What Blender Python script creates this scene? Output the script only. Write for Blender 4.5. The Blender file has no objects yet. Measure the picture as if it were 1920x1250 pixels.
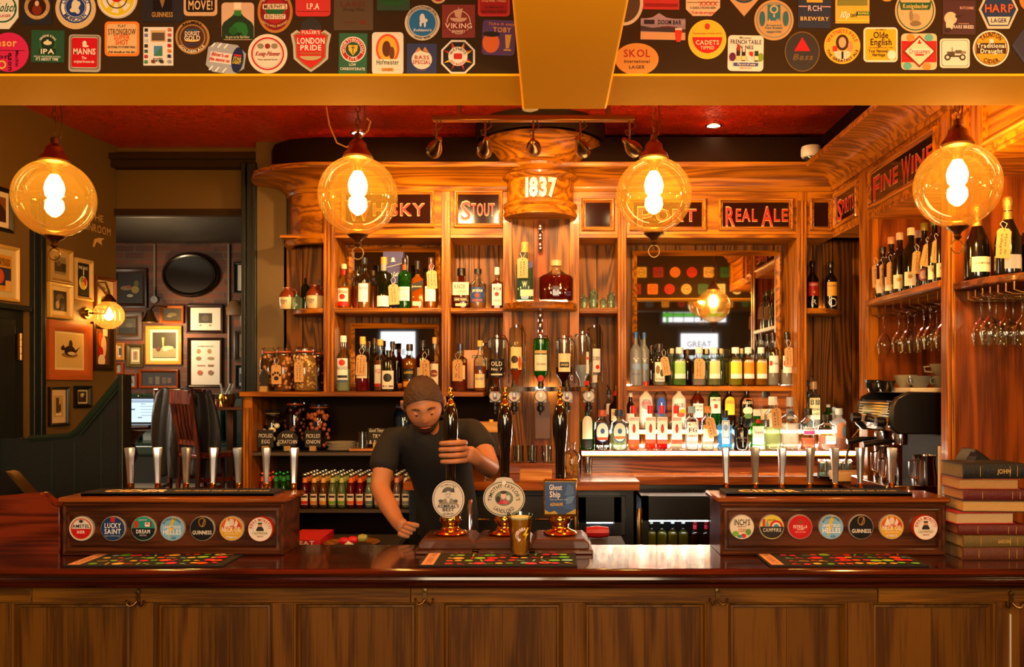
import bpy, math, random
from math import pi, sin, cos, radians as R
from mathutils import Vector, Matrix
random.seed(7)
C = bpy.context.scene.collection
SC = bpy.context.scene
# ---------------------------------------------------------------- camera, world, exposure, lights
CH = 1.65                      # eye height above the floor
F = 1600.0                     # focal length in pixels of the 1920x1250 frame
PX, PY = 1030.0, 725.0         # principal point: the camera is level, shifted
def X(px, d): return (px - PX) / F * d
def Z(py, d): return CH + (PY - py) / F * d
def P(px, py, d): return Vector((X(px, d), d, Z(py, d)))
cam = bpy.data.cameras.new('camera'); co = bpy.data.objects.new('camera', cam); C.objects.link(co)
cam.sensor_fit = 'HORIZONTAL'; cam.sensor_width = 36; cam.lens = 36 * F / 1920
cam.shift_x = -(PX - 960) / 1920; cam.shift_y = (PY - 625) / 1920
cam.clip_start = 0.05; cam.clip_end = 60
co.location = (0, 0, CH); co.rotation_euler = (R(90), 0, 0)
SC.camera = co
w = bpy.data.worlds.new('world'); SC.world = w; w.use_nodes = True
w.node_tree.nodes['Background'].inputs[0].default_value = (1.0, .62, .32, 1)
w.node_tree.nodes['Background'].inputs[1].default_value = .22
vs = SC.view_settings; vs.view_transform = 'Standard'; vs.look = 'None'; vs.exposure = 1.0; vs.gamma = 1; vs.use_curve_mapping = False
cy = SC.cycles
cy.use_denoising = True
cy.max_bounces = 7; cy.diffuse_bounces = 3; cy.glossy_bounces = 3; cy.transmission_bounces = 5; cy.transparent_max_bounces = 24
cy.caustics_reflective = False; cy.caustics_refractive = False; cy.sample_clamp_indirect = 6; cy.blur_glossy = .4
def lamp(kind, name, loc, power, col, to=None, **kw):
    l = bpy.data.lights.new(name, kind); l.energy = power; l.color = col
    for k, v in kw.items(): setattr(l, k, v)
    o = bpy.data.objects.new(name, l); C.objects.link(o); o.location = loc
    if to is not None: o.rotation_euler = (Vector(to) - Vector(loc)).to_track_quat('-Z', 'Y').to_euler()
    return o
WARM = (1, .58, .22); DAY = (1, .74, .40)
# daylight through the pub's street windows behind the camera
lamp('AREA', 'window_daylight', (-.1, -2.9, 2.1), 68, DAY, to=(-.1, 3, 1.2), shape='RECTANGLE', size=2.3, size_y=1.3)
for x, y in ((-.95, .7), (.72, .8), (3.1, .0)): lamp('POINT', 'drinkers_side_fill', (x, y, 2.12), 26, WARM, shadow_soft_size=.14)  # unseen lamps added as fill for the room and beam undersides
lamp('AREA', 'gunroom_daylight', (-5.6, 6.6, 2.2), 40, (1, .82, .58), to=(-3.6, 7.2, .9), shape='RECTANGLE', size=1.2, size_y=1.4)
# ---------------------------------------------------------------- materials
def lin(h):
    h = h.lstrip('#')
    if len(h) == 3: h = ''.join(c * 2 for c in h)
    return tuple(((int(h[i:i+2], 16) / 255 + .055) / 1.055) ** 2.4 if int(h[i:i+2], 16) > 10 else int(h[i:i+2], 16) / 255 / 12.92 for i in (0, 2, 4)) + (1,)
MC = {}
def new_mat(name):
    m = bpy.data.materials.new(name); m.use_nodes = True; nt = m.node_tree
    return m, nt, nt.nodes, nt.links, nt.nodes['Principled BSDF']
def mat(col, rough=.5, metal=0, coat=0, emit=0, bump=0, bscale=60, spec=.5, var=0):
    k = (col, rough, metal, coat, emit, bump, bscale, spec, var)
    if k in MC: return MC[k]
    m, nt, n, l, b = new_mat('paint_' + col.strip('#'))
    c = lin(col); b.inputs['Base Color'].default_value = c; b.inputs['Roughness'].default_value = rough
    b.inputs['Metallic'].default_value = metal; b.inputs['Coat Weight'].default_value = coat; b.inputs['Coat Roughness'].default_value = .08
    b.inputs['Specular IOR Level'].default_value = spec
    if emit: b.inputs['Emission Color'].default_value = c; b.inputs['Emission Strength'].default_value = emit
    if bump or var:
        t = n.new('ShaderNodeTexCoord'); x = n.new('ShaderNodeTexNoise'); x.inputs['Scale'].default_value = bscale; x.inputs['Detail'].default_value = 5
        l.new(t.outputs['Object'], x.inputs['Vector'])
        if bump:
            bp = n.new('ShaderNodeBump'); bp.inputs['Strength'].default_value = bump; bp.inputs['Distance'].default_value = .01
            l.new(x.outputs[0], bp.inputs['Height']); l.new(bp.outputs[0], b.inputs['Normal'])
        if var:
            mx = n.new('ShaderNodeMix'); mx.data_type = 'RGBA'; mx.inputs[6].default_value = tuple(q * (1 - var) for q in c[:3]) + (1,); mx.inputs[7].default_value = tuple(min(1, q * (1 + var)) for q in c[:3]) + (1,)
            l.new(x.outputs[0], mx.inputs[0]); l.new(mx.outputs[2], b.inputs['Base Color'])
    MC[k] = m; return m
def wood(c1, c2, axis='z', rough=.4, coat=0, freq=9, sc=1.0, fibre=.5):
    k = ('w', c1, c2, axis, rough, coat, freq, sc, fibre)
    if k in MC: return MC[k]
    m, nt, n, l, b = new_mat('wood_' + c1.strip('#') + axis)
    t = n.new('ShaderNodeTexCoord'); g = n.new('ShaderNodeNewGeometry')
    off = n.new('ShaderNodeVectorMath'); off.operation = 'ADD'
    cmb = n.new('ShaderNodeMath'); cmb.operation = 'MULTIPLY'; cmb.inputs[1].default_value = 37
    l.new(g.outputs['Random Per Island'], cmb.inputs[0]); l.new(t.outputs['Object'], off.inputs[0]); l.new(cmb.outputs[0], off.inputs[1])
    mp = n.new('ShaderNodeMapping'); s = [5.2, 5.2, 5.2]; s['xyz'.index(axis)] = .55
    mp.inputs['Scale'].default_value = [q * sc for q in s]; l.new(off.outputs[0], mp.inputs['Vector'])
    n1 = n.new('ShaderNodeTexNoise'); n1.inputs['Scale'].default_value = 1.15; n1.inputs['Detail'].default_value = 1.5; n1.inputs['Distortion'].default_value = .25
    l.new(mp.outputs[0], n1.inputs['Vector'])
    mu = n.new('ShaderNodeMath'); mu.operation = 'MULTIPLY'; mu.inputs[1].default_value = freq * 6.28; l.new(n1.outputs[0], mu.inputs[0])
    si = n.new('ShaderNodeMath'); si.operation = 'SINE'; l.new(mu.outputs[0], si.inputs[0])
    mp2 = n.new('ShaderNodeMapping'); s2 = [150, 150, 150]; s2['xyz'.index(axis)] = 5; mp2.inputs['Scale'].default_value = s2
    l.new(off.outputs[0], mp2.inputs['Vector'])
    n2 = n.new('ShaderNodeTexNoise'); n2.inputs['Scale'].default_value = 1; n2.inputs['Detail'].default_value = 3; l.new(mp2.outputs[0], n2.inputs['Vector'])
    a1 = n.new('ShaderNodeMath'); a1.operation = 'MULTIPLY_ADD'; a1.inputs[1].default_value = .22; a1.inputs[2].default_value = .42; l.new(si.outputs[0], a1.inputs[0])
    a2 = n.new('ShaderNodeMath'); a2.operation = 'MULTIPLY_ADD'; a2.inputs[1].default_value = fibre * 1.6; l.new(n2.outputs[0], a2.inputs[0])
    a3 = n.new('ShaderNodeMath'); a3.operation = 'SUBTRACT'; a3.inputs[1].default_value = fibre * .72; l.new(a1.outputs[0], a3.inputs[0]); l.new(a3.outputs[0], a2.inputs[2])
    rp = n.new('ShaderNodeValToRGB'); rp.color_ramp.elements[0].position = .2; rp.color_ramp.elements[0].color = lin(c2)
    rp.color_ramp.elements[1].position = .62; rp.color_ramp.elements[1].color = lin(c1); l.new(a2.outputs[0], rp.inputs[0])
    hs = n.new('ShaderNodeHueSaturation'); mr = n.new('ShaderNodeMapRange'); mr.inputs[3].default_value = .82; mr.inputs[4].default_value = 1.14
    l.new(g.outputs['Random Per Island'], mr.inputs[0]); l.new(mr.outputs[0], hs.inputs['Value']); l.new(rp.outputs[0], hs.inputs['Color'])
    l.new(hs.outputs[0], b.inputs['Base Color']); b.inputs['Roughness'].default_value = rough; b.inputs['Specular IOR Level'].default_value = .22
    b.inputs['Coat Weight'].default_value = coat; b.inputs['Coat Roughness'].default_value = .07
    bp = n.new('ShaderNodeBump'); bp.inputs['Strength'].default_value = .25; bp.inputs['Distance'].default_value = .002
    l.new(n2.outputs[0], bp.inputs['Height']); l.new(bp.outputs[0], b.inputs['Normal'])
    MC[k] = m; return m
def glass(col='#ffffff', haze=0, hazecol=None, gl=1.0, rough=.02):
    k = ('g', col, haze, hazecol, gl, rough)
    if k in MC: return MC[k]
    m = bpy.data.materials.new('glass_' + col.strip('#')); m.use_nodes = True; nt = m.node_tree; n = nt.nodes; l = nt.links; n.clear()
    o = n.new('ShaderNodeOutputMaterial'); t = n.new('ShaderNodeBsdfTransparent'); t.inputs[0].default_value = lin(col)
    g = n.new('ShaderNodeBsdfGlossy'); g.inputs['Roughness'].default_value = rough
    lw = n.new('ShaderNodeLayerWeight'); lw.inputs['Blend'].default_value = .28
    ml = n.new('ShaderNodeMath'); ml.operation = 'MULTIPLY_ADD'; ml.inputs[1].default_value = .75 * gl; ml.inputs[2].default_value = .035 * gl; l.new(lw.outputs['Fresnel'], ml.inputs[0])
    base = t
    if haze:
        d = n.new('ShaderNodeBsdfDiffuse'); d.inputs[0].default_value = lin(hazecol or col)
        tr = n.new('ShaderNodeBsdfTranslucent'); tr.inputs[0].default_value = lin(hazecol or col)
        ad = n.new('ShaderNodeMixShader'); ad.inputs[0].default_value = .6; l.new(d.outputs[0], ad.inputs[1]); l.new(tr.outputs[0], ad.inputs[2])
        mh = n.new('ShaderNodeMixShader'); mh.inputs[0].default_value = haze; l.new(t.outputs[0], mh.inputs[1]); l.new(ad.outputs[0], mh.inputs[2]); base = mh
    mx = n.new('ShaderNodeMixShader'); l.new(ml.outputs[0], mx.inputs[0]); l.new(base.outputs[0], mx.inputs[1]); l.new(g.outputs[0], mx.inputs[2]); l.new(mx.outputs[0], o.inputs[0])
    MC[k] = m; return m
def emis(col, s):
    k = ('e', col, s)
    if k in MC: return MC[k]
    m = bpy.data.materials.new('light_' + col.strip('#')); m.use_nodes = True; n = m.node_tree.nodes; n.clear()
    o = n.new('ShaderNodeOutputMaterial'); e = n.new('ShaderNodeEmission'); e.inputs[0].default_value = lin(col); e.inputs[1].default_value = s
    m.node_tree.links.new(e.outputs[0], o.inputs[0]); MC[k] = m; return m
# the joinery's timbers
OAKV = wood('#ae660c', '#68360a', 'z', .38, .05, 10); OAKH = wood('#ae660c', '#68360a', 'x', .38, .05, 10); OAKY = wood('#ae660c', '#68360a', 'y', .38, .05, 10)
BRDV = wood('#87500f', '#3e1e05', 'z', .48, 0, 13)
DRKV = wood('#6b3a18', '#3a1b0a', 'z', .4, .2); DRKH = wood('#6b3a18', '#3a1b0a', 'x', .4, .2)
BARTOP = wood('#4d1a0b', '#240905', 'x', .16, .8, 6); BARTOPY = wood('#5a1f0d', '#2a0b06', 'y', .2, .6, 6)
PANV = wood('#6c450c', '#482a05', 'z', .5, 0, 5, 1.0, .7); PANH = wood('#7c5010', '#4e2e07', 'x', .5, 0, 7, 1.0, .7)
BOXH = wood('#5a2f16', '#341808', 'x', .38, .25, 7); BOXT = wood('#9a5220', '#6a3212', 'x', .25, .5, 6)
SIDEV = wood('#8e440c', '#5c2806', 'z', .42, .05, 8, .9, .4)
BRASS = mat('#d9a441', .14, 1); CHROME = mat('#d8d8dc', .1, 1); OLDBRASS = mat('#8a6a3a', .32, 1); IRON = mat('#3a3028', .35, .8)
BLACK = mat('#0c0b0c', .3); RUBBER = mat('#111110', .7); GREEN = mat('#0b120f', .45, bump=.1); CARD = mat('#c69a63', .85)
# ---------------------------------------------------------------- mesh building
class M:
    def __init__(s, m=None): s.v = []; s.f = []; s.mi = []; s.mats = []; s.cur = 0; m and s.use(m)
    def use(s, m):
        if m not in s.mats: s.mats.append(m)
        s.cur = s.mats.index(m); return s
    def add(s, vs, fs):
        o = len(s.v); s.v += [tuple(q) for q in vs]; s.f += [tuple(i + o for i in f) for f in fs]; s.mi += [s.cur] * len(fs); return s
    def box(s, x0, x1, y0, y1, z0, z1):
        x0, x1 = sorted((x0, x1)); y0, y1 = sorted((y0, y1)); z0, z1 = sorted((z0, z1))
        return s.add([(x0,y0,z0),(x1,y0,z0),(x1,y1,z0),(x0,y1,z0),(x0,y0,z1),(x1,y0,z1),(x1,y1,z1),(x0,y1,z1)],
                     [(0,3,2,1),(4,5,6,7),(0,1,5,4),(1,2,6,5),(2,3,7,6),(3,0,4,7)])
    def prism(s, pts, axis, a0, a1):
        n = len(pts); a0, a1 = sorted((a0, a1))
        def mk(p, a): return (a, p[0], p[1]) if axis == 'x' else (p[0], a, p[1]) if axis == 'y' else (p[0], p[1], a)
        return s.add([mk(p, a0) for p in pts] + [mk(p, a1) for p in pts],
                     [tuple(range(n))[::-1], tuple(range(n, 2*n))] + [(i, (i+1) % n, n + (i+1) % n, n + i) for i in range(n)])
    def lathe(s, prof, cx=0, cy=0, cz=0, n=24, a0=0, a1=2*pi, p=2, ay=1, axis='z'):
        full = abs(a1 - a0 - 2*pi) < 1e-6; m = n if full else n + 1; vs = []
        for r, z in prof:
            for i in range(m):
                a = a0 + (a1 - a0) * i / n; c, q = cos(a), sin(a)
                if p != 2:
                    k = (abs(c)**p + abs(q)**p) ** (-1/p); c *= k; q *= k
                t = (r*c, r*q*ay, z)
                if axis == 'y': t = (t[0], z, t[1])
                elif axis == 'x': t = (z, t[0], t[1])
                vs.append((cx + t[0], cy + t[1], cz + t[2]))
        fs = []
        for j in range(len(prof) - 1):
            for i in range(n):
                i2 = (i + 1) % m; fs.append((j*m + i, j*m + i2, (j+1)*m + i2, (j+1)*m + i))
        if full:
            if prof[0][0] > 1e-5: fs.append(tuple(range(m))[::-1])
            if prof[-1][0] > 1e-5: fs.append(tuple(range((len(prof)-1)*m, len(prof)*m)))
        return s.add(vs, fs)
    def tube(s, pts, r, n=8, closed=False, sq=1):
        pts = [Vector(p) for p in pts]; k = len(pts); vs = []; up = Vector((0, 0, 1))
        rs = r if isinstance(r, (list, tuple)) else [r] * k; pu = None
        for i, p in enumerate(pts):
            a = pts[(i-1) % k] if (i or closed) else p; b = pts[(i+1) % k] if (i < k-1 or closed) else p
            t = (b - a).normalized() if (b - a).length > 1e-9 else Vector((0, 0, 1))
            if pu is None: u = t.cross(up); u = u.normalized() if u.length > .05 else t.cross(Vector((0, 1, 0))).normalized()
            else: u = (pu - t * pu.dot(t)).normalized()
            pu = u; w_ = t.cross(u)
            for j in range(n):
                an = 2*pi*j/n; vs.append(p + u * cos(an) * rs[i] + w_ * sin(an) * rs[i] * sq)
        fs = []; kk = k if closed else k - 1
        for i in range(kk):
            for j in range(n): i2 = (i+1) % k; fs.append((i*n+j, i2*n+j, i2*n+(j+1) % n, i*n+(j+1) % n))
        if not closed: fs += [tuple(range(n)), tuple(range((k-1)*n, k*n))[::-1]]
        return s.add(vs, fs)
    def mould(s, path, prof, closed=False, plane='xz', base=0):
        # profile (u = to the left of the path, h = out of the plane) run along a 2D path with mitres
        k = len(path); vs = []; m = len(prof)
        def nrm(a, b):
            d = Vector((b[0]-a[0], b[1]-a[1])); d.normalize(); return Vector((-d.y, d.x))
        for i, p in enumerate(path):
            n1 = nrm(path[i-1], p) if (i or closed) else None; n2 = nrm(p, path[(i+1) % k]) if (i < k-1 or closed) else None
            if n1 is None: q = n2
            elif n2 is None: q = n1
            else: q = n1 + n2; q = q / max(.2, q.dot(n1))
            for u, h in prof:
                a, b = p[0] + q.x*u, p[1] + q.y*u
                vs.append((a, base - h, b) if plane == 'xz' else (a, b, base + h) if plane == 'xy' else (base - h, a, b))
        fs = []
        for i in range(k if closed else k-1):
            for j in range(m): i2 = (i+1) % k; fs.append((i*m+j, i*m+(j+1) % m, i2*m+(j+1) % m, i2*m+j))
        if not closed: fs += [tuple(range(m)), tuple(range((k-1)*m, k*m))[::-1]]
        return s.add(vs, fs)
    def rings(s, rr):  # bands between closed loops of equal length
        m = len(rr[0]); vs = [p for r_ in rr for p in r_]
        return s.add(vs, [(j*m+i, j*m+(i+1) % m, (j+1)*m+(i+1) % m, (j+1)*m+i) for j in range(len(rr)-1) for i in range(m)] + [tuple(range(m))[::-1], tuple(range((len(rr)-1)*m, len(rr)*m))])
    def build(s, name, parent=None, smooth=35, bevel=0, world=True, kind=None, loc=None):
        me = bpy.data.meshes.new(name); me.from_pydata(s.v, [], s.f); me.validate()
        for m in s.mats: me.materials.append(m)
        if len(s.mats) > 1 and len(me.polygons) == len(s.mi): me.polygons.foreach_set('material_index', s.mi)
        import bmesh as _b
        if getattr(s, 'fixn', True):
            b = _b.new(); b.from_mesh(me); _b.ops.recalc_face_normals(b, faces=b.faces); b.to_mesh(me); b.free()
        if smooth:
            me.polygons.foreach_set('use_smooth', [True] * len(me.polygons)); me.set_sharp_from_angle(angle=R(smooth))
        me.update()
        o = bpy.data.objects.new(name, me); C.objects.link(o)
        if parent:
            o.parent = parent
            if world: o.location = -wloc(parent)
        elif loc is not None: o.location = loc
        if bevel:
            md = o.modifiers.new('bevel', 'BEVEL'); md.width = bevel; md.segments = 2; md.limit_method = 'ANGLE'; md.angle_limit = R(40)
        if kind: o['kind'] = kind
        return o
def wloc(o):
    v = Vector((0, 0, 0))
    while o: v += o.location; o = o.parent
    return v
def tag(o, label, cat, group=None, kind=None):
    o['label'] = label; o['category'] = cat
    if group: o['group'] = group
    if kind: o['kind'] = kind
    return o
def thing(name, label, cat, loc=(0, 0, 0), rz=0, group=None):
    o = bpy.data.objects.new(name, None); C.objects.link(o); o.location = loc; o.rotation_euler[2] = rz; o.empty_display_size = .05
    return tag(o, label, cat, group)
def struct(name, m, **k): return m.build(name, kind='structure', **k)
def copytree(o, parent=None):
    c = o.copy(); C.objects.link(c)
    if parent: c.parent = parent
    for ch in list(o.children): copytree(ch, c)
    return c
def dup(root, loc, label, rz=0, group=None):
    c = copytree(root); c.location = loc; c.rotation_euler[2] = rz; c['label'] = label
    if group: c['group'] = group
    return c
# ---------------------------------------------------------------- lettering and printed artwork
GL = {}
def glyph(ch, bold):
    k = (ch, bold)
    if k in GL: return GL[k]
    cu = bpy.data.curves.new('g', 'FONT'); cu.body = ch; cu.size = 1; cu.resolution_u = 2; cu.offset = bold
    ob = bpy.data.objects.new('g', cu); me = ob.to_mesh()
    vs = [(v.co.x, v.co.y) for v in me.vertices]; fs = [tuple(p.vertices) for p in me.polygons]
    ob.to_mesh_clear(); bpy.data.objects.remove(ob); bpy.data.curves.remove(cu)
    adv = (max(v[0] for v in vs) + .07) if vs else .3
    GL[k] = (vs, fs, adv); return GL[k]
def layout(s, bold):
    out = []; x = 0
    for ch in s:
        vs, fs, adv = glyph(ch, bold)
        if vs: out.append((x, vs, fs)); 
        x += adv
    return out, x
INK = {}
def ink(c):
    return mat(c, .45, spec=.3)
class Art(M):
    """flat print: shapes in photo-pixel units (u right, v up) stacked in thin layers"""
    def __init__(s, org=(0, 0, 0), scale=1.0, r=None, right=(1, 0, 0), up=(0, 0, 1), out=(0, -1, 0), lay=.0003, wrap=None):
        super().__init__(); s.o = Vector(org); s.sc = scale; s.r = r; s.R = Vector(right); s.U = Vector(up); s.N = Vector(out); s.n = 0; s.lay = lay; s.fixn = False; s.wrap = wrap
    def T(s, u, v):
        u *= s.sc; v *= s.sc; h = s.lay * (s.n + 1)
        if s.r:
            a = u / s.r; rr = s.r + h; return s.o + s.R * (rr * sin(a)) + s.N * (rr * cos(a)) + s.U * v
        return s.o + s.R * u + s.U * v + s.N * h
    def shape(s, col, vs, fs):
        s.use(ink(col) if isinstance(col, str) else col); s.add([s.T(*q) for q in vs], fs); s.n += 1; return s
    def rect(s, cx, cy, w, h, col, rad=0):
        n = 8 if (s.r or rad) else 1; xs = [cx - w/2 + w*i/n for i in range(n+1)]
        if rad:
            k = [0, .08, .3, .6, 1]; xs = [cx - w/2 + rad*q for q in k] + [cx + q * (w/2 - rad) for q in (-.4, 0, .4)] + [cx + w/2 - rad*q for q in k[::-1]]
        vs = []
        for x in xs:
            e = max(0, abs(x - cx) - (w/2 - rad)) if rad else 0; hh = h/2 - (rad - math.sqrt(max(0, rad*rad - e*e)) if rad else 0)
            vs += [(x, cy - hh), (x, cy + hh)]
        return s.shape(col, vs, [(2*i, 2*i+2, 2*i+3, 2*i+1) for i in range(len(xs)-1)])
    def ell(s, cx, cy, rx, ry, col, a0=None, a1=None):
        n = 12; vs = []
        for i in range(2*n + 1):
            a = pi - pi*i/(2*n); x = cos(a)*rx; y = sin(a)*ry; lo, hi = -y, y
            if a0 == 'top': lo = 0
            if a0 == 'bot': hi = 0
            vs += [(cx + x, cy + lo), (cx + x, cy + hi)]
        return s.shape(col, vs, [(2*i, 2*i+2, 2*i+3, 2*i+1) for i in range(2*n)])
    def ring(s, cx, cy, r0, r1, col, ay=1):
        n = 28; vs = []
        for i in range(n): a = 2*pi*i/n; vs += [(cx + cos(a)*r0, cy + sin(a)*r0*ay), (cx + cos(a)*r1, cy + sin(a)*r1*ay)]
        return s.shape(col, vs, [(2*i, 2*i+1, (2*i+3) % (2*n), (2*i+2) % (2*n)) for i in range(n)])
    def poly(s, col, *p):
        vs = [(p[i], p[i+1]) for i in range(0, len(p), 2)]; return s.shape(col, vs, [tuple(range(len(vs)))])
    def line(s, col, w, *p):
        pts = [Vector((p[i], p[i+1])) for i in range(0, len(p), 2)]; vs = []; fs = []
        for a, b in zip(pts, pts[1:]):
            d = (b - a).normalized(); n_ = Vector((-d.y, d.x)) * w/2; o = len(vs); vs += [a+n_, a-n_, b-n_, b+n_]; fs.append((o, o+1, o+2, o+3))
        return s.shape(col, vs, fs)
    def text(s, cx, cy, w, h, col, st, bold=.02, ital=0, rot=0):
        lo, tot = layout(st, bold); tot = max(.1, tot - .07); vs = []; fs = []; sx = w / tot; sy = h / .70; c, q = cos(R(rot)), sin(R(rot))
        for x, gv, gf in lo:
            o = len(vs)
            for a, b in gv:
                u = (x + a - tot/2) * sx + ital * b * sy; v = (b - .35) * sy; vs.append((cx + u*c - v*q, cy + u*q + v*c))
            fs += [tuple(i + o for i in f) for f in gf]
        return s.shape(col, vs, fs) if vs else s
    def arc(s, cx, cy, r, h, col, st, span=120, mid=90, bold=.02):
        # lettering on a circle; mid=90 reads along the top, mid=-90 along the bottom
        lo, tot = layout(st, bold); vs = []; fs = []; top = mid > 0; sy = h / .70
        for x, gv, gf in lo:
            o = len(vs)
            for a, b in gv:
                t = (x + a) / tot - .5; an = R(mid - t*span) if top else R(mid + t*span); rr = r + (b*sy if top else -b*sy)
                vs.append((cx + cos(an)*rr, cy + sin(an)*rr))
            fs += [tuple(i + o for i in f) for f in gf]
        return s.shape(col, vs, fs) if vs else s
    def run(s, dsl):
        for c in dsl.split(';'):
            c = c.strip()
            if not c: continue
            a = c.split(' '); k = a[0]
            if k in 'TIABV':
                n_ = 6 if k in 'TIV' else 7 if k in 'AB' else 6
                st = ' '.join(a[n_:])
            g = lambda i: float(a[i])
            if k == 'd': s.ell(g(1), g(2), g(3), g(4), '#' + a[5])
            elif k == 'e': s.ell(g(1), g(2), g(3), g(4), '#' + a[5])
            elif k == 'u': s.ell(g(1), g(2), g(3), g(4), '#' + a[5], 'top')
            elif k == 'n': s.ell(g(1), g(2), g(3), g(4), '#' + a[5], 'bot')
            elif k == 'r': s.rect(g(1), g(2), g(3), g(4), '#' + a[5], float(a[6]) if len(a) > 6 else 0)
            elif k == 'o': s.ring(g(1), g(2), g(3), g(4), '#' + a[5], float(a[6]) if len(a) > 6 else 1)
            elif k == 'p': s.poly('#' + a[1], *[float(q) for q in a[2:]])
            elif k == 'l': s.line('#' + a[1], float(a[2]), *[float(q) for q in a[3:]])
            elif k == 'T': s.text(g(1), g(2), g(3), g(4), '#' + a[5], st)
            elif k == 'I': s.text(g(1), g(2), g(3), g(4), '#' + a[5], st, ital=.3)
            elif k == 'V': s.text(g(1), g(2), g(3), g(4), '#' + a[5], st, rot=-90)
            elif k == 'A': s.arc(g(1), g(2), g(3), g(4), '#' + a[5], st, span=float(a[6]), mid=90)
            elif k == 'B': s.arc(g(1), g(2), g(3), g(4), '#' + a[5], st, span=float(a[6]), mid=-90)
        return s
# ---------------------------------------------------------------- the room
def H(z): return CH + z        # heights measured from eye level
FD, BD = 4.75, 5.0
CEIL = 1.434
def tex_red():
    m, nt, n, l, b = new_mat('red_gloss_anaglypta'); t = n.new('ShaderNodeTexCoord'); x = n.new('ShaderNodeTexNoise')
    x.inputs['Scale'].default_value = 26; x.inputs['Detail'].default_value = 6; x.inputs['Distortion'].default_value = 1.6
    y = n.new('ShaderNodeTexVoronoi'); y.feature = 'DISTANCE_TO_EDGE'; y.inputs['Scale'].default_value = 11
    ad = n.new('ShaderNodeMath'); ad.operation = 'ADD'
    l.new(t.outputs['Object'], x.inputs['Vector']); l.new(x.outputs['Color'], y.inputs['Vector']); rp = n.new('ShaderNodeValToRGB'); rp.color_ramp.elements[0].position = .47; rp.color_ramp.elements[1].position = .55; l.new(x.outputs[0], rp.inputs[0]); l.new(rp.outputs[0], ad.inputs[0]); ad.operation = 'MULTIPLY'; ad.inputs[1].default_value = 1.0
    bp = n.new('ShaderNodeBump'); bp.inputs['Strength'].default_value = 1; bp.inputs['Distance'].default_value = .03
    l.new(ad.outputs[0], bp.inputs['Height']); l.new(bp.outputs[0], b.inputs['Normal'])
    b.inputs['Base Color'].default_value = lin('#dc360e'); b.inputs['Roughness'].default_value = .3; b.inputs['Specular IOR Level'].default_value = .7; return m
def tex_brick():
    m, nt, n, l, b = new_mat('old_brick'); t = n.new('ShaderNodeTexCoord'); mp = n.new('ShaderNodeMapping'); mp.inputs['Rotation'].default_value = (R(90), 0, 0)
    k = n.new('ShaderNodeTexBrick'); k.inputs['Scale'].default_value = 1; k.inputs['Brick Width'].default_value = .22; k.inputs['Row Height'].default_value = .075; k.inputs['Mortar Size'].default_value = .008
    k.inputs['Color1'].default_value = lin('#8a4420'); k.inputs['Color2'].default_value = lin('#58290f'); k.inputs['Mortar'].default_value = lin('#6b5138')
    x = n.new('ShaderNodeTexNoise'); x.inputs['Scale'].default_value = 9; x.inputs['Detail'].default_value = 8
    mx = n.new('ShaderNodeMix'); mx.data_type = 'RGBA'; mx.blend_type = 'MULTIPLY'; mx.inputs[0].default_value = .6
    l.new(t.outputs['Object'], mp.inputs[0]); l.new(mp.outputs[0], k.inputs['Vector']); l.new(k.outputs[0], mx.inputs[6]); l.new(x.outputs[0], mx.inputs[7])
    l.new(t.outputs['Object'], x.inputs['Vector']); l.new(mx.outputs[2], b.inputs['Base Color']); b.inputs['Roughness'].default_value = .6
    bp = n.new('ShaderNodeBump'); bp.inputs['Strength'].default_value = .6; bp.inputs['Distance'].default_value = .01; l.new(k.outputs[1], bp.inputs['Height']); bp.invert = True; l.new(bp.outputs[0], b.inputs['Normal']); return m
OLIVE = mat('#6a5228', .45, var=.12, bscale=3); DKB = mat('#35240f', .6, bump=.15, bscale=30, spec=.1); AMBER = mat('#fcb41c', .8, bump=.12, bscale=14, spec=.04)
m = M(mat('#3a2a1c', .5, var=.2, bscale=8)); m.box(-4.4, 3.6, -3.3, 6.6, -.1, 0); struct('floor', m)
m = M(tex_red()); m.box(-4.4, 3.6, -3.3, 5.2, H(CEIL), H(CEIL) + .1); struct('ceiling', m)
m = M(mat('#34200f', .5)); m.box(-1.56, 2.6, 5.02, 5.16, 0, H(CEIL)); struct('wall_back', m)
m = M(mat('#5a3f22', .6)); m.box(2.1, 2.22, 2.5, 5.1, 0, H(CEIL)); m.box(2.22, 3.5, 2.5, 2.6, 0, H(CEIL)); m.box(3.5, 3.6, -3.3, 2.6, 0, H(CEIL)); struct('wall_right', m)
m = M(OLIVE); m.box(-1.72, -1.54, 5.0, 5.08, 0, H(CEIL)); m.box(-4.4, -1.72, 5.12, 5.24, H(1.036), H(CEIL)); struct('wall_alcove', m)
m = M(DKB)
m.box(-4.3, -1.72, 5.05, 5.12, H(1.30), H(1.345)); m.box(-4.3, -1.72, 5.03, 5.12, H(1.345), H(1.38)); m.box(-4.3, -1.72, 5.08, 5.12, H(1.02), H(1.06)); struct('trim_1', m)
m = M(GREEN)
for a, b, c in ((-1.80, -1.775, 0), (-1.775, -1.735, .02), (-1.735, -1.712, 0)): m.box(a, b, 4.98 + c, 5.12, 0, H(1.31))
struct('trim_2', m, bevel=.004)
m = M(tex_brick()); m.box(-6.6, -1.0, 9.5, 9.6, 0, H(1.75)); struct('wall_gunroom', m)
m = M(mat('#1d140c', .6)); m.box(-6.6, -1.0, 5.24, 9.6, H(1.6), H(1.7)); struct('ceiling', m)
m = M(mat('#8d8375', .5, var=.15, bscale=4)); m.box(-6.6, -1.5, 5.3, 9.6, H(-1.1), H(-1.0)); struct('floor', m)
m = M(mat('#38291a', .6)); m.box(-6.7, -6.55, 5.3, 9.6, 0, H(1.7)); m.box(-1.6, -1.45, 5.16, 9.6, 0, H(1.7)); struct('wall_left', m)
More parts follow.
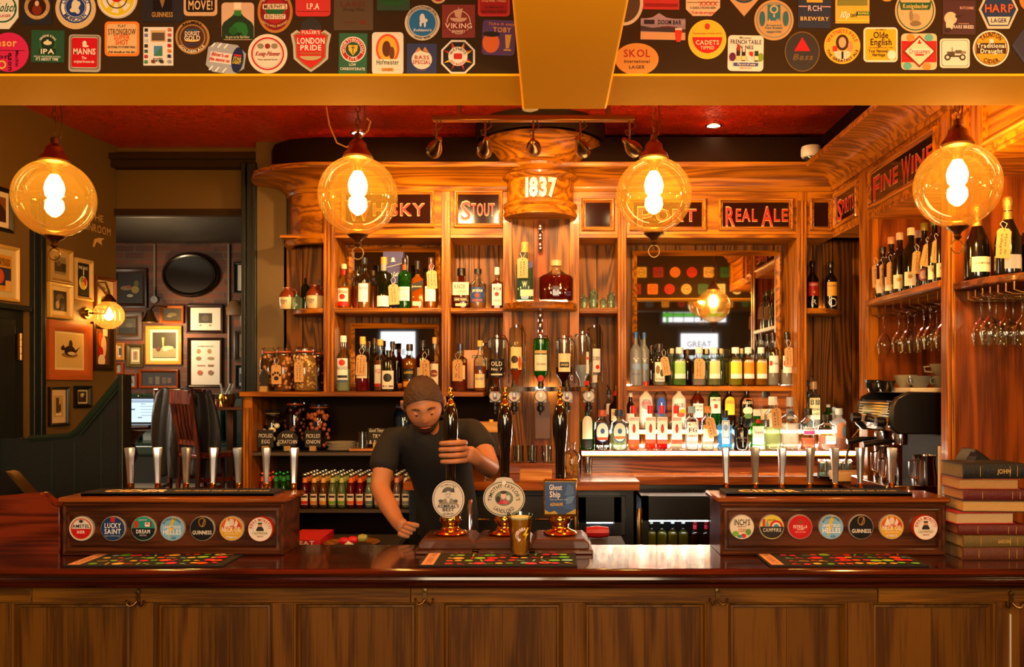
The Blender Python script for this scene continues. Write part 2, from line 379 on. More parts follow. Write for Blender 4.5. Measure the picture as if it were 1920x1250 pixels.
# picture wall, running almost straight away from the viewer
WD = Vector((.1375, 1, 0)).normalized(); WO = Vector((-2.672, 4.5, 0)); WN = Vector((WD.y, -WD.x, 0))
def wp(t, z, off=0): return WO + WD * t + WN * off + Vector((0, 0, H(z)))
def wt(px):  # distance along the wall of a photo column
    u = (px - PX) / F; return (u * WO.y - WO.x) / (WD.x - u * WD.y)
def wz(px, py): q = WO + WD * wt(px); return (PY - py) / F * q.y
def wbox(m, t0, t1, z0, z1, o0, o1):
    vs = [wp(t, z, o) for z in (z0, z1) for t, o in ((t0, o0), (t1, o0), (t1, o1), (t0, o1))]
    return m.add(vs, [(0,3,2,1),(4,5,6,7),(0,1,5,4),(1,2,6,5),(2,3,7,6),(3,0,4,7)])
m = M(OLIVE); wbox(m, -6.2, .605, -CH, CEIL, -.12, 0); struct('wall_left', m)
m = M(GREEN)
for a, b, o in ((wt(55), wt(62), .03), (wt(62), wt(70), .05), (wt(70), wt(79), .025)): wbox(m, a, b, -CH, .98, 0, o)
struct('trim_3', m, bevel=.004)
m = M(GREEN); wbox(m, wt(-60), wt(34), -CH, wz(20, 575), 0, .03); wbox(m, wt(-60), wt(40), wz(20, 582), wz(20, 572), 0, .06); wbox(m, wt(-60), wt(14), -CH, wz(20, 600), .03, .045)
d1 = struct('door_1', m, bevel=.003)
for py in (650, 845):
    h = M(OLDBRASS); q = wt(22)
    for k in range(4): h.lathe([(.008, -.016), (.008, .016)], *wp(q, wz(22, py) + (k - 1.5) * .034, .052), n=8)
    wbox(h, q - .02, q + .02, wz(22, py) - .065, wz(22, py) + .065, .045, .048); h.build('hinge', d1)
# ---- beams with the beer mat collage
m = M(DKB); m.box(-2.9, 3.5, 2.15, 2.37, H(.782) + .004, H(CEIL)); m.use(AMBER); m.box(-2.9, 3.5, 2.148, 2.372, H(.782), H(.782) + .006); struct('trim_4', m)
m = M(AMBER); m.box(-.075, .16, -3.2, 2.386, H(.775), H(CEIL)); struct('trim_5', m, bevel=.006)
m = M(DKB); m.box(-2.9, 3.5, -.9, -.7, H(.95), H(CEIL)); struct('trim_6', m)
# ---- the wall behind the viewer, seen in the bar mirrors
m = M(mat('#33261a', .6)); wy = -3.0; m.box(-4.4, 3.6, wy - .1, wy, 0, 3.1); struct('wall_front', m)
def street_window(name, x0, x1, z0, z1, lines=None, sg=False):
    root = M(mat('#2c2a24', .5)); z0, z1 = H(z0), H(z1)
    for a, b, c, d in ((x0 - .06, x0, z0 - .06, z1 + .06), (x1, x1 + .06, z0 - .06, z1 + .06), (x0, x1, z0 - .06, z0), (x0, x1, z1, z1 + .06)): root.box(a, b, wy, wy + .05, c, d)
    o = struct(name, root)
    g = M(emis('#e8f0ff', 1.1)); g.box(x0, x1, wy + .004, wy + .01, z0, z1); g.build('daylit_pane', o)
    if sg:
        l_ = M(mat('#1a1a18', .5))
        for i in range(1, 6): xx = x0 + (x1 - x0) * i / 6; l_.box(xx - .005, xx + .005, wy + .01, wy + .018, z0, z1)
        for q in (.35, .62): zz = z0 + (z1 - z0) * q; l_.box(x0, x1, wy + .01, wy + .018, zz - .004, zz + .004)
        l_.build('leading', o); s = M(emis('#4fae1a', .8)); s.box(x0, x1, wy + .011, wy + .014, z0 + (z1-z0)*.35, z0 + (z1-z0)*.6); s.box(x0 + .05, x0 + .09, wy + .011, wy + .014, z0, z1); s.build('green_glass', o)
    if lines:
        a = Art(((x0 + x1) / 2, wy + .012, 0), 1, out=(0, 1, 0))
        for k, t in enumerate(lines): a.text(0, z1 - .16 - k * .15, min(x1 - x0 - .1, .075 * len(t)), .085, '#3b3b3b', t, 0)
        a.build('lettering', o)
street_window('window_added', -1.25, 1.05, -.3, 1.15)  # unseen window, added to give the front daylight a source clear of the mirrors
street_window('window_1', 1.72, 2.68, .98, 1.21, None, True)
street_window('window_2', 1.99, 2.56, .2, .81, ['GREAT', 'BRITISH', 'PUB'])
street_window('window_3', -2.56, -2.03, .2, .84, ['', 'THE', 'ADMIRAL'])
# ================================================================ the back bar
bb = thing('back_bar_cabinet', 'tall oak back bar with fluted posts, shelves and painted glass signs along the back wall', 'cabinet', (0, 4.8, H(-.47)))
def fluted(m, x0, x1, y0, y1, z0, z1, ax='x'):
    w_ = x1 - x0; m.box(x0, x1, y0 + .008, y1, z0, z1)
    for k in range(3):
        a = x0 + w_ * (.04 + .335 * k); m.box(a, a + w_ * .25, y0, y0 + .02, z0, z1 - .06)
m = M(BRDV); x = -1.56
while x < 1.98: m.box(x + .002, x + .113, 5.0, 5.018, H(-.47), H(.86)); x += .115
m.build('back_boards', bb, bevel=.003)
for a, b, z0 in ((607, 628, -.03), (828, 845, -.03), (1158, 1175, -.2), (1494, 1512, -.2)):
    m = M(OAKV); fluted(m, X(a, FD), X(b, FD), FD - .012, 5.0, H(z0), H(1.095)); m.build('post', bb, bevel=.002)
# frieze and cornice run round the corner
plan = [(-1.52, 5.06), (-1.505, 4.95), (-1.46, 4.85), (-1.38, 4.78), (-1.25, FD), (1.579, FD), (1.579, 2.5)]
m = M(OAKH); m.mould(plan, [(0, H(.846)), (0, H(1.1)), (.03, H(1.1)), (.03, H(.846))], plane='xy'); m.build('frieze', bb)
m = M(OAKH)
cove = [(.02, 1.085), (-.012, 1.085), (-.02, 1.1), (-.02, 1.11)] + [(-.03 - .16 * (1 - cos(R(a))), 1.11 + .062 * sin(R(a)) * 1) for a in (8, 25, 42, 58, 74, 90)] + [(-.205, 1.172), (-.21, 1.182), (-.21, 1.197), (.02, 1.197)]
m.mould(plan, [(u, H(z)) for u, z in cove], plane='xy'); m.build('cornice', bb, smooth=30)
m = M(mat('#1c0d05', .7, spec=.05)); m.mould(plan, [(-.1, H(1.197)), (-.1, H(1.36)), (.02, H(1.36)), (.02, H(1.197))], plane='xy'); m.build('upper_fascia', bb)
m = M(OAKH); m.mould(plan[:5], [(.01, H(.80)), (-.02, H(.80)), (-.035, H(.825)), (-.02, H(.85)), (.01, H(.85))], plane='xy'); m.build('lower_moulding', bb)
m = M(OAKH); m.box(-1.5, 1.579, FD + .0, 5.0, H(.83), H(.848)); m.box(1.579, 2.1, 2.5, FD, H(.83), H(.848)); m.build('soffit', bb)
# painted glass signs in moulded frames
PRF = [(0, 0), (0, .012), (.006, .018), (.012, .016), (.016, .008), (.022, .01), (.026, 0)]
def signframe(px0, px1, py0, py1, text=None, sp=None):
    x0, x1, z1, z0 = X(px0, FD), X(px1, FD), Z(py0, FD), Z(py1, FD); y = FD
    m = M(OAKH); m.mould([(x0, z0), (x1, z0), (x1, z1), (x0, z1)], PRF, True, 'xz', y); f = m.build('sign_frame', bb)
    g = M(mat('#230d06', .12, spec=.2)); g.box(x0 + .02, x1 - .02, y - .004, y - .001, z0 + .02, z1 - .02); g = g.build('sign_glass', f)
    if text: sign_text(Art(((x0 + x1) / 2, y - .0045, (z0 + z1) / 2), .00297), text, px1 - px0 - 24, g)
def sign_text(a, text, w_, g):
    ws = text.split(' '); tot = sum(len(q) + 1.2 for q in ws); x = -w_ / 2
    for lay_, (col, bo) in enumerate((('#b88a50', .03), ('#b3201a', .01))):
        x = -w_ / 2
        for q in ws:
            cw = w_ * (len(q) + 1.0) / tot; c1 = cw * .30 if len(q) > 3 else cw * .42
            a.text(x + c1 / 2, -3, c1, 33 + (3 if not lay_ else 0), col, q[0], bo)
            a.text(x + c1 + (cw - c1) / 2, -1, (cw - c1) * .96, 21 + (2 if not lay_ else 0), col, q[1:], bo); x += cw + w_ * .2 / tot * 3
    a.build('lettering', g)
signframe(640, 815, 357, 427, 'WHISKY'); signframe(851, 943, 357, 427, 'STOUT'); signframe(1090, 1152, 372, 433)
signframe(1180, 1324, 372, 433, 'PORT'); signframe(1347, 1487, 372, 433, 'REAL ALE'); signframe(1518, 1561, 372, 433)
def sidesign(d1_, d0_, text=None, glass_=True):  # on the side frieze, X = 1.579, from depth d1 (far) to d0 (near)
    m = M(OAKY); zz0, zz1 = H(.872), H(1.062); m.mould([(d0_, zz0), (d0_, zz1), (d1_, zz1), (d1_, zz0)], [(-u, h) for u, h in PRF], True, 'yz', 1.579); f = m.build('sign_frame', bb)
    g = M(mat('#230d06', .1, spec=.8) if glass_ else OAKY); g.box(1.575, 1.578, d0_ + .02, d1_ - .02, zz0 + .02, zz1 - .02); g = g.build('sign_glass' if glass_ else 'burr_panel', f)
    if text: sign_text(Art((1.5745, (d0_ + d1_) / 2, (zz0 + zz1) / 2), .0032, right=(0, -1, 0), out=(-1, 0, 0)), text, (d1_ - d0_) / .0032 - 26, g)
sidesign(4.71, 4.36, 'SPIRITS'); sidesign(4.2, 3.47, 'FINE WINE'); sidesign(3.32, 3.21, None, False); sidesign(3.09, 2.62, None, False)
# shelves of the left and centre bays
def shelf(m, px0, px1, py, d0=FD, d1=5.0, th=.03, dd=0):
    m.box(X(px0, d0), X(px1, d0), d0, d1, Z(py, d0) - th, Z(py, d0))
    m.box(X(px0, d0), X(px1, d0), d0 - .012, d0, Z(py, d0) - th * .75, Z(py, d0) - th * .15)
for a, b in ((628, 828), (845, 944), (1086, 1158)):
    m = M(OAKH); shelf(m, a, b, 577); m.build('shelf', bb, bevel=.003)
def rshelf(name, x0, x1, d0, d1, z, left, parent, th=.03):  # shelf with one quarter round end
    m = M(OAKH); r = min(d1 - d0, (x1 - x0) * .9); pts = []
    if left: pts = [(x1, d1), (x1, d0)] + [(x0 + r - r * sin(R(a)), d0 + (d1 - d0) * (1 - cos(R(a)))) for a in range(0, 91, 10)]
    else: pts = [(x0, d1), (x0, d0)] + [(x1 - r + r * sin(R(a)), d0 + (d1 - d0) * (1 - cos(R(a)))) for a in range(0, 91, 10)]
    m.prism(pts, 'z', z - th, z); return m.build(name, parent, bevel=.005)
rshelf('shelf', X(528, FD), X(607, FD), FD, 5.0, Z(577, FD), True, bb)
rshelf('shelf', X(1512, FD), X(1602, FD), FD, 5.0, Z(577, FD), False, bb)
# light strips at the back of the upper shelves
for a, b in ((560, 603), (632, 826), (848, 942), (1088, 1156), (1514, 1560)):
    m = M(emis('#ffd9a0', 30)); m.box(X(a, 4.97), X(b, 4.97), 4.985, 4.995, Z(577, FD) + .001, Z(577, FD) + .008); m.build('light_strip', bb)
# centre pilaster with drum capital
cp = thing('centre_pilaster', 'oak pilaster in the middle of the back bar topped by a drum reading 1837', 'pilaster', (-.05, 4.72, H(-.47)))
m = M(OAKV); m.box(X(943, 4.72), X(960, 4.72), 4.72, 5.0, H(-.47), H(1.0)); m.box(X(1068, 4.72), X(1086, 4.72), 4.72, 5.0, H(-.47), H(1.0)); m.build('stile', cp, bevel=.002)
m = M(BRDV)
for a, b in ((960, 1001), (1027, 1068)): m.box(X(a, 4.72), X(b, 4.72), 4.735, 4.76, H(-.47), H(1.0))
m.build('panel', cp)
m = M(SIDEV); m.box(X(1001, 4.72), X(1027, 4.72), 4.73, 4.76, H(-.47), H(1.0)); m.build('centre_strip', cp, bevel=.002)
m = M(OAKH); dc = -.05
m.lathe([(r, H(z)) for r, z in ((.185, .93), (.20, .932), (.206, .945), (.20, .962), (.196, .972), (.205, .985), (.203, 1.0), (.19, 1.008), (.183, 1.012), (.183, 1.125), (.196, 1.13), (.21, 1.14), (.212, 1.152), (.2, 1.162), (.208, 1.17), (.222, 1.182), (.226, 1.196), (.218, 1.208), (.232, 1.215), (.238, 1.235), (.258, 1.265), (.288, 1.292), (.322, 1.308), (.335, 1.312), (.338, 1.328), (.33, 1.335), (0.0, 1.335))], dc, 4.73, 0, n=40, a0=pi, a1=2*pi)
m.prism([(dc + .2 * cos(R(a)), 4.73 + .2 * sin(R(a))) for a in range(180, 361, 10)], 'z', H(.928), H(.934)); m.build('drum_capital', cp, smooth=25)
m = M(mat('#1c0e06', .5)); m.lathe([(.36, H(1.335)), (.36, H(1.43))], dc, 4.73, 0, n=40, a0=pi, a1=2*pi); m.box(-.4, .3, 4.73, 4.95, H(1.335), H(1.43)); m.build('ceiling_collar', cp)
a = Art((dc, 4.73, H(1.067)), .00287, r=.1835)
a.n = 14; a.text(0, 0, 64, 33, '#f1e6d2', '1837', .05); a.n = 5; a.text(1, -1, 65, 34, '#6d3510', '1837', .06); a.build('numerals', cp)
m = M(OAKH); hs = [(dc - .2, 4.73)] + [(dc + .205 * cos(R(t)), 4.73 + .2 * sin(R(t))) for t in range(180, 361, 12)]
m.prism(hs[1:], 'z', Z(578, 4.6) - .005, Z(566, 4.6) + .0); m.build('half_round_shelf', cp, bevel=.006)
for z1, z0 in ((Z(415, 4.68), Z(470, 4.68)), (Z(580, 4.68), Z(640, 4.68))):
    m = M(CHROME); n_ = 3
    for k in range(n_): zz = z1 - (z1 - z0) * (k + .5) / n_; m.lathe([(.009, -.03), (.014, -.015), (.014, .015), (.009, .03)], dc, 4.7, zz, n=10)
    m.box(dc - .012, dc + .012, 4.7, 4.72, z0, z1); m.build('shelf_bracket', cp)
m = M(emis('#ffd9a0', 30)); m.box(-.2, .1, 4.725, 4.732, Z(566, 4.6) + .001, Z(566, 4.6) + .008); m.build('light_strip', cp)
# mirrors
def mirror(px0, px1, py0, py1, label):
    d = 4.985; x0, x1, z1, z0 = X(px0, d), X(px1, d), Z(py0, d), Z(py1, d)
    t = thing('wall_mirror', label, 'mirror', ((x0 + x1) / 2, d, z0), group=None)
    m = M(OAKH); m.mould([(x0, z0), (x1, z0), (x1, z1), (x0, z1)], [(0, 0), (0, .02), (.01, .026), (.02, .02), (.028, .01), (.034, .008), (.034, 0)], True, 'xz', 4.997); m.build('mirror_frame', t)
    g = M(mat('#cfc6ba', .025, 1)); g.box(x0 + .03, x1 - .03, d + .001, d + .006, z0 + .03, z1 - .03); g.build('mirror_glass', t); return t
mirror(652, 826, 463, 574, 'oak framed mirror behind the whisky bottles on the upper left shelf')
mirror(656, 824, 606, 728, 'oak framed mirror behind the bottles on the left worktop')
mirror(1185, 1464, 470, 726, 'large oak framed mirror behind the vodka bottles on the right')
# ---- right hand tiers
def led_shelf(m_, name, label, x0, x1, y0, y1, z, led):
    t = thing(name, label, 'shelf', (x0, y0, z - .03)); m_.box(x0, x1, y0 + .012, y1, z - .03, z); m_.build('board', t, bevel=.003)
    if led: e = M(emis('#ffe6c8', 34)); e.box(x0, x1, y0, y0 + .011, z - .02, z - .004); e.build('light_strip', t)
    e = M(emis('#ffe6c8', 16)); e.box(x0 + .03, x1 - .03, y1 - .012, y1 - .004, z + .001, z + .009); e.build('light_strip', t)  # hidden glowing strip, added behind the bottles to backlight them
    return t
led_shelf(M(OAKH), 'bottle_shelf', 'long lowest bottle shelf with glowing white edge', .175, 1.655, 4.6, 4.995, H(-.345), 1)
led_shelf(M(OAKH), 'bottle_shelf', 'middle bottle shelf with glowing white edge behind the gin bottles', .33, 1.6, 4.76, 4.995, H(-.238), 1)
t = led_shelf(M(OAKH), 'bottle_shelf', 'plain top bottle shelf under the large mirror', .375, 1.47, 4.83, 4.993, H(.006), 0)
m = M(wood('#9a5722', '#5b2a0c', 'x', .35, .3, 14, .8)); m.box(.39, 1.455, 4.9, 4.995, H(-.237), H(-.024)); m.build('burr_riser', t)
m = M(wood('#6d3413', '#32140a', 'x', .3, .4, 10, 1.2)); m.box(.175, 1.75, 4.66, 4.69, H(-.466), H(-.376)); m = m.build('splash_board'); tag(m, 'dark figured splash board between the lowest bottle shelf and the back counter', 'splash board')
# ---- back counters
def ctop(name, label, boxes, th=.045):
    m = M(wood('#a45a1e', '#6d3510', 'x', .25, .4, 8))
    for a, b, c, d in boxes: m.box(a, b, c, d, H(-.4665) - th, H(-.4665))
    return tag(m.build(name, bevel=.004), label, 'worktop')
ctop('back_counter_top', 'orange oak counter top below the optics', [(-.72, .446, 4.2, 5.0)])
ctop('back_counter_top', 'orange oak counter top below the bottle shelves, reaching round to the coffee machine', [(.447, 1.5, 4.45, 5.0), (1.5, 2.1, 3.44, 5.0)])
uc = thing('under_counter_unit', 'black under counter unit below the oak counter', 'cabinet', (0, 4.4, 0))
m = M(BLACK); m.box(-.7, .42, 4.26, 5.0, 0, H(-.512)); m.build('carcass', uc)
for a, b in ((-.66, -.2), (-.17, .38)):
    m = M(mat('#181412', .35)); m.box(a, b, 4.245, 4.26, H(-.74), H(-.54)); dr = m.build('drawer', uc, bevel=.004)
    m = M(OLDBRASS); m.tube([(a + .1, 4.235, H(-.66)), (a + .12, 4.22, H(-.655)), (b - .12, 4.22, H(-.655)), (b - .1, 4.235, H(-.66))], .005); m.build('handle', dr)
m = M(BLACK); m.box(.47, 2.08, 4.52, 5.0, 0, H(-.512)); m.box(1.55, 2.08, 3.5, 4.52, 0, H(-.512)); o = m.build('under_counter_unit'); tag(o, 'black base unit under the right hand back counter', 'cabinet')
# ---- left worktop over open shelves
ls = thing('open_shelf_unit', 'oak topped open shelving holding pickle jars and mixer bottles', 'shelving', (-1.0, 4.6, 0))
m = M(OAKH); m.box(X(448, 4.53), X(906, 4.53), 4.53, 5.0, H(-.052), H(-.026)); m.build('worktop', ls, bevel=.004)
m = M(OAKV); fluted(m, X(455, 4.56), X(472, 4.56), 4.56, 4.62, H(-1.3), H(-.052)); m.box(X(455, 4.56), X(472, 4.56), 4.62, 5.0, 0, H(-.052)); m.build('post', ls)
m = M(mat('#2a1a0e', .7, spec=.08)); m.box(X(470, 4.56), -.3, 4.985, 5.0, 0, H(-.052)); m.build('back_panel', ls)
for py in (848, 955):
    m = M(mat('#4b3a28', .5)); m.box(X(471, 4.58), -.55, 4.57, 4.985, Z(py + 6, 4.57), Z(py, 4.57)); m.build('shelf', ls)
    m = M(RUBBER); 
    for k in range(60): xx = X(472, 4.58) + k * .0175; m.box(xx, xx + .009, 4.575, 4.98, Z(py, 4.57), Z(py, 4.57) + .003)
    m.build('slotted_liner', ls)
# ---- side cabinet (wine) and its end panel
sc = thing('wine_cabinet', 'dark oak wine shelving along the right wall with hanging glass racks', 'cabinet', (1.9, 3.8, H(-.47)))
m = M(OAKV); m.box(1.575, 1.63, 4.222, 4.34, H(-.4665), H(1.095)); m.build('post', sc, bevel=.003)
m = M(SIDEV); m.box(1.63, 2.1, 4.225, 4.25, H(-.4665), H(.84)); m.build('far_panel', sc)
m = M(SIDEV); m.box(1.87, 1.89, 3.43, 4.225, H(-.4665), H(.84)); m.build('back_panel', sc)
m = M(SIDEV); m.box(1.581, 2.098, 3.365, 3.425, 0, H(.83)); m.build('near_panel', sc)
m = M(OAKV); [m.box(1.566 + k*.016, 1.576 + k*.016, 3.352, 3.38, 0, H(1.095)) for k in range(2)]; m.box(1.572, 1.6, 3.36, 3.425, 0, H(1.095)); m.box(1.573, 1.583, 3.11, 3.19, H(.846), H(1.095)); m.build('fluted_corner', sc, bevel=.002)
m = M(OAKY); m.box(1.572, 1.87, 3.427, 4.222, H(.398), H(.43)); m.box(1.562, 1.573, 3.427, 4.222, H(.402), H(.424)); m.build('shelf', sc, bevel=.003)
m = M(DRKH); m.prism([(1.585, 3.363), (1.595, 3.27), (1.62, 3.18), (1.66, 3.09), (1.72, 3.0), (1.8, 2.93), (1.9, 2.87), (2.0, 2.85), (2.098, 2.85), (2.098, 3.363)], 'z', H(.378), H(.41)); m.build('corner_shelf', sc, bevel=.008)
m = M(emis('#ffc27a', 40)); m.box(1.855, 1.865, 3.45, 4.2, H(.431), H(.438)); m.box(1.85, 2.05, 3.35, 3.36, H(.411), H(.416)); m.build('light_strip', sc)
for (x0, x1, y0, y1, z, n_) in ((1.58, 1.85, 3.46, 4.18, .385, 9), (1.64, 2.04, 3.0, 3.33, .372, 7)):
    for k in range(n_):
        yy = y0 + (y1 - y0) * k / (n_ - 1) if x0 < 1.7 else 3.18; m = M(OLDBRASS)
        if x0 < 1.7: m.tube([(x0 - .005, yy, H(z)), (x0 - .005, yy, H(z - .03)), (x0 + .02, yy, H(z - .038)), (x1, yy, H(z - .038))], .0025, 6)
        else: xx = x0 + (x1 - x0) * k / (n_ - 1); m.tube([(xx, 3.17 - (xx - 1.64) * .5, H(z)), (xx, 3.17 - (xx - 1.64) * .5, H(z - .03)), (xx, 3.34, H(z - .03))], .0025, 6)
        m.build('glass_rack_wire', sc)
# ================================================================ the front bar
ct = thing('bar_counter', 'long public bar with glossy mahogany top over panelled oak front', 'bar', (0, 2.9, 0))
m = M(BARTOP); m.box(-2.62, 2.1, 2.70, 3.12, H(-.602), H(-.576)); m.build('bar_top', ct, bevel=.006)
m = M(BARTOP); m.mould([(2.1, 2.71), (-2.62, 2.71)], [(0, H(-.576)), (.014, H(-.579)), (.022, H(-.59)), (.014, H(-.6)), (.004, H(-.604)), (.006, H(-.612)), (.0, H(-.62)), (-.012, H(-.626)), (-.004, H(-.63)), (-.008, H(-.64)), (-.03, H(-.648)), (-.06, H(-.65)), (-.06, H(-.58))], plane='xy'); m.build('nosing', ct, smooth=50)
m = M(PANH)
seams = [-2.62, X(60, 2.75), X(770, 2.75), X(1640, 2.75) + .01, 2.1]
for a, b in zip(seams, seams[1:]): m.box(a + .001, b - .001, 2.748, 2.79, H(-.695), H(-.64))
m.box(-2.62, 2.1, 2.748, 2.79, H(-1.52), H(-1.4)); m.build('rail', ct, bevel=.002)
for a, b in ((-60, 20), (245, 288), (510, 550), (782, 828), (1055, 1093), (1326, 1366), (1590, 1635), (1868, 1912)):
    m = M(PANV); m.box(X(a, 2.75), X(b, 2.75), 2.749, 2.79, H(-1.4), H(-.695)); m.build('stile', ct, bevel=.002)
ed = [20, 245, 288, 510, 550, 782, 828, 1055, 1093, 1326, 1366, 1590, 1635, 1868]
for a, b in zip(ed[::2], ed[1::2]):
    m = M(PANV); x0, x1 = X(a, 2.75), X(b, 2.75); k = 2; 
    for i in range(k): m.box(x0 + (x1-x0)*i/k + .0005, x0 + (x1-x0)*(i+1)/k - .0005, 2.772, 2.79, H(-1.4), H(-.695))
    m.use(PANV).mould([(x0, H(-1.4)), (x1, H(-1.4)), (x1, H(-.695)), (x0, H(-.695))], [(0, 0), (0, .018), (.006, .016), (.012, .006), (.018, .008), (.022, 0)], True, 'xz', 2.773); m.build('panel', ct)
m = M(RUBBER); m.box(-1.12, -.6, 3.12, 3.6, H(-.64), H(-.622)); m.build('inner_shelf', ct); m = M(RUBBER); m.box(.1, .3, 3.12, 3.56, H(-.64), H(-.622)); m.build('inner_shelf', ct)
m = M(DRKV); m.box(-2.62, 2.1, 2.79, 2.82, 0, H(-.6)); m.box(-2.62, 2.1, 2.73, 2.79, 0, H(-1.52)); m.build('carcass', ct)
m = M(mat('#d8d0c0', .3)); m.box(X(1893, 2.745), X(1893, 2.745) + .004, 2.742, 2.749, H(-1.4), H(-.73)); m.build('white_cable', ct)
# ================================================================ lamps
AMB = glass('#fff2d2', .018, '#ffca60', .8)
def globe_pendant(px, py, d, label, r=.14):
    c = P(px, py, d); t = thing('globe_pendant', label, 'pendant light', c + Vector((0, 0, r + .1)), group=None)
    L = t.location
    prof = [(r * sin(R(a)), r * -cos(R(a))) for a in range(15, 166, 6)]
    m = M(AMB); m.lathe(prof, *c, n=48); m.v = m.v; m.f = [f for f in m.f if len(f) == 4]; m.mi = [0] * len(m.f); m.fixn = False; m.build('glass_globe', t)
    b = M(emis('#ffc46a', 310)); q = [(.001, -.062), (.018, -.058), (.03, -.042), (.034, -.018), (.029, .004), (.018, .024), (.011, .036)]
    b.lathe(q, c.x, c.y, c.z + .055, n=16); b.build('bulb', t)
    k = M(OLDBRASS); k.lathe([(.016, .085), (.018, .11), (.03, .125), (.05, .13), (.054, .136), (.048, .15), (.034, .165), (.03, .185), (.014, .2), (.012, .22), (.004, .225)], *c, n=20); k.lathe([(.013, .09), (.013, .14)], *c, n=12); k.build('lamp_cap', t)
    k = M(OLDBRASS); k.lathe([(.036, -.134), (.037, -.139), (.03, -.146), (.014, -.156), (.010, -.165), (.014, -.171), (.010, -.178), (.004, -.182)], *c, n=16)
    k.tube([(c.x + .02 * cos(R(a)), c.y, c.z - .203 + .022 * sin(R(a))) for a in range(0, 360, 20)], .0025, 6, True); k.build('finial_ring', t)
    k = M(OLDBRASS); z = c.z + .225; i = 0
    while z < H(CEIL) - .02:
        e = (1, 0) if i % 2 else (0, 1); k.tube([(c.x + .008 * cos(R(a)) * e[0], c.y + .008 * cos(R(a)) * e[1], z + .012 + .014 * sin(R(a))) for a in range(0, 360, 30)], .0018, 5, True); z += .024; i += 1
    k.lathe([(.03, 0), (.035, -.012), (.02, -.03), (.004, -.034)], c.x, c.y, H(CEIL), n=16); k.build('chain', t)
    k = M(OLDBRASS); k.tube([(c.x + .016 + .007 * sin(j * .9), c.y + .01, c.z + .22 + (H(CEIL) - c.z - .24) * j / 14) for j in range(15)], .0022, 6); k.build('flex', t)
    return t
globe_pendant(102, 372, 3.12, 'amber glass globe pendant at far left above the left tap box, near the framed pictures')
globe_pendant(671, 367, 3.02, 'amber glass globe pendant hanging in front of the whisky sign', .139)
globe_pendant(1226, 366, 3.1, 'amber glass globe pendant hanging in front of the port sign', .137)
globe_pendant(1795, 348, 2.86, 'amber glass globe pendant at far right in front of the champagne bottles', .139)
c = globe_pendant(1030 + 1.6 / 1.0 * 1600, 725 - .88 * 1600, 1.0, 'amber glass globe pendant on the drinkers\' side seen only reflected in the large mirror')
# track of five brass spots
tr = thing('track_light', 'brass ceiling track carrying five small bell spotlights above the centre pilaster', 'track light', (X(1000, 3.9), 3.9, H(1.235)))
T0, T1, TD, TZ = X(812, 3.9), X(1190, 3.9), 3.9, H(1.225)
m = M(OLDBRASS); m.box(T0, T1, TD - .02, TD + .02, TZ - .012, TZ + .012); m.build('rail', tr, bevel=.003)
m = M(OLDBRASS); m.lathe([(.012, 0), (.012, H(CEIL) - TZ)], T0 + .12, TD, TZ, n=8); m.build('support_rod', tr); m = M(OLDBRASS); m.lathe([(.012, 0), (.012, H(CEIL) - TZ)], T1 - .12, TD, TZ, n=8); m.build('support_rod', tr)
for px, tx, k in ((819, -.9, 0), (910, -.45, 1), (1000, -.05, 2), (1088, .45, 3), (1180, 1.0, 4)):
    x = X(px, TD); q = Vector((x, TD, TZ - .12)); aim = (Vector((tx, 4.75, H(.8 if k != 2 else 1.0))) - q).normalized()
    rot = aim.to_track_quat('-Z', 'Y').to_matrix().to_4x4(); h = M(mat('#a07c46', .25, 1))
    h.lathe([(.004, .055), (.012, .05), (.014, .03), (.02, .012), (.032, -.015), (.036, -.045), (.034, -.06), (.030, -.06), (.028, -.03), (.01, .0)], n=20); h.v = [tuple(q + (rot @ Vector(v))) for v in h.v]
    hd = h.build('spot_head', tr)
    e = M(emis('#ffd79a', 30)); e.lathe([(.001, -.048), (.027, -.048)], n=14); e.v = [tuple(q + (rot @ Vector(v))) for v in e.v]; e.fixn = False; e.build('spot_bulb', hd)
    h = M(OLDBRASS); h.tube([(x, TD, TZ - .01), (x, TD, TZ - .05), q + Vector((0, 0, .02))], .005, 8)
    h.tube([(x + .015, TD, TZ - .01), (x + .03, TD - .01, TZ - .035), (x + .012, TD - .02, TZ - .055), (x - .02, TD - .02, TZ - .06), (x - .012, TD - .01, TZ - .08), q + Vector((0, 0, .05))], .0028, 6); h.build('swivel_arm', tr)
    lamp('SPOT', 'track_spot', q + aim * .07, (44, 26, 16, 26, 44)[k], (1, .62, .28), to=q + aim, spot_size=R(78), spot_blend=.7, shadow_soft_size=.03)
# recessed ceiling lights
for px, py, lab in ((1338, 234, 'small round recessed ceiling light in the red ceiling, right of the track'), (672, 248, 'small round recessed ceiling light above the whisky sign')):
    d = CEIL * F / (PY - py) ; c = P(px, py, d); t = thing('recessed_light', lab, 'ceiling light', c)
    m = M(CHROME); m.lathe([(.045, .0), (.045, -.006), (.036, -.01), (.034, -.002)], *c, n=24); m.build('bezel', t)
    m = M(emis('#fff0cf', 60)); m.lathe([(.001, -.004), (.034, -.004)], *c, n=20); m.fixn = False; m.build('lamp_disc', t)
    lamp('SPOT', 'recessed_spot', c + Vector((0, 0, -.02)), 40, (1, .75, .45), to=c + Vector((0, 0, -1)), spot_size=R(130), spot_blend=1, shadow_soft_size=.04)
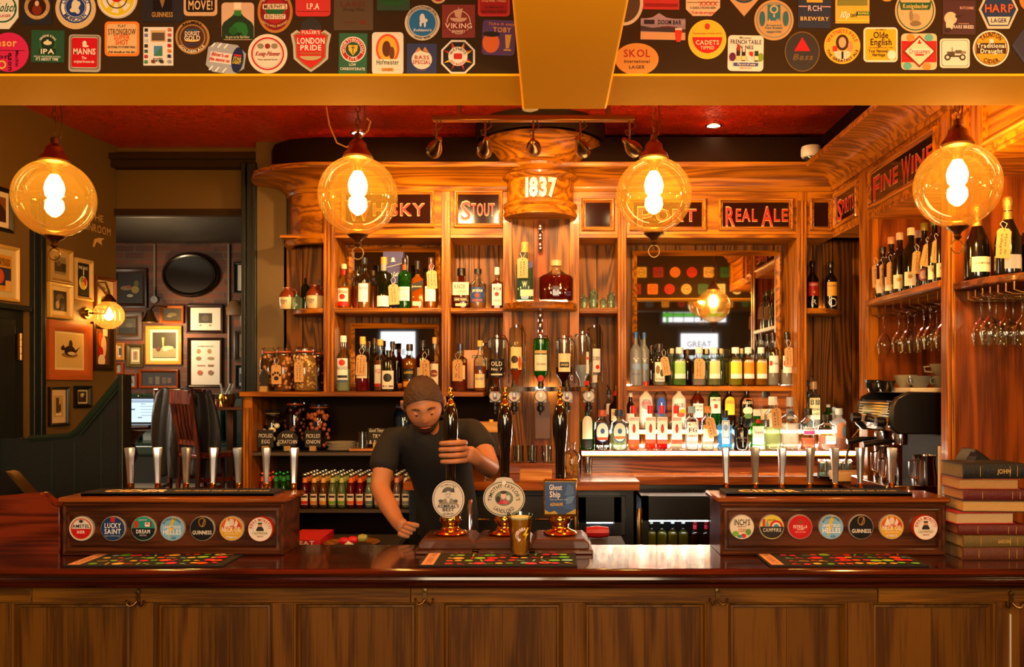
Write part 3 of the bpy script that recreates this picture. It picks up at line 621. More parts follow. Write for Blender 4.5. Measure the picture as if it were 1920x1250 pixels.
# security camera dome
c = P(1521, 291, 4.57); t = thing('dome_camera', 'white dome security camera on the cornice at the right corner of the ceiling', 'security camera', c)
m = M(mat('#d9d4cc', .4)); m.lathe([(.0, .045), (.05, .045), (.054, .03), (.054, .0), (.048, -.012), (.036, -.014)], *c, n=28); m.box(c.x - .02, c.x + .02, c.y, 4.66, c.z + .01, c.z + .035); m.build('housing', t)
m = M(mat('#2a2622', .05, spec=1)); m.lathe([(.037, -.012), (.034, -.03), (.024, -.045), (.01, -.052), (.0, -.053)], *c, n=24); m.build('tinted_dome', t)
m = M(mat('#d9d4cc', .4)); m.tube([c + Vector((.05, 0, .03)), c + Vector((.062, 0, .01)), c + Vector((.06, 0, -.02)), c + Vector((.045, .02, -.05))], .004, 6); m.build('cable', t)
# white dome (smoke detector) beside the beam
c = P(996, 203, CEIL * F / (PY - 203)); t = M(mat('#e6ddd0', .4)); t.lathe([(.0, -.03), (.02, -.028), (.045, -.018), (.05, 0)], *c, n=24); t = t.build('smoke_detector'); tag(t, 'small white round smoke detector on the ceiling just behind the central beam', 'smoke detector')

m = M(mat('#8a5a20', .6)); m.tube([P(612, 200, 3.6), P(618, 235, 3.6), P(632, 268, 3.6), P(650, 276, 3.6), P(672, 262, 3.6), P(690, 245, 3.6), P(695, 228, 3.6), P(688, 222, 3.6)] , .0035, 6)
tag(m.build('hanging_flex'), 'loose looped twisted flex hanging from the ceiling above the whisky pendant', 'cable')
# ================================================================ bottles
CLR = glass('#f4fbf8'); 
GLS = {'c': CLR, 'g': glass('#58b848', .15, '#28b030'), 'b': glass('#7a3a12', .25, '#5a2208'), 'k': mat('#0d0a09', .12, coat=.5), 'w': mat('#e9e4da', .35, coat=.4), 'B': glass('#a8dcf4', .2, '#6fb8e0'), 'f': glass('#e8eef0', .5, '#dfe6e8', rough=.3), 'o': glass('#4c5a24', .2, '#3c4a18'), 't': glass('#cfe8dc', .12, '#a8d4c0')}
SHP = {  # body top, shoulder top, neck radius, cap start, superellipse power, depth ratio
 'sp': (.60, .76, .36, .90, 2, 1), 'st': (.66, .76, .34, .88, 2, 1), 'wi': (.60, .78, .36, .90, 2, 1), 'ch': (.42, .80, .32, .80, 2, 1),
 'sq': (.60, .70, .36, .84, 5, .7), 'sl': (.64, .80, .30, .91, 2, 1), 'fl': (.56, .78, .26, .88, 2.6, .6), 'co': (.50, .86, .42, .88, 2, 1), 'tn': (.54, .72, .46, .86, 2, 1), 'md': (.66, .78, .42, .86, 2, 1)}
def body_prof(r, h, sh, k=1.0, top=None):
    b, s, nr, c, p, ay = SHP[sh]; top = top or c + .05
    q = [(r * .82, 0), (r * .97, h * .012), (r, h * .04), (r, h * b)]
    for t in (.15, .35, .55, .75, .9, 1): q.append((r * (1 - (1 - nr) * (1 - cos(pi * t)) / 2), h * (b + (s - b) * t)))
    q += [(r * nr * .96, h * (s + c) / 2), (r * nr, h * c)]
    return [(a * k, z) for a, z in q]
def bottle(px, base, d, h, w_, sh, gl, liq, lev, cap, art, label, name='bottle', cat='bottle', group=None, zb=None, pour=False, capstyle='screw'):
    s = d / F; H_ = h * s; r = w_ * s / 2; z0 = Z(base, d) if zb is None else H(zb); loc = Vector((X(px, d), d, z0))
    if zb is not None: H_ = Z(base - h, d) - z0
    t = thing(name, label, cat, loc, group=group); b, sv, nr, c, p, ay = SHP[sh]; n = 20
    prof = body_prof(r, H_, sh)
    m = M(GLS[gl]); m.lathe([(0, .003)] + prof + [(r * nr * 1.12, H_ * c), (r * nr * 1.12, H_ * (c + .02)), (r * nr * .8, H_ * (c + .02))], n=n, p=p, ay=ay); m.build('bottle_body', t, world=False)
    if liq:
        lm = glass(liq, .7, liq, .3); m = M(lm); zl = lev * H_ if lev else .5 * H_; q = [(a * .93, max(z, .006)) for a, z in prof if z < zl]; q.append((q[-1][0] * (1 if lev <= b else .9), zl)); q = [(0, .006)] + q + [(0, zl)]
        m.lathe(q, n=n, p=p, ay=ay); m.build('liquid', t, world=False)
    if cap:
        m = M(mat('#' + cap, .3, coat=.3)); ro = r * nr * (1.25 if capstyle == 'screw' else 1.0)
        if capstyle == 'box': m.lathe([(0, H_ * c), (r * .7, H_ * c), (r * .7, H_), (0, H_)], n=16, p=6)
        else: m.lathe([(0, H_ * (c - .02)), (ro, H_ * (c - .02)), (ro * 1.02, H_ * (c + .01)), (ro, H_ * .992), (ro * .9, H_), (0, H_)], n=16)
        m.build('cap', t, world=False)
    if pour:
        m = M(BLACK); m.tube([(0, 0, H_), (0, 0, H_ * 1.03), (-.012, 0, H_ * 1.14)], [.007, .004, .003], 8); m.build('pourer', t, world=False)
    if art:
        a = Art((0, -r * ay * 1.0, 0), s, right=(1, 0, 0)) if p > 2 else Art((0, 0, 0), s, r=r * 1.005)
        lo, hi = [], []
        for q_ in art.split(';'):
            k_ = q_.split(' '); (hi if len(k_) > 3 and k_[0] in 'rd' and float(k_[2]) > b * h + 2 else lo).append(q_)
        a.run(';'.join(lo)); a.v and a.build('label', t, world=False)
        if hi:
            a = Art((0, 0, 0), s, r=r * nr * 1.3) if 1 else None; a.run(';'.join(hi)); a.build('neck_label', t, world=False)
    return t
def L(x0, col, h1, h0, w_, extra=''):  # plain rectangular label from h0 to h1 above the base
    return f'r {x0} {(h0+h1)/2} {w_} {h1-h0} {col};' + extra
rows = """
645|579|4.85|84|28|sl|c|e07a18|.5|e8cfa0|r 0 26 22 26 efe0c0;r 0 10 22 8 c02018;T 0 32 18 5 a01810 SINGLE;d 0 23 5 5 c02018;r 0 69 9 9 b01818|cream capped whisky with red collar at the left end of the upper whisky shelf|.439
671|579|4.93|80|22|sl|c|c8620c|.55|1a1a1a||amber bottle with black cap half behind the second whisky bottle|.439
683|579|4.83|96|26|sp|c|e09a38|.5|2a2a2e|r 0 30 20 34 e6e4e8;T 0 38 16 4 4a6070 TALISKER;p d89018 -10 14 10 14 10 20 0 22 -10 26|pale gold bottle with white and blue label, second from left on the upper whisky shelf|.439
700|579|4.93|72|20|sp|c|b8640c|.6|3a2008||short amber bottle behind the white labelled whisky|.439
720|579|4.83|97|29|st|o|4a3408|.5|c89030|r 0 14 26 20 f0ece4;r 0 78 12 14 8a8a80|dark green bottle with gold cap carrying a card tag on the upper whisky shelf|.439
759|579|4.83|96|25|st|g|1e3a10|.55|2a2018|r 0 28 23 26 eee8d8;T 0 36 18 3 4a4a3a GLENFIDDICH;T 0 25 8 7 b8a878 12;r 0 78 8 10 c84818|green bottle with white label and red neck seal on the upper whisky shelf|.439
783|579|4.83|90|24|sq|c|e07010|.72|201814|p 221a10 -11 32 11 40 11 54 -11 46;T 0 42 18 3 e0c080 Johnnie;r 0 10 16 8 e0c8a0|square amber bottle with slanted black label on the upper whisky shelf|.439
808|579|4.83|96|26|st|c|d8801c|.45|4a2a14|r 0 28 22 28 f0e8d8;r 0 76 10 14 7a3010|brown capped tagged whisky at the right end of the upper whisky shelf|.439
865|579|4.85|76|34|sq|c|7a2408|.86|14100e|r 0 38 30 24 e6d2a8;T -2 42 20 8 2a1a10 KNOB;T 3 33 18 4 8a6030 CREEK;r 0 18 26 8 3a1a0c;T 0 18 22 4 e0c890 NINE YEARS;r 0 8 20 5 d8b890|square bourbon bottle with black top and cream label|.439
896|579|4.84|75|31|sp|c|d8a068|.2|1c1c20|r 0 26 27 28 2a4a80;T 0 34 20 5 e0d0a0 JIM BEAM;d 0 25 4 4 d04020;T 0 16 20 5 d06a3a DOUBLE OAK|clear tapering bottle with navy label between two bourbons|.439
932|579|4.84|78|22|sq|c|a04010|.72|f0ece4|r 0 27 18 40 f0ece2;T 0 38 15 7 2a2a2a JIM BEAM;d 0 28 4 4 c02818;T 0 16 12 3 6a5a4a BOURBON|bourbon bottle with white cap and tall white label|.439
945|579|4.93|60|16|sp|o|5a6a10|.6|c89a40|r 0 16 12 14 8ab030|small green labelled bottle partly behind the centre pilaster edge|.439
984|564|4.62|110|32|sq|t|486a58|.55|c09048|r 4 14 24 12 e8e0c0;p 3a3a70 -1 55 15 62 15 74 -1 67;T 0 30 8 10 e0d8b0 W|tall square bluish bottle with gold cap and card tag on the centre half round shelf|
1043|564|4.62|76|64|fl|c|902008|.62|d8a878|T 22 12 10 8 3a2a70 XO|round amber decanter with gold stopper and card tag on the centre half round shelf|
1095|579|4.85|31|13|md|t|||||smallest left hand of four old clear medicine bottles on the narrow shelf|.439
1113|579|4.83|42|17|md|t|||||tallest of four old clear medicine bottles on the narrow shelf|.439
1131|579|4.85|24|13|md|t|||||short greenish third of four old medicine bottles on the narrow shelf|.439
1146|579|4.83|38|15|md|t|||||right hand one of four old clear medicine bottles on the narrow shelf|.439
573|579|4.9|62|17|sl|o||||||tall dusty green bottle behind the stoneware jugs|.439
598|579|4.92|60|12|sp|t||||||thin blue green bottle behind the right stoneware jug|.439
556|579|4.83|31|22|md|t||||||small pale green glass jar bottle between the two stoneware jugs|.439
644|728|4.68|99|26|sp|c|e0f0d8|.4|ece8e0|r 0 42 22 40 eef0ee;d 0 54 6 6 d02820;T 0 44 20 6 2a3038 BACARDI;r 0 28 20 5 2a3038;T 0 20 20 5 3050a0 CARTA BLANCA|clear rum bottle with white cap and red round emblem beside the oak post|-.026
680|728|4.7|97|26|st|c|b01820|.25|d8b048|r 0 40 22 30 e8d8b0|red bottomed bottle with gold cap and card tag left of the lower mirror|-.026
702|728|4.85|94|20|sp|o|6a6a20|.5|2a1810||dark capped bottle behind the gold capped pair on the left worktop|-.026
713|728|4.75|92|25|sp|c|d07018|.6|d0a050|r 0 32 20 36 efe6d0;T 0 38 16 8 c02020 WOODS;r 0 12 18 6 c02020|gold capped bottle with red lettering on a white label, left worktop|-.026
729|728|4.66|80|30|st|k||||r 0 22 24 34 ece8dc;d 0 26 8 8 2a2a2a;T 0 10 20 4 2a2a2a RUM|black bottle with white label standing in front on the left worktop|-.026
736|728|4.88|88|20|sp|b|401808|.5|1a1a1e||black capped bottle behind the black rum bottle|-.026
768|728|4.68|83|29|st|c|c8660c|.7|2a2220|r 0 33 25 20 14100c;T 0 36 18 5 e0c060 LANGS;r 0 14 22 10 d09020|amber bottle with black label and gold band in front of the lower mirror|-.026
793|728|4.7|90|26|st|b|502010|.6|1a1a24|r 0 30 22 30 d8c8a8|brown bottle with card tag in front of the lower mirror|-.026
815|728|4.72|96|20|sp|c|c06818|.55|c08848|r 0 32 17 40 e6d8b8;d 0 34 7 7 7a3018;T 0 34 12 4 e0c8a0 Cream|bottle with round brown emblem next to the oak upright on the left worktop|-.026
863|728|4.7|84|27|st|c|b84810|.6|2a2a50|r 0 36 22 26 e8d8b0|cognac coloured bottle with blue cap and card tag on the left worktop|-.026
900|728|4.68|90|24|sp|c|e07818|.5|e0b860|r 0 20 20 26 ecd8a0;T 0 24 16 5 3a4a8a BRANDY;d 0 44 4 4 2a3070|orange brandy bottle with gold cap at the right end of the left worktop|-.026
1523|577|4.86|88|23|wi|k||.6|14100e|r 0 38 21 26 b81c1c;T 0 46 17 4 f0d0c0 RESERVE;d 0 32 2 2 f0c040;T 0 14 10 9 d0d0d0 R|black wine bottle with red label on the corner shelf|.439
1558|577|4.86|86|23|wi|k||.6|14100e|r 0 38 21 26 d89a30;T 0 44 17 3 5a3010 RESERVE;o 0 13 6 8 c8c8c8|black wine bottle with yellow label on the corner shelf|.439
"""
def parse(rows, group=None):
    for ln in rows.strip().split('\n'):
        c = ln.split('|'); f = float
        zb = f(c[-1]) if c[-1].strip() else None; lab = c[-2]; art = '|'.join(c[10:-2]).replace('|', '')
        bottle(f(c[0]), f(c[1]), f(c[2]), f(c[3]), f(c[4]), c[5], c[6], '#' + c[7] if c[7] else None, f(c[8]) if c[8] else 0, c[9] or None, art, lab, zb=zb, group=group, pour='pourer' in lab, capstyle='box' if 'square stopper' in lab else 'screw')
parse(rows)
BF = 'r 0 41 19 42 f0e6dc;T 0 58 16 5 c02820 BEEFEATER;e 0 40 3 8 c83018;e 0 46 2 3 a02010;r 0 16 19 7 d84a30'
VD = 'r 0 33 {w} 26 {c};T 0 46 18 5 f4f4e8 ABSOLUT;r 0 18 {w} 9 f4f0e8'
rows = f"""
1192|719|4.87|97|23|sl|f|||2a5aa0|T 0 48 12 8 f4f6f8 V;e 0 36 9 6 8aa8d0;T 0 22 18 4 5a6a8a GOOSE|left tall frosted vodka bottle with blue cap on the top right shelf|.006
1208|719|4.92|96|19|sl|f|||2a5aa0|T 0 48 10 8 f4f6f8 V;e 0 36 8 6 8aa8d0|second tall frosted vodka bottle with blue cap, partly behind the first|.006
1221|719|4.95|70|17|st|b|7a4010|.5|3a2010||small brown capped bottle between the frosted vodkas and the illustrated one|.006
1236|719|4.87|75|25|md|c|e8dcc8|.3|2a1a12|r 0 26 20 36 efe6d2;e -4 30 4 8 8a6a40;e 4 24 4 7 4a5a40;T 0 12 16 4 3a2a1a VODKA|bottle with brown cap and illustrated cream label carrying a slanting card tag|.006
1260|719|4.94|66|19|st|t|c8b050|.4|c8b890||pale short bottle behind and left of the lime green one|.006
1274|719|4.86|68|26|md|c|a8d868|.62|f0f0e8|{VD.format(w=22,c='a0d470')}|short round bottle of lime green spirit on the top right shelf|.006
1289|719|4.94|65|16|st|b|8a6020|.5|5a4020||small dark bottle right of the lime green one, set back|.006
1311|719|4.86|68|26|md|c|f0e8dc|.3|e8e4d8|r 0 33 22 26 ded6c0|short clear bottle fully covered by a card tag on the top right shelf|.006
1325|719|4.94|66|16|st|t|d8c070|.4|c0b080||pale bottle set back right of the tagged clear bottle|.006
1339|719|4.86|68|26|md|c|d8dc98|.55|f0f0e8|{VD.format(w=22,c='d0d490')}|short round bottle of pale straw coloured spirit on the top right shelf|.006
1352|719|4.94|66|16|st|t|d0a840|.4|c0b080||pale bottle set back right of the straw coloured one|.006
1379|719|4.86|68|27|md|c|f0e040|.62|f4f4ea|{VD.format(w=23,c='e8dc48')}|short round bottle of bright yellow spirit on the top right shelf|.006
1391|719|4.94|66|16|st|t|d0a840|.4|c0b080||pale bottle set back behind the yellow one|.006
1403|719|4.87|68|25|md|c|f08a18|.62|f4f4ea|{VD.format(w=21,c='f09020')}|left of two short orange bottles on the top right shelf|.006
1427|719|4.86|68|24|md|c|f4a828|.62|f4f4ea|{VD.format(w=20,c='f4b030')}|right of two short orange bottles on the top right shelf|.006
1427|719|4.95|94|19|sp|c|e8c890|.4|18120e||tall black capped bottle behind the right orange bottle|.006
1439|719|4.95|93|16|sp|c|e8c890|.4|18120e||tall thin black capped bottle set back behind the red square label bottle|.006
1449|719|4.87|96|23|st|c|f0e8e0|.3|1c1a1c|r 0 40 20 32 f2eee8;r -6 42 5 9 c83020;T 2 42 10 4 2a2a2a Ketel|tall clear vodka bottle with white label and red square, without tag|.006
1475|719|4.87|97|23|st|c|f0e8e0|.3|1c1a1c|r 0 40 20 32 f2eee8;r -6 42 5 9 c83020|tall tagged vodka bottle at the right end of the top shelf under the mirror|.006
1142|803|4.93|72|17|sp|c|f0c0b0|.6|3a3a3a|r 0 36 12 20 f0dcd4|slim pinkish bottle with black pourer at the left end of the middle shelf|-.238
1156|803|4.87|70|28|sp|b|401004|.7|c01c1c|r 0 26 24 22 ecd9a0;T 0 28 18 6 a03020 BRAMBLE|brown bottle with red cap and cream label on the middle shelf|-.238
1182|803|4.9|67|18|wi|k|||e4e0d8|r 0 20 16 16 e8e0d0|small dark bottle with white cap on the middle shelf|-.238
1211|803|4.87|88|25|sl|w|||c82418|d 0 46 10 10 9a9490;T 0 48 18 5 c03820 ARCHERS;r 0 76 10 4 c82418|white bottle with red cap and grey disc|-.238
1239|803|4.88|95|24|sl|c|e0e8f0|.3|1a2040|e 0 42 9 18 2a50a0;T 0 46 4 6 f0f0f4 X|clear bottle with navy cap and blue teardrop label|-.238
1273|803|4.87|86|26|sl|w|||2a1810|T 0 44 22 8 4a4a4a MALIBU;e 6 32 7 5 e0a020;e 2 26 8 4 d04828|white coconut rum bottle with brown cap|-.238
1308|803|4.87|88|24|sp|c|b03010|.75|c82020|r 0 34 22 26 f0e8d8;T 0 42 18 4 2a2020 SOUTHERN;T 0 35 18 4 2a2020 COMFORT;p c03018 -11 26 11 26 11 20 0 14 -11 20|red capped bottle of reddish liqueur with shield label on the middle shelf|-.238
1340|803|4.87|95|25|sp|g|286818|.6|c01818|r 0 44 22 30 f0e8c8;T 0 54 19 5 3a2a1a JAMESON;r 0 42 6 8 a83018|green whiskey bottle with red cap and cream label on the middle shelf|-.238
1367|803|4.87|86|24|sp|b|300c04|.8|1c120c|u 0 50 10 10 e8c030;r 0 38 20 24 e8c030;T 0 50 18 6 c02818 KAHLUA;r 0 76 8 4 e0b848|dark brown liqueur bottle with yellow label|-.238
1400|803|4.86|84|26|sp|k|||2a1c10|p b06030 -11 50 -7 57 7 57 11 50 11 42 -11 42;T 0 49 18 5 f0e0b0 BAILEYS;e 0 34 10 7 c8c098;e 0 24 8 5 4a6a30|black cream liqueur bottle with bronze label and pourer|-.238
1434|803|4.93|69|30|sq|c|a05010|.6|1a1410|r 0 26 24 20 d8b890|square amber bottle with wide square stopper behind the ribbed bottle|-.238
1498|803|4.87|86|24|md|c|e8e4dc|.5|d8a868|r 0 36 22 34 f0ecdc;T 0 48 18 9 201a14 818;T 0 36 18 4 201a14 TEQUILA;T 0 28 18 4 201a14 BLANCO|left of two clear tequila bottles with big black 818 numbers|-.238
1525|803|4.85|88|27|md|c|e8e4dc|.4|c8a070|r 0 38 22 40 e8ecb8;T 0 50 18 10 201a14 818;T 0 37 18 4 201a14 TEQUILA;T 0 28 18 4 201a14 BLANCO|right tequila bottle with big black 818 numbers and a pourer|-.238
1515|803|4.95|90|16|sp|B|||1a2438||tall bottle with blue neck half behind the right tequila bottle|-.238
1101|843|4.68|86|27|sp|g|1a8a20|.6|b03020|u 0 50 10 14 e8dcc8;r 0 36 20 30 e8dcc8;d 0 54 6 6 c82820;r 0 54 18 3 2a2a2a;r 0 12 20 14 1a1a1a|green vermouth bottle at the left end of the lowest shelf|-.345
1129|843|4.67|75|30|md|c|3a1c12|.5|c06038|e 0 34 14 19 2a4a88;e 0 34 12 17 f0ece4;d 0 36 4 5 3a5a98;r 0 22 20 5 d04828;T 0 8 24 4 f0e8e0 SLOE GIN|squat dark bottle with blue oval label and orange cap, second on the lowest shelf|-.345
1161|843|4.67|75|32|md|c|b8c498|.5|28384a|e 0 34 14 19 2a4a88;e 0 34 12 17 e0d8c8;d 0 36 4 5 3a5a98;r 0 24 20 5 c86838;T 0 8 24 4 e8e8e0 NAVY GIN|squat clear bottle with blue oval label and grey blue cap, third on the lowest shelf|-.345
1188|843|4.67|83|23|sq|c|f08a50|.55|d02820|{BF}|leftmost of four red capped square gin bottles, peach coloured|-.345
1219|843|4.68|83|22|sq|c|f05a28|.35|d02820|{BF}|second of four red capped square gin bottles, orange bottomed|-.345
1241|843|4.66|83|22|sq|c|d02020|.38|d02820|{BF}|third of four red capped square gin bottles, deep red bottomed|-.345
1268|843|4.67|83|24|sq|c|d8c8b8|.3|d02820|{BF}|rightmost of four red capped square gin bottles, clear liquid|-.345
1297|843|4.67|82|26|md|c|e8ecf0|.5|8ab0c0|r 0 36 22 34 e8e6e0;T 0 38 16 9 3a3028 EG;T 0 27 18 4 5a5048 EDINBURGH;d -6 48 2 2 d07030;d 7 50 2 2 e0b040|clear gin bottle reading EG with a black pourer|-.345
1327|843|4.67|82|25|md|c|f0e8d8|.3|c87a28|r 0 32 22 30 f0e8d8;e -6 44 4 4 e88a30;e 5 26 5 4 e8b040|clear gin bottle with copper cap and slanting card tag on the lowest shelf|-.345
1359|843|4.67|74|27|sq|B|a8d8f0|.7|2a2a30|r 0 34 14 44 e4ecf0;r 0 34 11 41 3a6a9a;r 0 34 9 39 e4ecf0;e 0 42 4 6 7a9ac0;T 0 24 9 3 2a3a5a GIN|pale blue square gin bottle|-.345
1390|843|4.66|62|28|md|k|||14100e|p e8dcc0 0 38 13 22 0 6 -13 22;T 0 24 20 4 5a5040 HENDRICKS;T 0 18 8 3 5a5040 GIN|squat black apothecary bottle with diamond label|-.345
1420|843|4.67|76|27|tn|g|f4f4f0|.3|e4e8e0|r 0 28 25 34 f2f0ea;T 0 34 18 5 5a6a5a Tanqueray;d 0 53 5 5 c82018;r 0 5 25 8 f2f0ea|green shouldered gin bottle with white label and red seal|-.345
1449|843|4.68|100|31|md|c|d0d8a8|.42|e0e0d8|r 0 52 20 18 f0f0d8|ribbed clear bottle of pale green spirit with card tag on the lowest shelf|-.345
1481|843|4.68|99|31|sq|c|e8dcd0|.5|a8a8b0|r 0 66 20 22 7a8088;u 0 68 6 5 3a3a4a;r 0 62 14 3 d0d0d8;T 0 60 16 3 f0f0f0 SILVER;T 0 20 8 10 a89888 8|tall square clear bottle with silver label on the lowest shelf|-.345
1515|843|4.67|78|27|md|c|e8a080|.28|2e2620|r 0 36 24 14 f0e8e8;r 0 33 24 6 e850a0;T 0 40 20 3 3a3a3a PINKSTER|pink gin bottle with bright pink band and dark stopper|-.345
1551|843|4.67|66|34|md|c|f0b8a8|.4|2e2620|r 3 20 22 16 f4ece4|squat round bottle of pale pink gin near the right end of the lowest shelf|-.345
1573|843|4.78|78|26|md|f|f0a070|.4|c8d8e0|e 2 34 12 15 e89a68;e 8 32 6 12 78b8d8|frosted white bottle with orange and blue design at the right end of the lowest shelf|-.345
1553|803|4.93|45|16|sp|g|||e0e8e8||small green bottle with white cap at the right end of the middle shelf|-.238
1564|803|4.88|40|15|md|f|||a8c8d8||white frosted bottle with pale blue cap at the right end of the middle shelf|-.238
"""
parse(rows)
def card_tag(px, py0, w_, h, d, rot, text, label, z=None):
    s = d / F; loc = P(px, py0, d); t = thing('price_tag', label, 'price tag', loc, group=None)
    W, HH = w_ * s / 2, h * s; c, q = cos(R(rot)), sin(R(rot))
    def r2(u, v): return (u * c - v * q, u * q + v * c)
    m = M(CARD); pts = [(-W * .6, 0), (W * .6, 0), (W, -HH * .1), (W, -HH), (-W, -HH), (-W, -HH * .1)]
    m.prism([r2(*p) for p in pts], 'y', -.0012, .0); cdo = m.build('card', t, world=False)
    a = Art((0, -.0013, 0), s); k = text.split('/')
    for i, ln in enumerate(k): u = (i - (len(k) - 1) / 2) * -w_ * .3; uu, vv = r2(u, -h * .52); a.text(uu, vv, h * .7, w_ * .18, '#3a2a20', ln, 0, rot=-90 + rot)
    a.ell(*r2(0, -3), 1.2, 1.2, '#5a4020'); a.build('handwriting', cdo, world=False)
    m = M(mat('#efe6d8', .8)); m.tube([(0, -.001, -3 * s), (-.5 * W, .004, 9 * s), (0, .012, 15 * s), (.5 * W, .004, 9 * s), (0, -.001, -3 * s)], .0009, 5); m.build('string', t, world=False)
for a in ((737, 533, 19, 38, 4.79, 4, 'Lagavulin/whisky', 'brown card tag on the dark green whisky bottle with the gold cap'),
 (809, 507, 19, 34, 4.79, 3, 'Single/malt/whisky', 'brown card tag on the last bottle of the upper whisky shelf'),
 (980, 483, 20, 38, 4.575, 0, 'Blue/label', 'brown card tag on the tall bluish bottle of the centre shelf'),
 (1047, 525, 20, 37, 4.585, -2, 'Luxury/cognac', 'brown card tag on the round amber decanter'),
 (678, 665, 19, 38, 4.65, -3, 'Golden/spiced/rum', 'brown card tag on the red bottomed bottle of the left worktop'),
 (796, 674, 18, 38, 4.64, 2, 'Rye/whisky', 'brown card tag on the brown bottle in front of the lower mirror'),
 (858, 674, 19, 40, 4.65, 0, 'Martell/VS', 'brown card tag on the blue capped cognac bottle'),
 (1245, 669, 15, 35, 4.83, 10, 'Polish/vodka', 'slanting brown card tag on the illustrated vodka bottle'),
 (1311, 672, 19, 38, 4.82, 0, 'Flavoured/vodka', 'brown card tag covering the short clear bottle on the top right shelf'),
 (1479, 651, 17, 36, 4.83, 2, 'Ketel One/vodka', 'brown card tag on the last tall vodka of the top right shelf'),
 (1330, 783, 17, 36, 4.63, 13, 'Seasonal/gin', 'slanting brown card tag on the copper capped gin'),
 (1455, 765, 18, 37, 4.62, 4, 'Japanese/gin', 'pinkish card tag on the ribbed bottle')): card_tag(*a)
# presentation boxes
def pbox(px, base, w_, h, d, col, art, label, dep=.07):
    s = d / F; z = Z(base, d); t = thing('presentation_box', label, 'box', (X(px, d), d, z)); m = M(mat(col, .5)); m.box(-w_*s/2, w_*s/2, 0, dep, 0, h*s); m.build('carton', t, world=False, bevel=.001)
    a = Art((0, -.0002, 0), s); a.run(art); a.build('print', t, world=False)
pbox(737, 579.5, 38, 108, 4.9, '#3c3668', 'd 0 94 3 3 e8dcc0;r 0 90 8 2 e8dcc0;p c8b890 -19 76 19 86 19 87 -19 77;I 0 66 30 8 e8dcc0 Blue Label;p c8b890 -19 42 19 54 19 55 -19 43;l 58a0d0 1.5 -6 42 14 48', 'tall slate blue whisky carton with slanted lettering behind the bottles on the upper shelf')
pbox(888, 728, 36, 72, 4.78, '#d89868', 'r 6 60 18 5 2a2018;T 6 60 16 3 f0e0c0 MARTELL', 'pale tan cognac carton on the left worktop')
# stoneware jugs
for px, w_, h, lab in ((539, 30, 41, 'left brown topped stoneware jug on the upper left shelf'), (591, 34, 46, 'right brown topped stoneware jug with handle on the upper left shelf')):
    s = 4.84 / F; t = thing('stoneware_jug', lab, 'jug', (X(px, 4.84), 4.84, H(.439))); r = w_*s/2; q = h*s
    m = M(mat('#d8c090', .35, coat=.4)); m.lathe([(0, 0), (r*.8, 0), (r*.95, q*.15), (r, q*.4), (r*.98, q*.55)], n=24); m.build('jug_body', t, world=False)
    m = M(mat('#7a3210', .25, coat=.6)); m.lathe([(r*.985, q*.54), (r*.95, q*.66), (r*.72, q*.8), (r*.45, q*.87), (r*.42, q*.92), (r*.5, q*.94), (r*.5, q), (r*.38, q)], n=24); m.build('glazed_top', t, world=False)
    m = M(mat('#7a3210', .25, coat=.6)); m.tube([(r*.5, 0, q*.9), (r*.9, 0, q*.92), (r*1.15, 0, q*.75), (r*.98, 0, q*.55)], .005); m.build('handle', t, world=False)
    a = Art((0, 0, 0), s, r=r*1.005); a.text(-4, h*.36, 16, 4, '#3a3028', 'STONE'); a.text(-4, h*.26, 8, 3, '#3a3028', 'CO'); a.build('printed_mark', t, world=False)
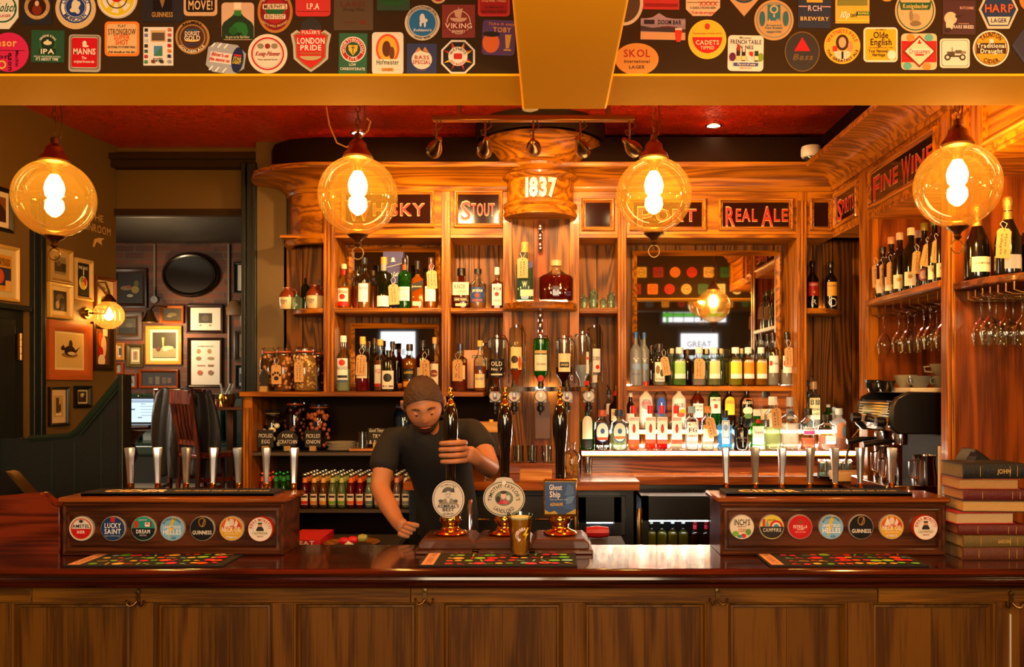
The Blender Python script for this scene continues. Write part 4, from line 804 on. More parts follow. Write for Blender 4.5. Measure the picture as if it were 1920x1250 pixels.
# ---- inverted optics bottles on the bracket
OC = Vector((X(1014, 4.68), 4.70, 0)); OR = .285
ob = thing('optics_bracket', 'chrome half round rail of spirit measures fixed to the centre pilaster', 'optics stand', (OC.x, OC.y, H(-.02)))
m = M(CHROME); zr = H(-.012)
pts = [(OC.x + OR * cos(R(a)), OC.y + OR * sin(R(a))) for a in range(180, 361, 10)]
m.mould(pts, [(0, zr - .012), (.012, zr - .012), (.012, zr + .012), (0, zr + .012)], plane='xy'); m.build('rail', ob)
m = M(emis('#fff0e0', 18)); m.box(OC.x - .085, OC.x + .085, 4.70, 4.712, zr - .004, zr + .006); m.build('light_strip', ob)
m = M(mat('#5a3018', .4)); m.box(X(1004, 4.7), X(1031, 4.7), 4.70, 4.72, Z(822, 4.7), Z(752, 4.7)); m.build('wooden_stay', ob)
optic = [(906, 648, 22, 'c', '#5a78b0', 'r 0 44 16 22 e8e4dc;T 0 48 12 6 2a2a3a GIN', 'clear inverted bottle at the far left of the optics', 78, 4.82),
 (932, 633, 34, 'c', '#b05010', 'r 0 38 30 34 15110f;T 0 46 22 8 e8e0d0 OLD;T 0 36 22 5 e8e0d0 No 7;r 0 26 22 3 e8e0d0', 'inverted square whiskey bottle with black label on the optics', 95, 4.62),
 (968, 614, 26, 'c', '#e06018', 'r 0 52 23 42 efd8a0;d -3 50 7 7 3a2a20;e 7 44 3 12 d05018;r -3 32 14 3 3a2a20', 'inverted amber rum bottle with cream label, second tallest on the optics', 110, 4.5),
 (1014, 634, 28, 'g', '#28d83c', 'r 0 66 26 6 c8a878;r 0 46 26 30 ece8d8;I 0 44 18 5 5a5a48 Gordons;d 0 17 6 6 b02818', 'bright green inverted gin bottle in the middle of the optics', 92, 4.45),
 (1058, 634, 32, 'c', '#5a1c08', 'r 0 48 24 34 ecdcb8;r 0 44 18 10 1a1614;T 0 44 14 4 e8dcc0 SPICED;o 16 20 3 5 c8c8c8', 'dark rum inverted bottle right of the green one', 94, 4.52),
 (1092, 626, 30, 'c', '#e8e8e8', 'r 10 46 6 40 f0e4dc;d 10 54 2.5 2.5 d02818;r 8 8 10 8 c82818', 'large clear inverted vodka bottle on the right side of the optics', 100, 4.62),
 (1114, 614, 26, 'c', '#e8e8ec', 'r 4 50 18 44 f0ece8;T 4 54 14 7 2a2a2a SOBER;d 6 38 4 4 d02818;r 0 16 10 14 e8e4e0', 'tall clear inverted bottle at the far right of the optics', 112, 4.76)]
for px, top, w_, g_, liq, art, lab, h, d in optic:
    s = d / F; r = w_*s/2; q = h*s; zt = Z(top, d); t = thing('inverted_bottle', lab, 'bottle', (X(px, d), d, zt - q), group=None)
    pr = [(0, q), (r*.85, q), (r, q*.97), (r, q*.34), (r*.92, q*.27), (r*.45, q*.16), (r*.36, q*.1), (r*.36, 0)]
    m = M(GLS[g_]); m.lathe(pr, n=22); m.build('bottle_body', t, world=False)
    m = M(glass(liq, .8, liq, .3)); m.lathe([(0, q*.42), (r*.92, q*.42), (r*.92, q*.35), (r*.82, q*.26), (r*.4, q*.15), (r*.3, q*.02), (0, q*.02)], n=20); m.build('liquid', t, world=False)
    a = Art((0, 0, 0), s, r=r*1.01); a.run(art); a.build('label', t, world=False)
    m = M(CHROME); m.tube([(0, .01, q + .012), (r*.8, .02, q + .014), (r*1.25, .03, q*.9), (r*1.25, .03, q*.1)], .0035, 6); m.lathe([(0, q), (.012, q), (.012, q + .014), (0, q + .016)], n=12); m.build('clamp_wire', t, world=False)
for k, px in enumerate((928, 964, 1014, 1063, 1104)):
    d = (4.6, 4.48, 4.4, 4.49, 4.62)[k]; c = P(px, 742, d)
    t = thing('spirit_optic', ('leftmost round spirit measure under the black label whiskey', 'round spirit measure under the cream label rum', 'middle round spirit measure below the green bottle', 'round spirit measure under the dark rum', 'rightmost round spirit measure under the clear vodka')[k], 'optic', c)
    m = M(mat('#77706a', .35, .6)); m.lathe([(.009, .0), (.03, .0), (.034, .006), (.034, .016), (0, .016)], n=28, axis='y'); m.box(-.028, .028, .016, .05, -.034, .036); m.build('housing', t, world=False)
    m = M(mat('#c8b8a0', .3)); m.lathe([(0, -.001), (.026, -.001), (.03, .004)], n=28, axis='y'); m.build('dial', t, world=False)
    m = M(glass('#d06020', .4, '#c05818') if k in (0, 1, 3) else CLR); m.box(-.009, .009, -.006, -.001, -.018, .018); m.build('measure_window', t, world=False, bevel=.002)
    m = M(BLACK); m.lathe([(.014, -.034), (.014, -.05), (.02, -.055), (.02, -.075), (.009, -.085), (.006, -.1), (0, -.1)], 0, .02, 0, n=14); m.tube([(.0, .02, -.07), (.0, -.008, -.085), (.0, -.012, -.098)], .004, 6); m.build('nozzle', t, world=False)
    m = M(mat('#141212', .3)); m.lathe([(.012, .036), (.016, .04), (.016, .06), (.01, .07), (.01, .085)], 0, .02, 0, n=14); m.build('stopper_neck', t, world=False)
# ================================================================ beer mats glued to the beam
def outline(sh, w_, h):
    a, b = w_ / 2, h / 2
    if sh in 'cv': return [(a * cos(R(t)), b * sin(R(t))) for t in range(0, 360, 10)]
    if sh == 'q': return [(-a, -b), (a, -b), (a, b), (-a, b)]
    if sh == 'k': r = min(a, b) * .22; return [(sx * (a - r) + r * cos(R(t)), sy * (b - r) + r * sin(R(t))) for sx, sy, t0 in ((1, 1, 0), (-1, 1, 90), (-1, -1, 180), (1, -1, 270)) for t in (t0, t0 + 30, t0 + 60, t0 + 90)]
    if sh == 'x': return [(a * 1.04 * cos(R(t)), b * 1.04 * sin(R(t))) for t in range(22, 382, 45)]
    if sh == 'h': return [(a, 0), (a * .55, b), (-a * .55, b), (-a, 0), (-a * .55, -b), (a * .55, -b)]
    if sh == 'D': return [(a, 0), (0, b), (-a, 0), (0, -b)]
    if sh == 's': return [(0, -b), (a * .45, -b * .72), (a * .85, -b * .4), (a * .88, b * .2), (a, b * .72), (a * .7, b * .92), (a * .5, b * .8), (0, b * .95), (-a * .5, b * .8), (-a * .7, b * .92), (-a, b * .72), (-a * .88, b * .2), (-a * .85, -b * .4), (-a * .45, -b * .72)]
    if sh == 'b': return [(-a, -b * .6), (-a * .6, -b), (a * .5, -b), (a, -b * .5), (a, b * .5), (a * .5, b), (-a * .6, b), (-a, b * .6)]
def mat_on_beam(cx, cy, w_, h, sh, rot, col, art, label, yb=2.15, face=-1, grp='beer mats on the beam', d=2.149):
    s = d / F; loc = Vector((X(cx, d), yb, Z(cy, d))); t = thing('beer_mat', label, 'beer mat', loc, group=grp); t.rotation_euler[1] = R(rot)
    o = outline(sh, w_ * s, h * s); m = M(mat(col, .55)); m.prism(o, 'y', 0, -.0018 * -face if face > 0 else -.0018); m.build('board', t, world=False)
    a = Art((0, -.0018 if face < 0 else .0018, 0), s, out=(0, face, 0)); a.run(art)
    if a.v: a.build('print', t, world=False)
    return t
mats = """
5|16|62|80|x|0|#e0dccc|o 0 0 24 27 1d5a3a;I 4 2 40 16 1d5a3a Kolsch;T 6 -14 20 5 b02818 LAGER|white and green lager mat cut by the left edge of the picture
70|13|56|66|q|0|#10151c|d 0 0 24 24 b08850;d 0 0 17 17 301810;e 0 -6 9 10 7a2a10;d 0 6 4 5 d8a880;A 0 0 18.5 5 1a120a 110 STRONG ALE;B 0 0 23 5 e0c890 130 STRONG PALE ALE|near black mat with a gold rimmed portrait roundel at the far left
142|16|76|78|c|0|#cdb07a|d 0 2 30 30 e8dfc4;o 0 2 27 30 1e3a80;o 0 2 19 20.5 1e3a80;d 0 2 18 18 1e3a80;e 0 4 7 12 d8cfae;e 6 8 4 5 d8cfae;e -5 -4 5 4 d8cfae;e 5 -6 4 5 d8cfae;A 0 2 20.5 7 1e3a80 150 LOWENBRAU;B 0 2 27 7 1e3a80 110 MUNCHEN|large cream and blue round mat with a rampant lion
220|-3|76|76|c|0|#c8b8a0|o 0 0 28 35 d8c020;o 0 0 33 35 e8e0d0;d 0 0 28 28 e0d8c8;p d8c020 0 0 -20 -20 -10 -26;p d8c020 0 0 4 -28 14 -25;p d8c020 0 0 25 -12 28 -4;o 0 0 18 20 3a3a2a;d 0 4 12 12 c02018|yellow and white rosette mat with red centre
305|-8|78|98|q|0|#0c0a12|r 0 18 44 30 d8b890;p d0a878 -22 8 -18 2 18 2 22 8;r 0 -14 36 30 0a0808;p 8a6a30 -5 -8 5 -8 0 -24;T 0 -36 40 9 b88a40 GUINNESS|black mat showing a glass of dark stout with cream head
17|98|74|74|c|0|#c81450|T -10 18 50 14 e0b050 kesor;r 0 3 60 1.2 5a1020;T -10 -8 22 8 3a0a18 on;V 4 -18 34 9 3a0a18 eson;V 16 -12 30 6 3a0a18 Machin;o -12 -24 5 8 e0b050|bright magenta round mat at the left end of the lower row
90|87|62|60|q|1|#0f4a28|e 0 2 16 24 2a6030;d 0 8 13 16 1a3020;A 0 4 14 4 e0e0c8 130 GREENE KING;e 0 6 8 4 d8d0a0;r 0 8 4 8 d8d0a0;r 0 -10 30 11 1a3020;T 0 -10 26 9 e8e4c8 IPA;T 0 -20 50 3 c8d8c0 WITH 200 YEARS BREWING TRADITION;T 0 -25 42 5 e8ecdc IT'S ABOUT TIME|green square mat reading IPA
159|100|60|70|k|1|#a8a090|r 0 1 54 63 6a6458 5;r 0 1 50 59 b8b0a0 5;r 0 1 49 55 c01018 4;e 0 18 4 5 e8d8c8;e 2 13 6 2 e8d8c8;T 0 3 42 11 ece0d0 MANNS;T 0 -9 9 5 ece0d0 The;T 0 -16 38 5 ece0d0 original brown ale|red mat with speckled grey border in the lower row
229|73|65|65|k|0|#e07a18|r 0 0 56 56 d8b078 6;T 0 24 15 5 3a2a1a PLAY;T 0 13 52 11 6a3a1a STRONGBOW;T 0 3 30 9 d85010 SUPER;T 0 -7 24 9 d85010 SHOT;T 0 -16 52 4 3a2a1a EXCITING TV STUDIO FINAL;I 0 -25 50 4 3a2a1a Full details at the bar|orange bordered square mat reading SUPER SHOT
297|87|56|72|q|0|#ded8d0|r 0 19 28 22 c8a878;r 0 18 24 15 5a4a38;r 0 -9 16 19 4a80a8;p 3a7a5a -8 -18 8 -18 8 0;T 0 -24 18 4 2a2a2a RUGBY;T 0 -28 18 3 2a2a2a 1995;r -22 30 6 6 2a2a3a;r -22 20 6 6 6a6a9a;r -22 10 6 6 b8c0c8;r -22 0 6 6 2a2a2a;r -22 -10 6 6 3a5a4a;r -22 -20 6 6 b82828;r -22 -30 6 6 3a8a4a;r 22 30 6 6 c86848;r 22 20 6 6 c84848;r 22 10 6 6 5a3a2a;r 22 0 6 6 b81818;r 22 -10 6 6 c87828;r 22 -20 6 6 1a2a5a;r 22 -30 6 6 8a9aaa;r -8 -30 6 6 6a3a1a;r 8 -30 6 6 2a2a2a|white upright mat bordered with tiny rugby emblems
376|-2|63|64|k|0|#c8a070|r 0 2 54 54 16120e 6;T 0 6 42 6 c8a070 WHERE YOU LIVE;T 0 -12 46 17 d8b080 MOVE!|black mat with tan border reading MOVE!
361|70|64|64|c|0|#a87a38|o 0 0 24 28 5a3a18;d 0 0 22 22 4a2a18;r 0 13 22 4 2a4a6a;r 0 -14 20 4 2a3050;T 0 7 28 7 e8dcc0 DORSET;T 0 -2 30 9 f0e4c8 GOLD;n 0 -6 14 3 e8c060;A 0 0 25 5 2a1a0a 80 PALMERS;B 0 0 30 5 f0e8d0 110 GOLDEN ALE|gold and brown round mat with white lettering across the middle
446|40|61|70|k|0|#cba688|p 143018 -30 -10 -26 -2 -10 10 -6 16 6 16 10 10 26 -2 30 -10 30 -34 -30 -34;r 0 15 13 10 2a7a30;r 0 28 15 14 d8c0a0;r 0 28 12 10 e8d8c0;e 4 -12 14 10 1e6a28;e -8 -18 8 8 1a5a20;e 14 -20 6 10 1e6a28;T 0 -30 44 5 c8c8a0 Its got to be Gordons|mat with a dark green bottle outline on tan
424|110|72|56|b|8|#9aa0a8|r -8 0 44 20 d8d4d0;l e8e8ec 3 -30 18 -24 26;l e8e8ec 3 -18 18 -12 27;l e8e8ec 3 -6 18 0 27;l e8e8ec 3 -28 -26 -22 -17;l e8e8ec 3 -16 -27 -10 -18;l e8e8ec 3 -2 -27 4 -18;e 22 0 11 24 14204a;I -12 5 32 7 c82018 Bitter's on;I -12 -4 38 7 c82018 the move to;r 22 8 14 3 c82018;T 22 2 15 6 e8d020 STAR;T 22 -5 16 6 e8d020 LIGHT|barrel shaped mat with red lettering and blue end
516|22|66|80|v|0|#b07018|e 0 0 28 35 7a1010;e 0 2 20 25 a02020;e 0 3 18 12 1e5a28;r 0 9 46 10 e0d0b0 2;T 0 9 42 8 5a1010 MURPHY'S;r 0 -10 40 9 e0d0b0 2;T 0 -10 36 7 5a1010 IRISH STOUT;A 0 0 27 5 e0c8a0 100 EXTRA QUALITY;B 0 4 34 4 d8b878 100 LADY'S WELL BREWERY|oval red and gold mat reading IRISH STOUT
502|101|74|74|c|0|#dcd0bc|o 0 0 28 31 b81c18;o 0 0 26 26.5 8a8070;d 0 14 5 5 8a2a1a;d -13 14 6 5 8a8268;d 13 14 6 5 8a8268;I 0 0 46 8 a02818 Konig-Pilsener;I 0 -11 38 3 6a6050 Very special brew|cream round mat with a thin red ring
583|94|76|82|s|0|#b8b0a0|s;p 8a7040 0 -37 15 -27 28 -14 29 10 33 28 24 33 17 29 0 33 -17 29 -24 33 -33 28 -29 10 -28 -14 -15 -27;p c8201c 0 -34 13 -25 26 -13 26 10 30 27 22 29 16 27 0 29 -16 27 -22 29 -30 27 -26 10 -26 -13 -13 -25;r 0 33 40 9 c8201c;T 0 33 34 6 ece4d4 FULLER'S;T 0 17 52 11 f0ece0 LONDON;T 0 4 40 10 f0ece0 PRIDE;I 0 -6 40 5 a8803a Outstanding;n 0 -12 20 8 b8a878|red shield shaped mat edged in silver
587|-2|66|66|k|0|#c42018|I 0 12 50 8 7a1410 Original;T 0 -14 24 11 ece0d0 I.P.A;r 0 -24 60 1 7a1410|bright red mat reading I.P.A at the top edge
663|8|74|98|q|0|#4a3410|T 0 0 50 9 5a2410 LABEL;I 0 -10 40 6 3a2408 Strong Wine;r 18 -34 9 9 6a2a10;T -6 -34 22 3 6a3410 BREWERY|large dull brown mat reading LABEL
738|-14|62|68|q|0|#123a18|e 0 -12 26 14 1a5020;T 0 -10 40 12 1a4018 MALT|dark green mat left of the blue horse mat
662|101|53|77|q|1|#0f5a34|d 0 8 24 24 e8e0d0;o 0 8 15 22 b81c1c;d 0 8 14 14 1a4a2a;p d8b030 -9 16 9 16 8 6 0 -4 -8 6;l 3a3a3a 1.5 0 15 0 -1;l 3a3a3a 1.5 -4 11 4 11;A 0 8 15.5 5 e8e0d0 230 WORTHINGTON;B 0 8 21 5 e8e0d0 60 LITE;T 0 -21 13 5 e8e4d8 LOW;T 0 -29 46 5 e8e4d8 CARBOHYDRATE|green mat with red white ring above LOW CARBOHYDRATE
727|100|59|79|k|0|#ded6c6|e 0 8 22 28 d84820;e 0 8 18 24 e0a830;e -2 8 8 15 5a2c10;e 8 0 5 12 6a3814;r 0 -17 50 11 e8e0c8 2;T 0 -17 42 9 2a201a Hofmeister;r 0 -31 22 6 c8a040;T 0 -31 18 4 b02818 LAGER|cream mat with orange oval above a scroll
792|43|66|66|c|0|#cbbda2|o 0 0 27 28 2a3a5a;d 0 0 25 25 1a6aa8;e 0 8 5 9 d8dce0;e 4 4 6 4 d8dce0;e -3 -2 2 6 d8dce0;e 5 -3 2 6 d8dce0;I 0 -14 34 5 e0e4e8 Robinson's;A 0 0 28.5 3 2a3a5a 130 Traditional Draught Beer;B 0 0 31 3 2a3a5a 60 Since 1838|round blue centred mat with a white rearing horse
822|-9|32|32|c|0|#c8a878|d 0 0 12 12 a01c14;T 0 -4 12 8 e0c890 B|small round red centred mat cut by the top edge
860|40|62|62|q|0|#7a1c10|o 0 -2 21 22.5 d8b8a0;l d8b8a0 1 0 26 0 4;p c8a088 -9 20 8 24 4 6 -6 8;n 0 6 16 8 c8a088;r 0 -9 56 10 7a1c10;T 0 -9 50 9 e8d0c0 VIKING;r 0 -20 30 6 7a1c10;T 0 -20 26 5 e8d0c0 BREWERY|dark red square mat with a white longship
791|110|56|56|q|1|#14285a|e 0 -2 19 18 e0d4c0;p c88040 -14 10 -6 22 0 14 6 22 14 10 0 16;T 0 2 28 7 a82018 BASS;T 0 -7 34 7 a82018 SPECIAL;B 0 -2 22 3 8a5a40 50 oOo|dark blue square mat with white round badge and red text
859|107|66|66|x|0|#e0d8cc|x;p 14120f 28 12 12 28 -12 28 -28 12 -28 -12 -12 -28 12 -28 28 -12;p c02420 0 8 12 27 12 0;p d8b030 12 27 4 0 0 8;p d8b030 -12 27 0 8 -4 0;p c02420 -12 27 -12 0 -2 8;p d8b030 27 12 0 4 8 -4;p c02420 27 12 0 8 6 12;p c02420 27 -12 0 0 6 6;p d8b030 27 -12 0 -8 0 0;p c02420 -27 12 0 4 -4 -6;p d8b030 -27 -12 0 4 0 -8;p c02420 12 -27 -4 0 8 0;p c02420 -12 -27 -4 4 4 0;d 0 0 18 18 e8e0d0;r 0 0 16 11 c02420 3;A 0 0 11.5 5 2a201a 150 WATNEYS;B 0 0 17 4 c02420 120 RED BARREL|white edged octagonal mat with red and yellow star
926|-2|60|66|k|0|#b81c18|r 0 0 52 58 9a1410 6;T 0 -2 46 8 d8a880 FIVES AND THREES;T 0 -16 36 4 3a1410 DOMINOES;T 0 -24 46 5 3a1410 NATIONAL FINALS|red rounded mat reading NATIONAL FINALS
935|71|62|66|k|2|#4a2a6a|I 4 26 50 5 c87838 Take it easy;T 6 15 34 9 d89838 TOBY;e -14 -10 16 19 d86828;e -14 6 16 5 1a1412;p c89838 12 6 24 6 20 -20 14 -20;r 17 -23 14 3 c89838|purple mat with an orange smiling head beside a glass
1170|6|72|84|c|0|#c8b8a0|d 0 0 30 36 4a3828;r -4 -4 12 24 c87828;r -4 10 12 5 e0d0b8|round mat with a white rim showing a beer glass, right of the central beam
1240|-8|68|52|q|1|#b02018|e 0 6 22 14 c8a070;e 0 6 18 10 b02018;r 0 -18 62 6 8a1810|red chequered mat cut by the top edge
1318|-1|64|62|b|0|#d0b898|r 0 -6 60 1 2a1a14;T 10 -8 34 8 b82018 XXXX;T 0 -16 48 4 2a1a14 A DARK STRONG BEER;I 0 -25 46 5 b82018 To be the strongest;T -4 4 40 5 2a1a14 DRAUGHT|barrel shaped mat reading XXXX
1243|55|84|40|q|1|#8a7488|p 9a8498 -42 18 -20 22 -8 30 6 22 42 16 42 10 -42 10;p 3a2c30 -42 6 -20 2 10 6 42 0 42 -6 -42 -4;p c89868 -42 -6 42 -6 42 -20 -42 -20;r -26 13 20 8 2a2024;T 12 13 44 8 1a1420 DOOM BAR;T 12 4 30 2 8a2818 BREWERY;p c83018 22 -1 36 -1 33 -24 25 -24;r 29 0 13 3 e8d8c8|mauve landscape shaped mat with hills and a beer glass
1326|74|72|74|c|0|#e0b818|n 0 4 28 30 c01c18;e 0 24 5 6 c04020;T 0 11 54 3 a83018 From the makers of Senior Service;T 0 -6 44 8 f0d8b0 CADETS;T 0 -16 26 6 f0d0a0 TIPPED|yellow and red round mat reading TIPPED
1194|111|82|60|v|0|#c8862a|T 0 11 50 14 a02818 SKOL;T 0 -4 48 6 3a2410 International;T 0 -15 30 6 3a2410 LAGER|tan oval mat reading International LAGER
1398|100|67|67|k|1|#e4d8cc|T 0 29 24 4 3a3a4a Mousec.;T 0 21 58 8 2a2a4a FRENCH TABLE;T 0 11 28 7 2a2a4a WINES;r -14 -2 7 24 2a1a14;r -14 10 5 12 a03020;r -4 -4 7 22 2a1a14;r -4 8 4 12 e0d8c8;r 20 -6 7 20 1a3a1a;r 10 -2 7 9 c02818;r -14 -10 8 8 e0c880;r -4 -10 8 8 e0c880;r 20 -10 8 8 e0d8a0;d -25 -8 6 8 5a1a3a;d 28 -8 5 8 7a9a30;e 6 -10 4 5 e8d8d0;r 0 -22 46 6 3a4a8a;I 0 -22 34 4 e8d8c8 The art of wine;T 0 -29 22 2 c02818 IMPORTED|white mat with wine bottles reading FRENCH TABLE WINES
1395|-12|74|86|D|0|#c09868|e 0 6 26 24 2a4a58;e 0 6 22 20 8a3a30|diamond shaped tan mat pointing down from the top edge
1451|38|74|76|c|0|#b8935e|o 0 0 32 33 2a6a78;r 0 14 24 30 2a7080;o 0 20 5 8 c8a878;r 0 8 3 6 c8a878;T -7 -1 7 6 c8a878 J.;T 8 -1 8 6 c8a878 W.;T 0 -10 28 3 2a6a78 Brouwerij;T 0 -15 34 4 2a6a78 Den Ridder;T 0 -22 28 4 2a6a78 opgericht;e -22 2 5 14 2a6a78;e 22 2 5 14 2a6a78|tan round mat printed in teal with the letters J. W.
1527|14|62|78|q|1|#0c1f3c|n 0 22 0 0 000000;r 0 11 30 4 d8a838;p d8a838 -15 13 -10 19 -5 14 0 21 5 14 10 19 15 13;T 0 -2 26 10 c8b8c0 RCH;r -22 1 16 2 c89890;r 22 1 16 2 c89890;T 0 -22 54 7 d8b068 BREWERY|navy mat with gold crown reading BREWERY
1504|97|66|76|v|0|#1a1410|o 0 0 31 33 6a5020 1.15;p c81418 0 27 -15 1 15 1;I 0 -10 38 11 6a5430 Bass;T 0 -19 34 3 4a3820 DRAUGHT ALE|black oval mat with a solid red triangle
1579|86|68|68|c|0|#e0a81c|A 0 0 24 7 b82818 150 WATNEYS PALE;e 0 6 12 15 3a2010;e 0 6 7 10 d8a070;n 0 -10 16 18 d8c8b0;r 0 -18 4 14 2a1a14;e 15 -2 5 10 c88858;r -14 -6 8 10 c83020;B 0 0 31 5 2a1a10 150 THE GREATEST ALE|yellow round mat with a bespectacled man raising a hand
1598|8|64|72|q|0|#c8a830|r 0 20 56 26 5a7a3a;e 16 18 14 7 e0dcd8;r -24 22 10 24 1e6a28;r -10 20 7 22 c08028;r 0 2 56 10 7a7a30;I -16 -20 20 12 f0f0e0 10p;T 2 -22 14 6 3a3a1a OFF;r 20 -18 26 7 1e5a38;T 20 -18 20 4 e8d048 BONUS;r 0 -32 62 3 e0c040|green and yellow mat offering 10p OFF
1651|84|64|65|k|0|#e0d8c8|r 0 0 58 58 d8a818 3;T 0 28 20 3 2a2010 GAYMER'S;T 0 18 28 12 1a140c Olde;T 0 5 40 12 1a140c English;T 0 -6 46 2 1a140c THE ORIGINAL STRONG CYDER;T -5 -12 36 6 1a140c Your National;T -4 -19 24 6 1a140c Heritage;e 20 -20 8 9 e8e0d0|yellow mat with white edge reading Olde English
1663|-11|30|28|c|0|#c8902c|d 0 0 10 10 7a5a20|small golden round mat cut by the top edge on the right
1716|20|76|82|c|0|#cfa878|o 0 0 33 35 1e5a3a 1.08;r 0 8 54 14 1e5a3a;p 1e5a3a -30 18 -24 14 -24 2 -28 4;p 1e5a3a 30 18 24 14 24 2 28 4;T 0 8 48 8 d8b868 Konigsbacher;r 0 26 16 12 b02820;e 0 -14 8 8 a8906a;e -8 -10 3 10 8a7a5a;e 0 -25 10 5 7a6a4a|tan and green round mat with banner and jug
1723|97|67|68|k|0|#d8b890|r 0 0 66 40 b81818;d -16 26 8 7 d88838;d 18 26 8 7 5aa8a0;d -22 -27 8 7 5aa8a0;d 14 -28 8 7 d88838;p 8a1410 0 30 31 0 0 -30 -31 0;p e0d4b0 0 26 27 0 0 -26 -27 0;p b81818 0 22 4 14 -4 14;r 0 0 46 9 e8e0d0;T 0 0 40 8 b81818 Cruzcampo;r 0 -7 16 3 b81818|red and white mat with a tall diamond and tiled corners
1798|33|62|64|q|1|#3a0c1c|T 14 18 26 5 c89890 BUTCOMBE;e -16 -2 12 12 d0b898;p 2a1a14 -8 4 4 4 12 8 4 2 -6 -2;e -18 -14 7 12 d8c0a0;e -20 -24 6 4 2a1a14;T 8 -12 20 2 c89890 ADAM HENSON'S;T 8 -18 38 6 e8d8d0 RARE BREED|dark maroon mat with a horned cow's head
1872|18|74|72|h|0|#c8b8a4|p 14305a 33 0 18 31 -18 31 -33 0 -18 -31 18 -31;p d0c4b4 17 29 -17 29 -22 18 22 18;p d0c4b4 17 -29 -17 -29 -22 -14 22 -14;T 0 23 18 7 14305a KEG;T 0 2 54 15 d85818 HARP;T 0 -21 30 8 14305a LAGER|hexagonal blue and cream mat reading KEG LAGER
1790|100|56|55|k|0|#ded6ca|r 0 0 50 49 3a3028 5;r 0 0 48.5 47.5 ded6ca 5;d -14 -8 6 6 3a3028;d 14 -8 6 6 3a3028;d -14 -8 3 3 ded6ca;d 14 -8 3 3 ded6ca;r 0 -6 20 3 3a3028;r -8 -1 14 7 4a4038;r 6 2 12 6 5a5048;r 16 1 8 5 8a8070;l 3a3028 1 -6 2 -6 10|white square mat with a line drawing of an old truck
1858|91|68|68|c|0|#e0d8cc|d 0 0 31 31 d89820;o 0 0 30 31 3a1c10;r 0 0 56 20 3a1c10;T 0 5 54 8 ece4d4 Traditional;T 0 -5 42 8 ece4d4 Draught;A 0 0 21 9 3a1c10 100 TAUNTON;B 0 0 29 8 3a1c10 70 CIDER;r 0 13 8 8 e0d8cc|round orange and brown mat reading Traditional Draught CIDER
1926|-4|30|46|c|0|#d87a28|d 0 0 8 12 c05818|orange round mat at the far top right corner
1926|86|60|84|D|0|#12183c|l 3a4070 1 -25 0 0 -38|dark navy diamond mat cut by the right edge
"""
for ln in mats.strip().split('\n'):
    c = ln.split('|'); art = '|'.join(c[7:-1]); art = ';'.join(q for q in art.split(';') if len(q.strip()) > 2)
    mat_on_beam(*[float(q) for q in c[:4]], c[4], float(c[5]), c[6], art, c[-1])
t = M(mat('#1a1410', .6)); t.prism([(19.5 * .001343 * cos(R(a)), 19.5 * .001343 * sin(R(a))) for a in range(0, 360, 12)], 'y', 0, -.001); o = t.build('beer_mat', loc=Vector((X(583, 2.149), 2.1505, Z(53, 2.149)))); tag(o, 'dark round mat peeping out above the red shield', 'beer mat', 'beer mats on the beam')
# mats on the far face of the beam, seen reflected in the large mirror
cols = ['#c8a848', '#b82018', '#e0d8c4', '#1a3a6a', '#d87820', '#1e5a38', '#d8c898', '#8a2018', '#caa860', '#e8e0d0']
for k in range(34):
    k2 = k - 18; x = .62 + (k % 9) * .15 if k < 18 else 1.0 + (k2 % 8) * .2; z = .87 + (k // 9) * .15 if k < 18 else 1.04 + (k2 // 8) * .17; col = cols[(k * 7) % 10]; sh = 'cqkcvkqcx'[k % 9]
    r = 35; t = thing('beer_mat', 'beer mat on the bar side of the near beam, reflected in the large mirror' if k < 18 else 'dim beer mat on the further beam, reflected low in the large mirror', 'beer mat', (x + (.05 if k > 8 else 0), 2.3725 if k < 18 else -.6995, H(z)), group='mats on the far face of the beam' if k < 18 else 'mats on the further beam')
    m = M(mat(col, .55)); m.prism(outline(sh, .092, .092), 'y', 0, .002); m.build('board', t, world=False)
    a = Art((0, .002, 0), .00135, right=(-1, 0, 0), out=(0, 1, 0)); a.ring(0, 0, 20, 23, '#4a2a18'); a.text(0, 0, 32, 9, '#2a1a12', ['ALE', 'BEER', 'STOUT', 'PALE', 'MILD'][k % 5]); a.build('print', t, world=False)
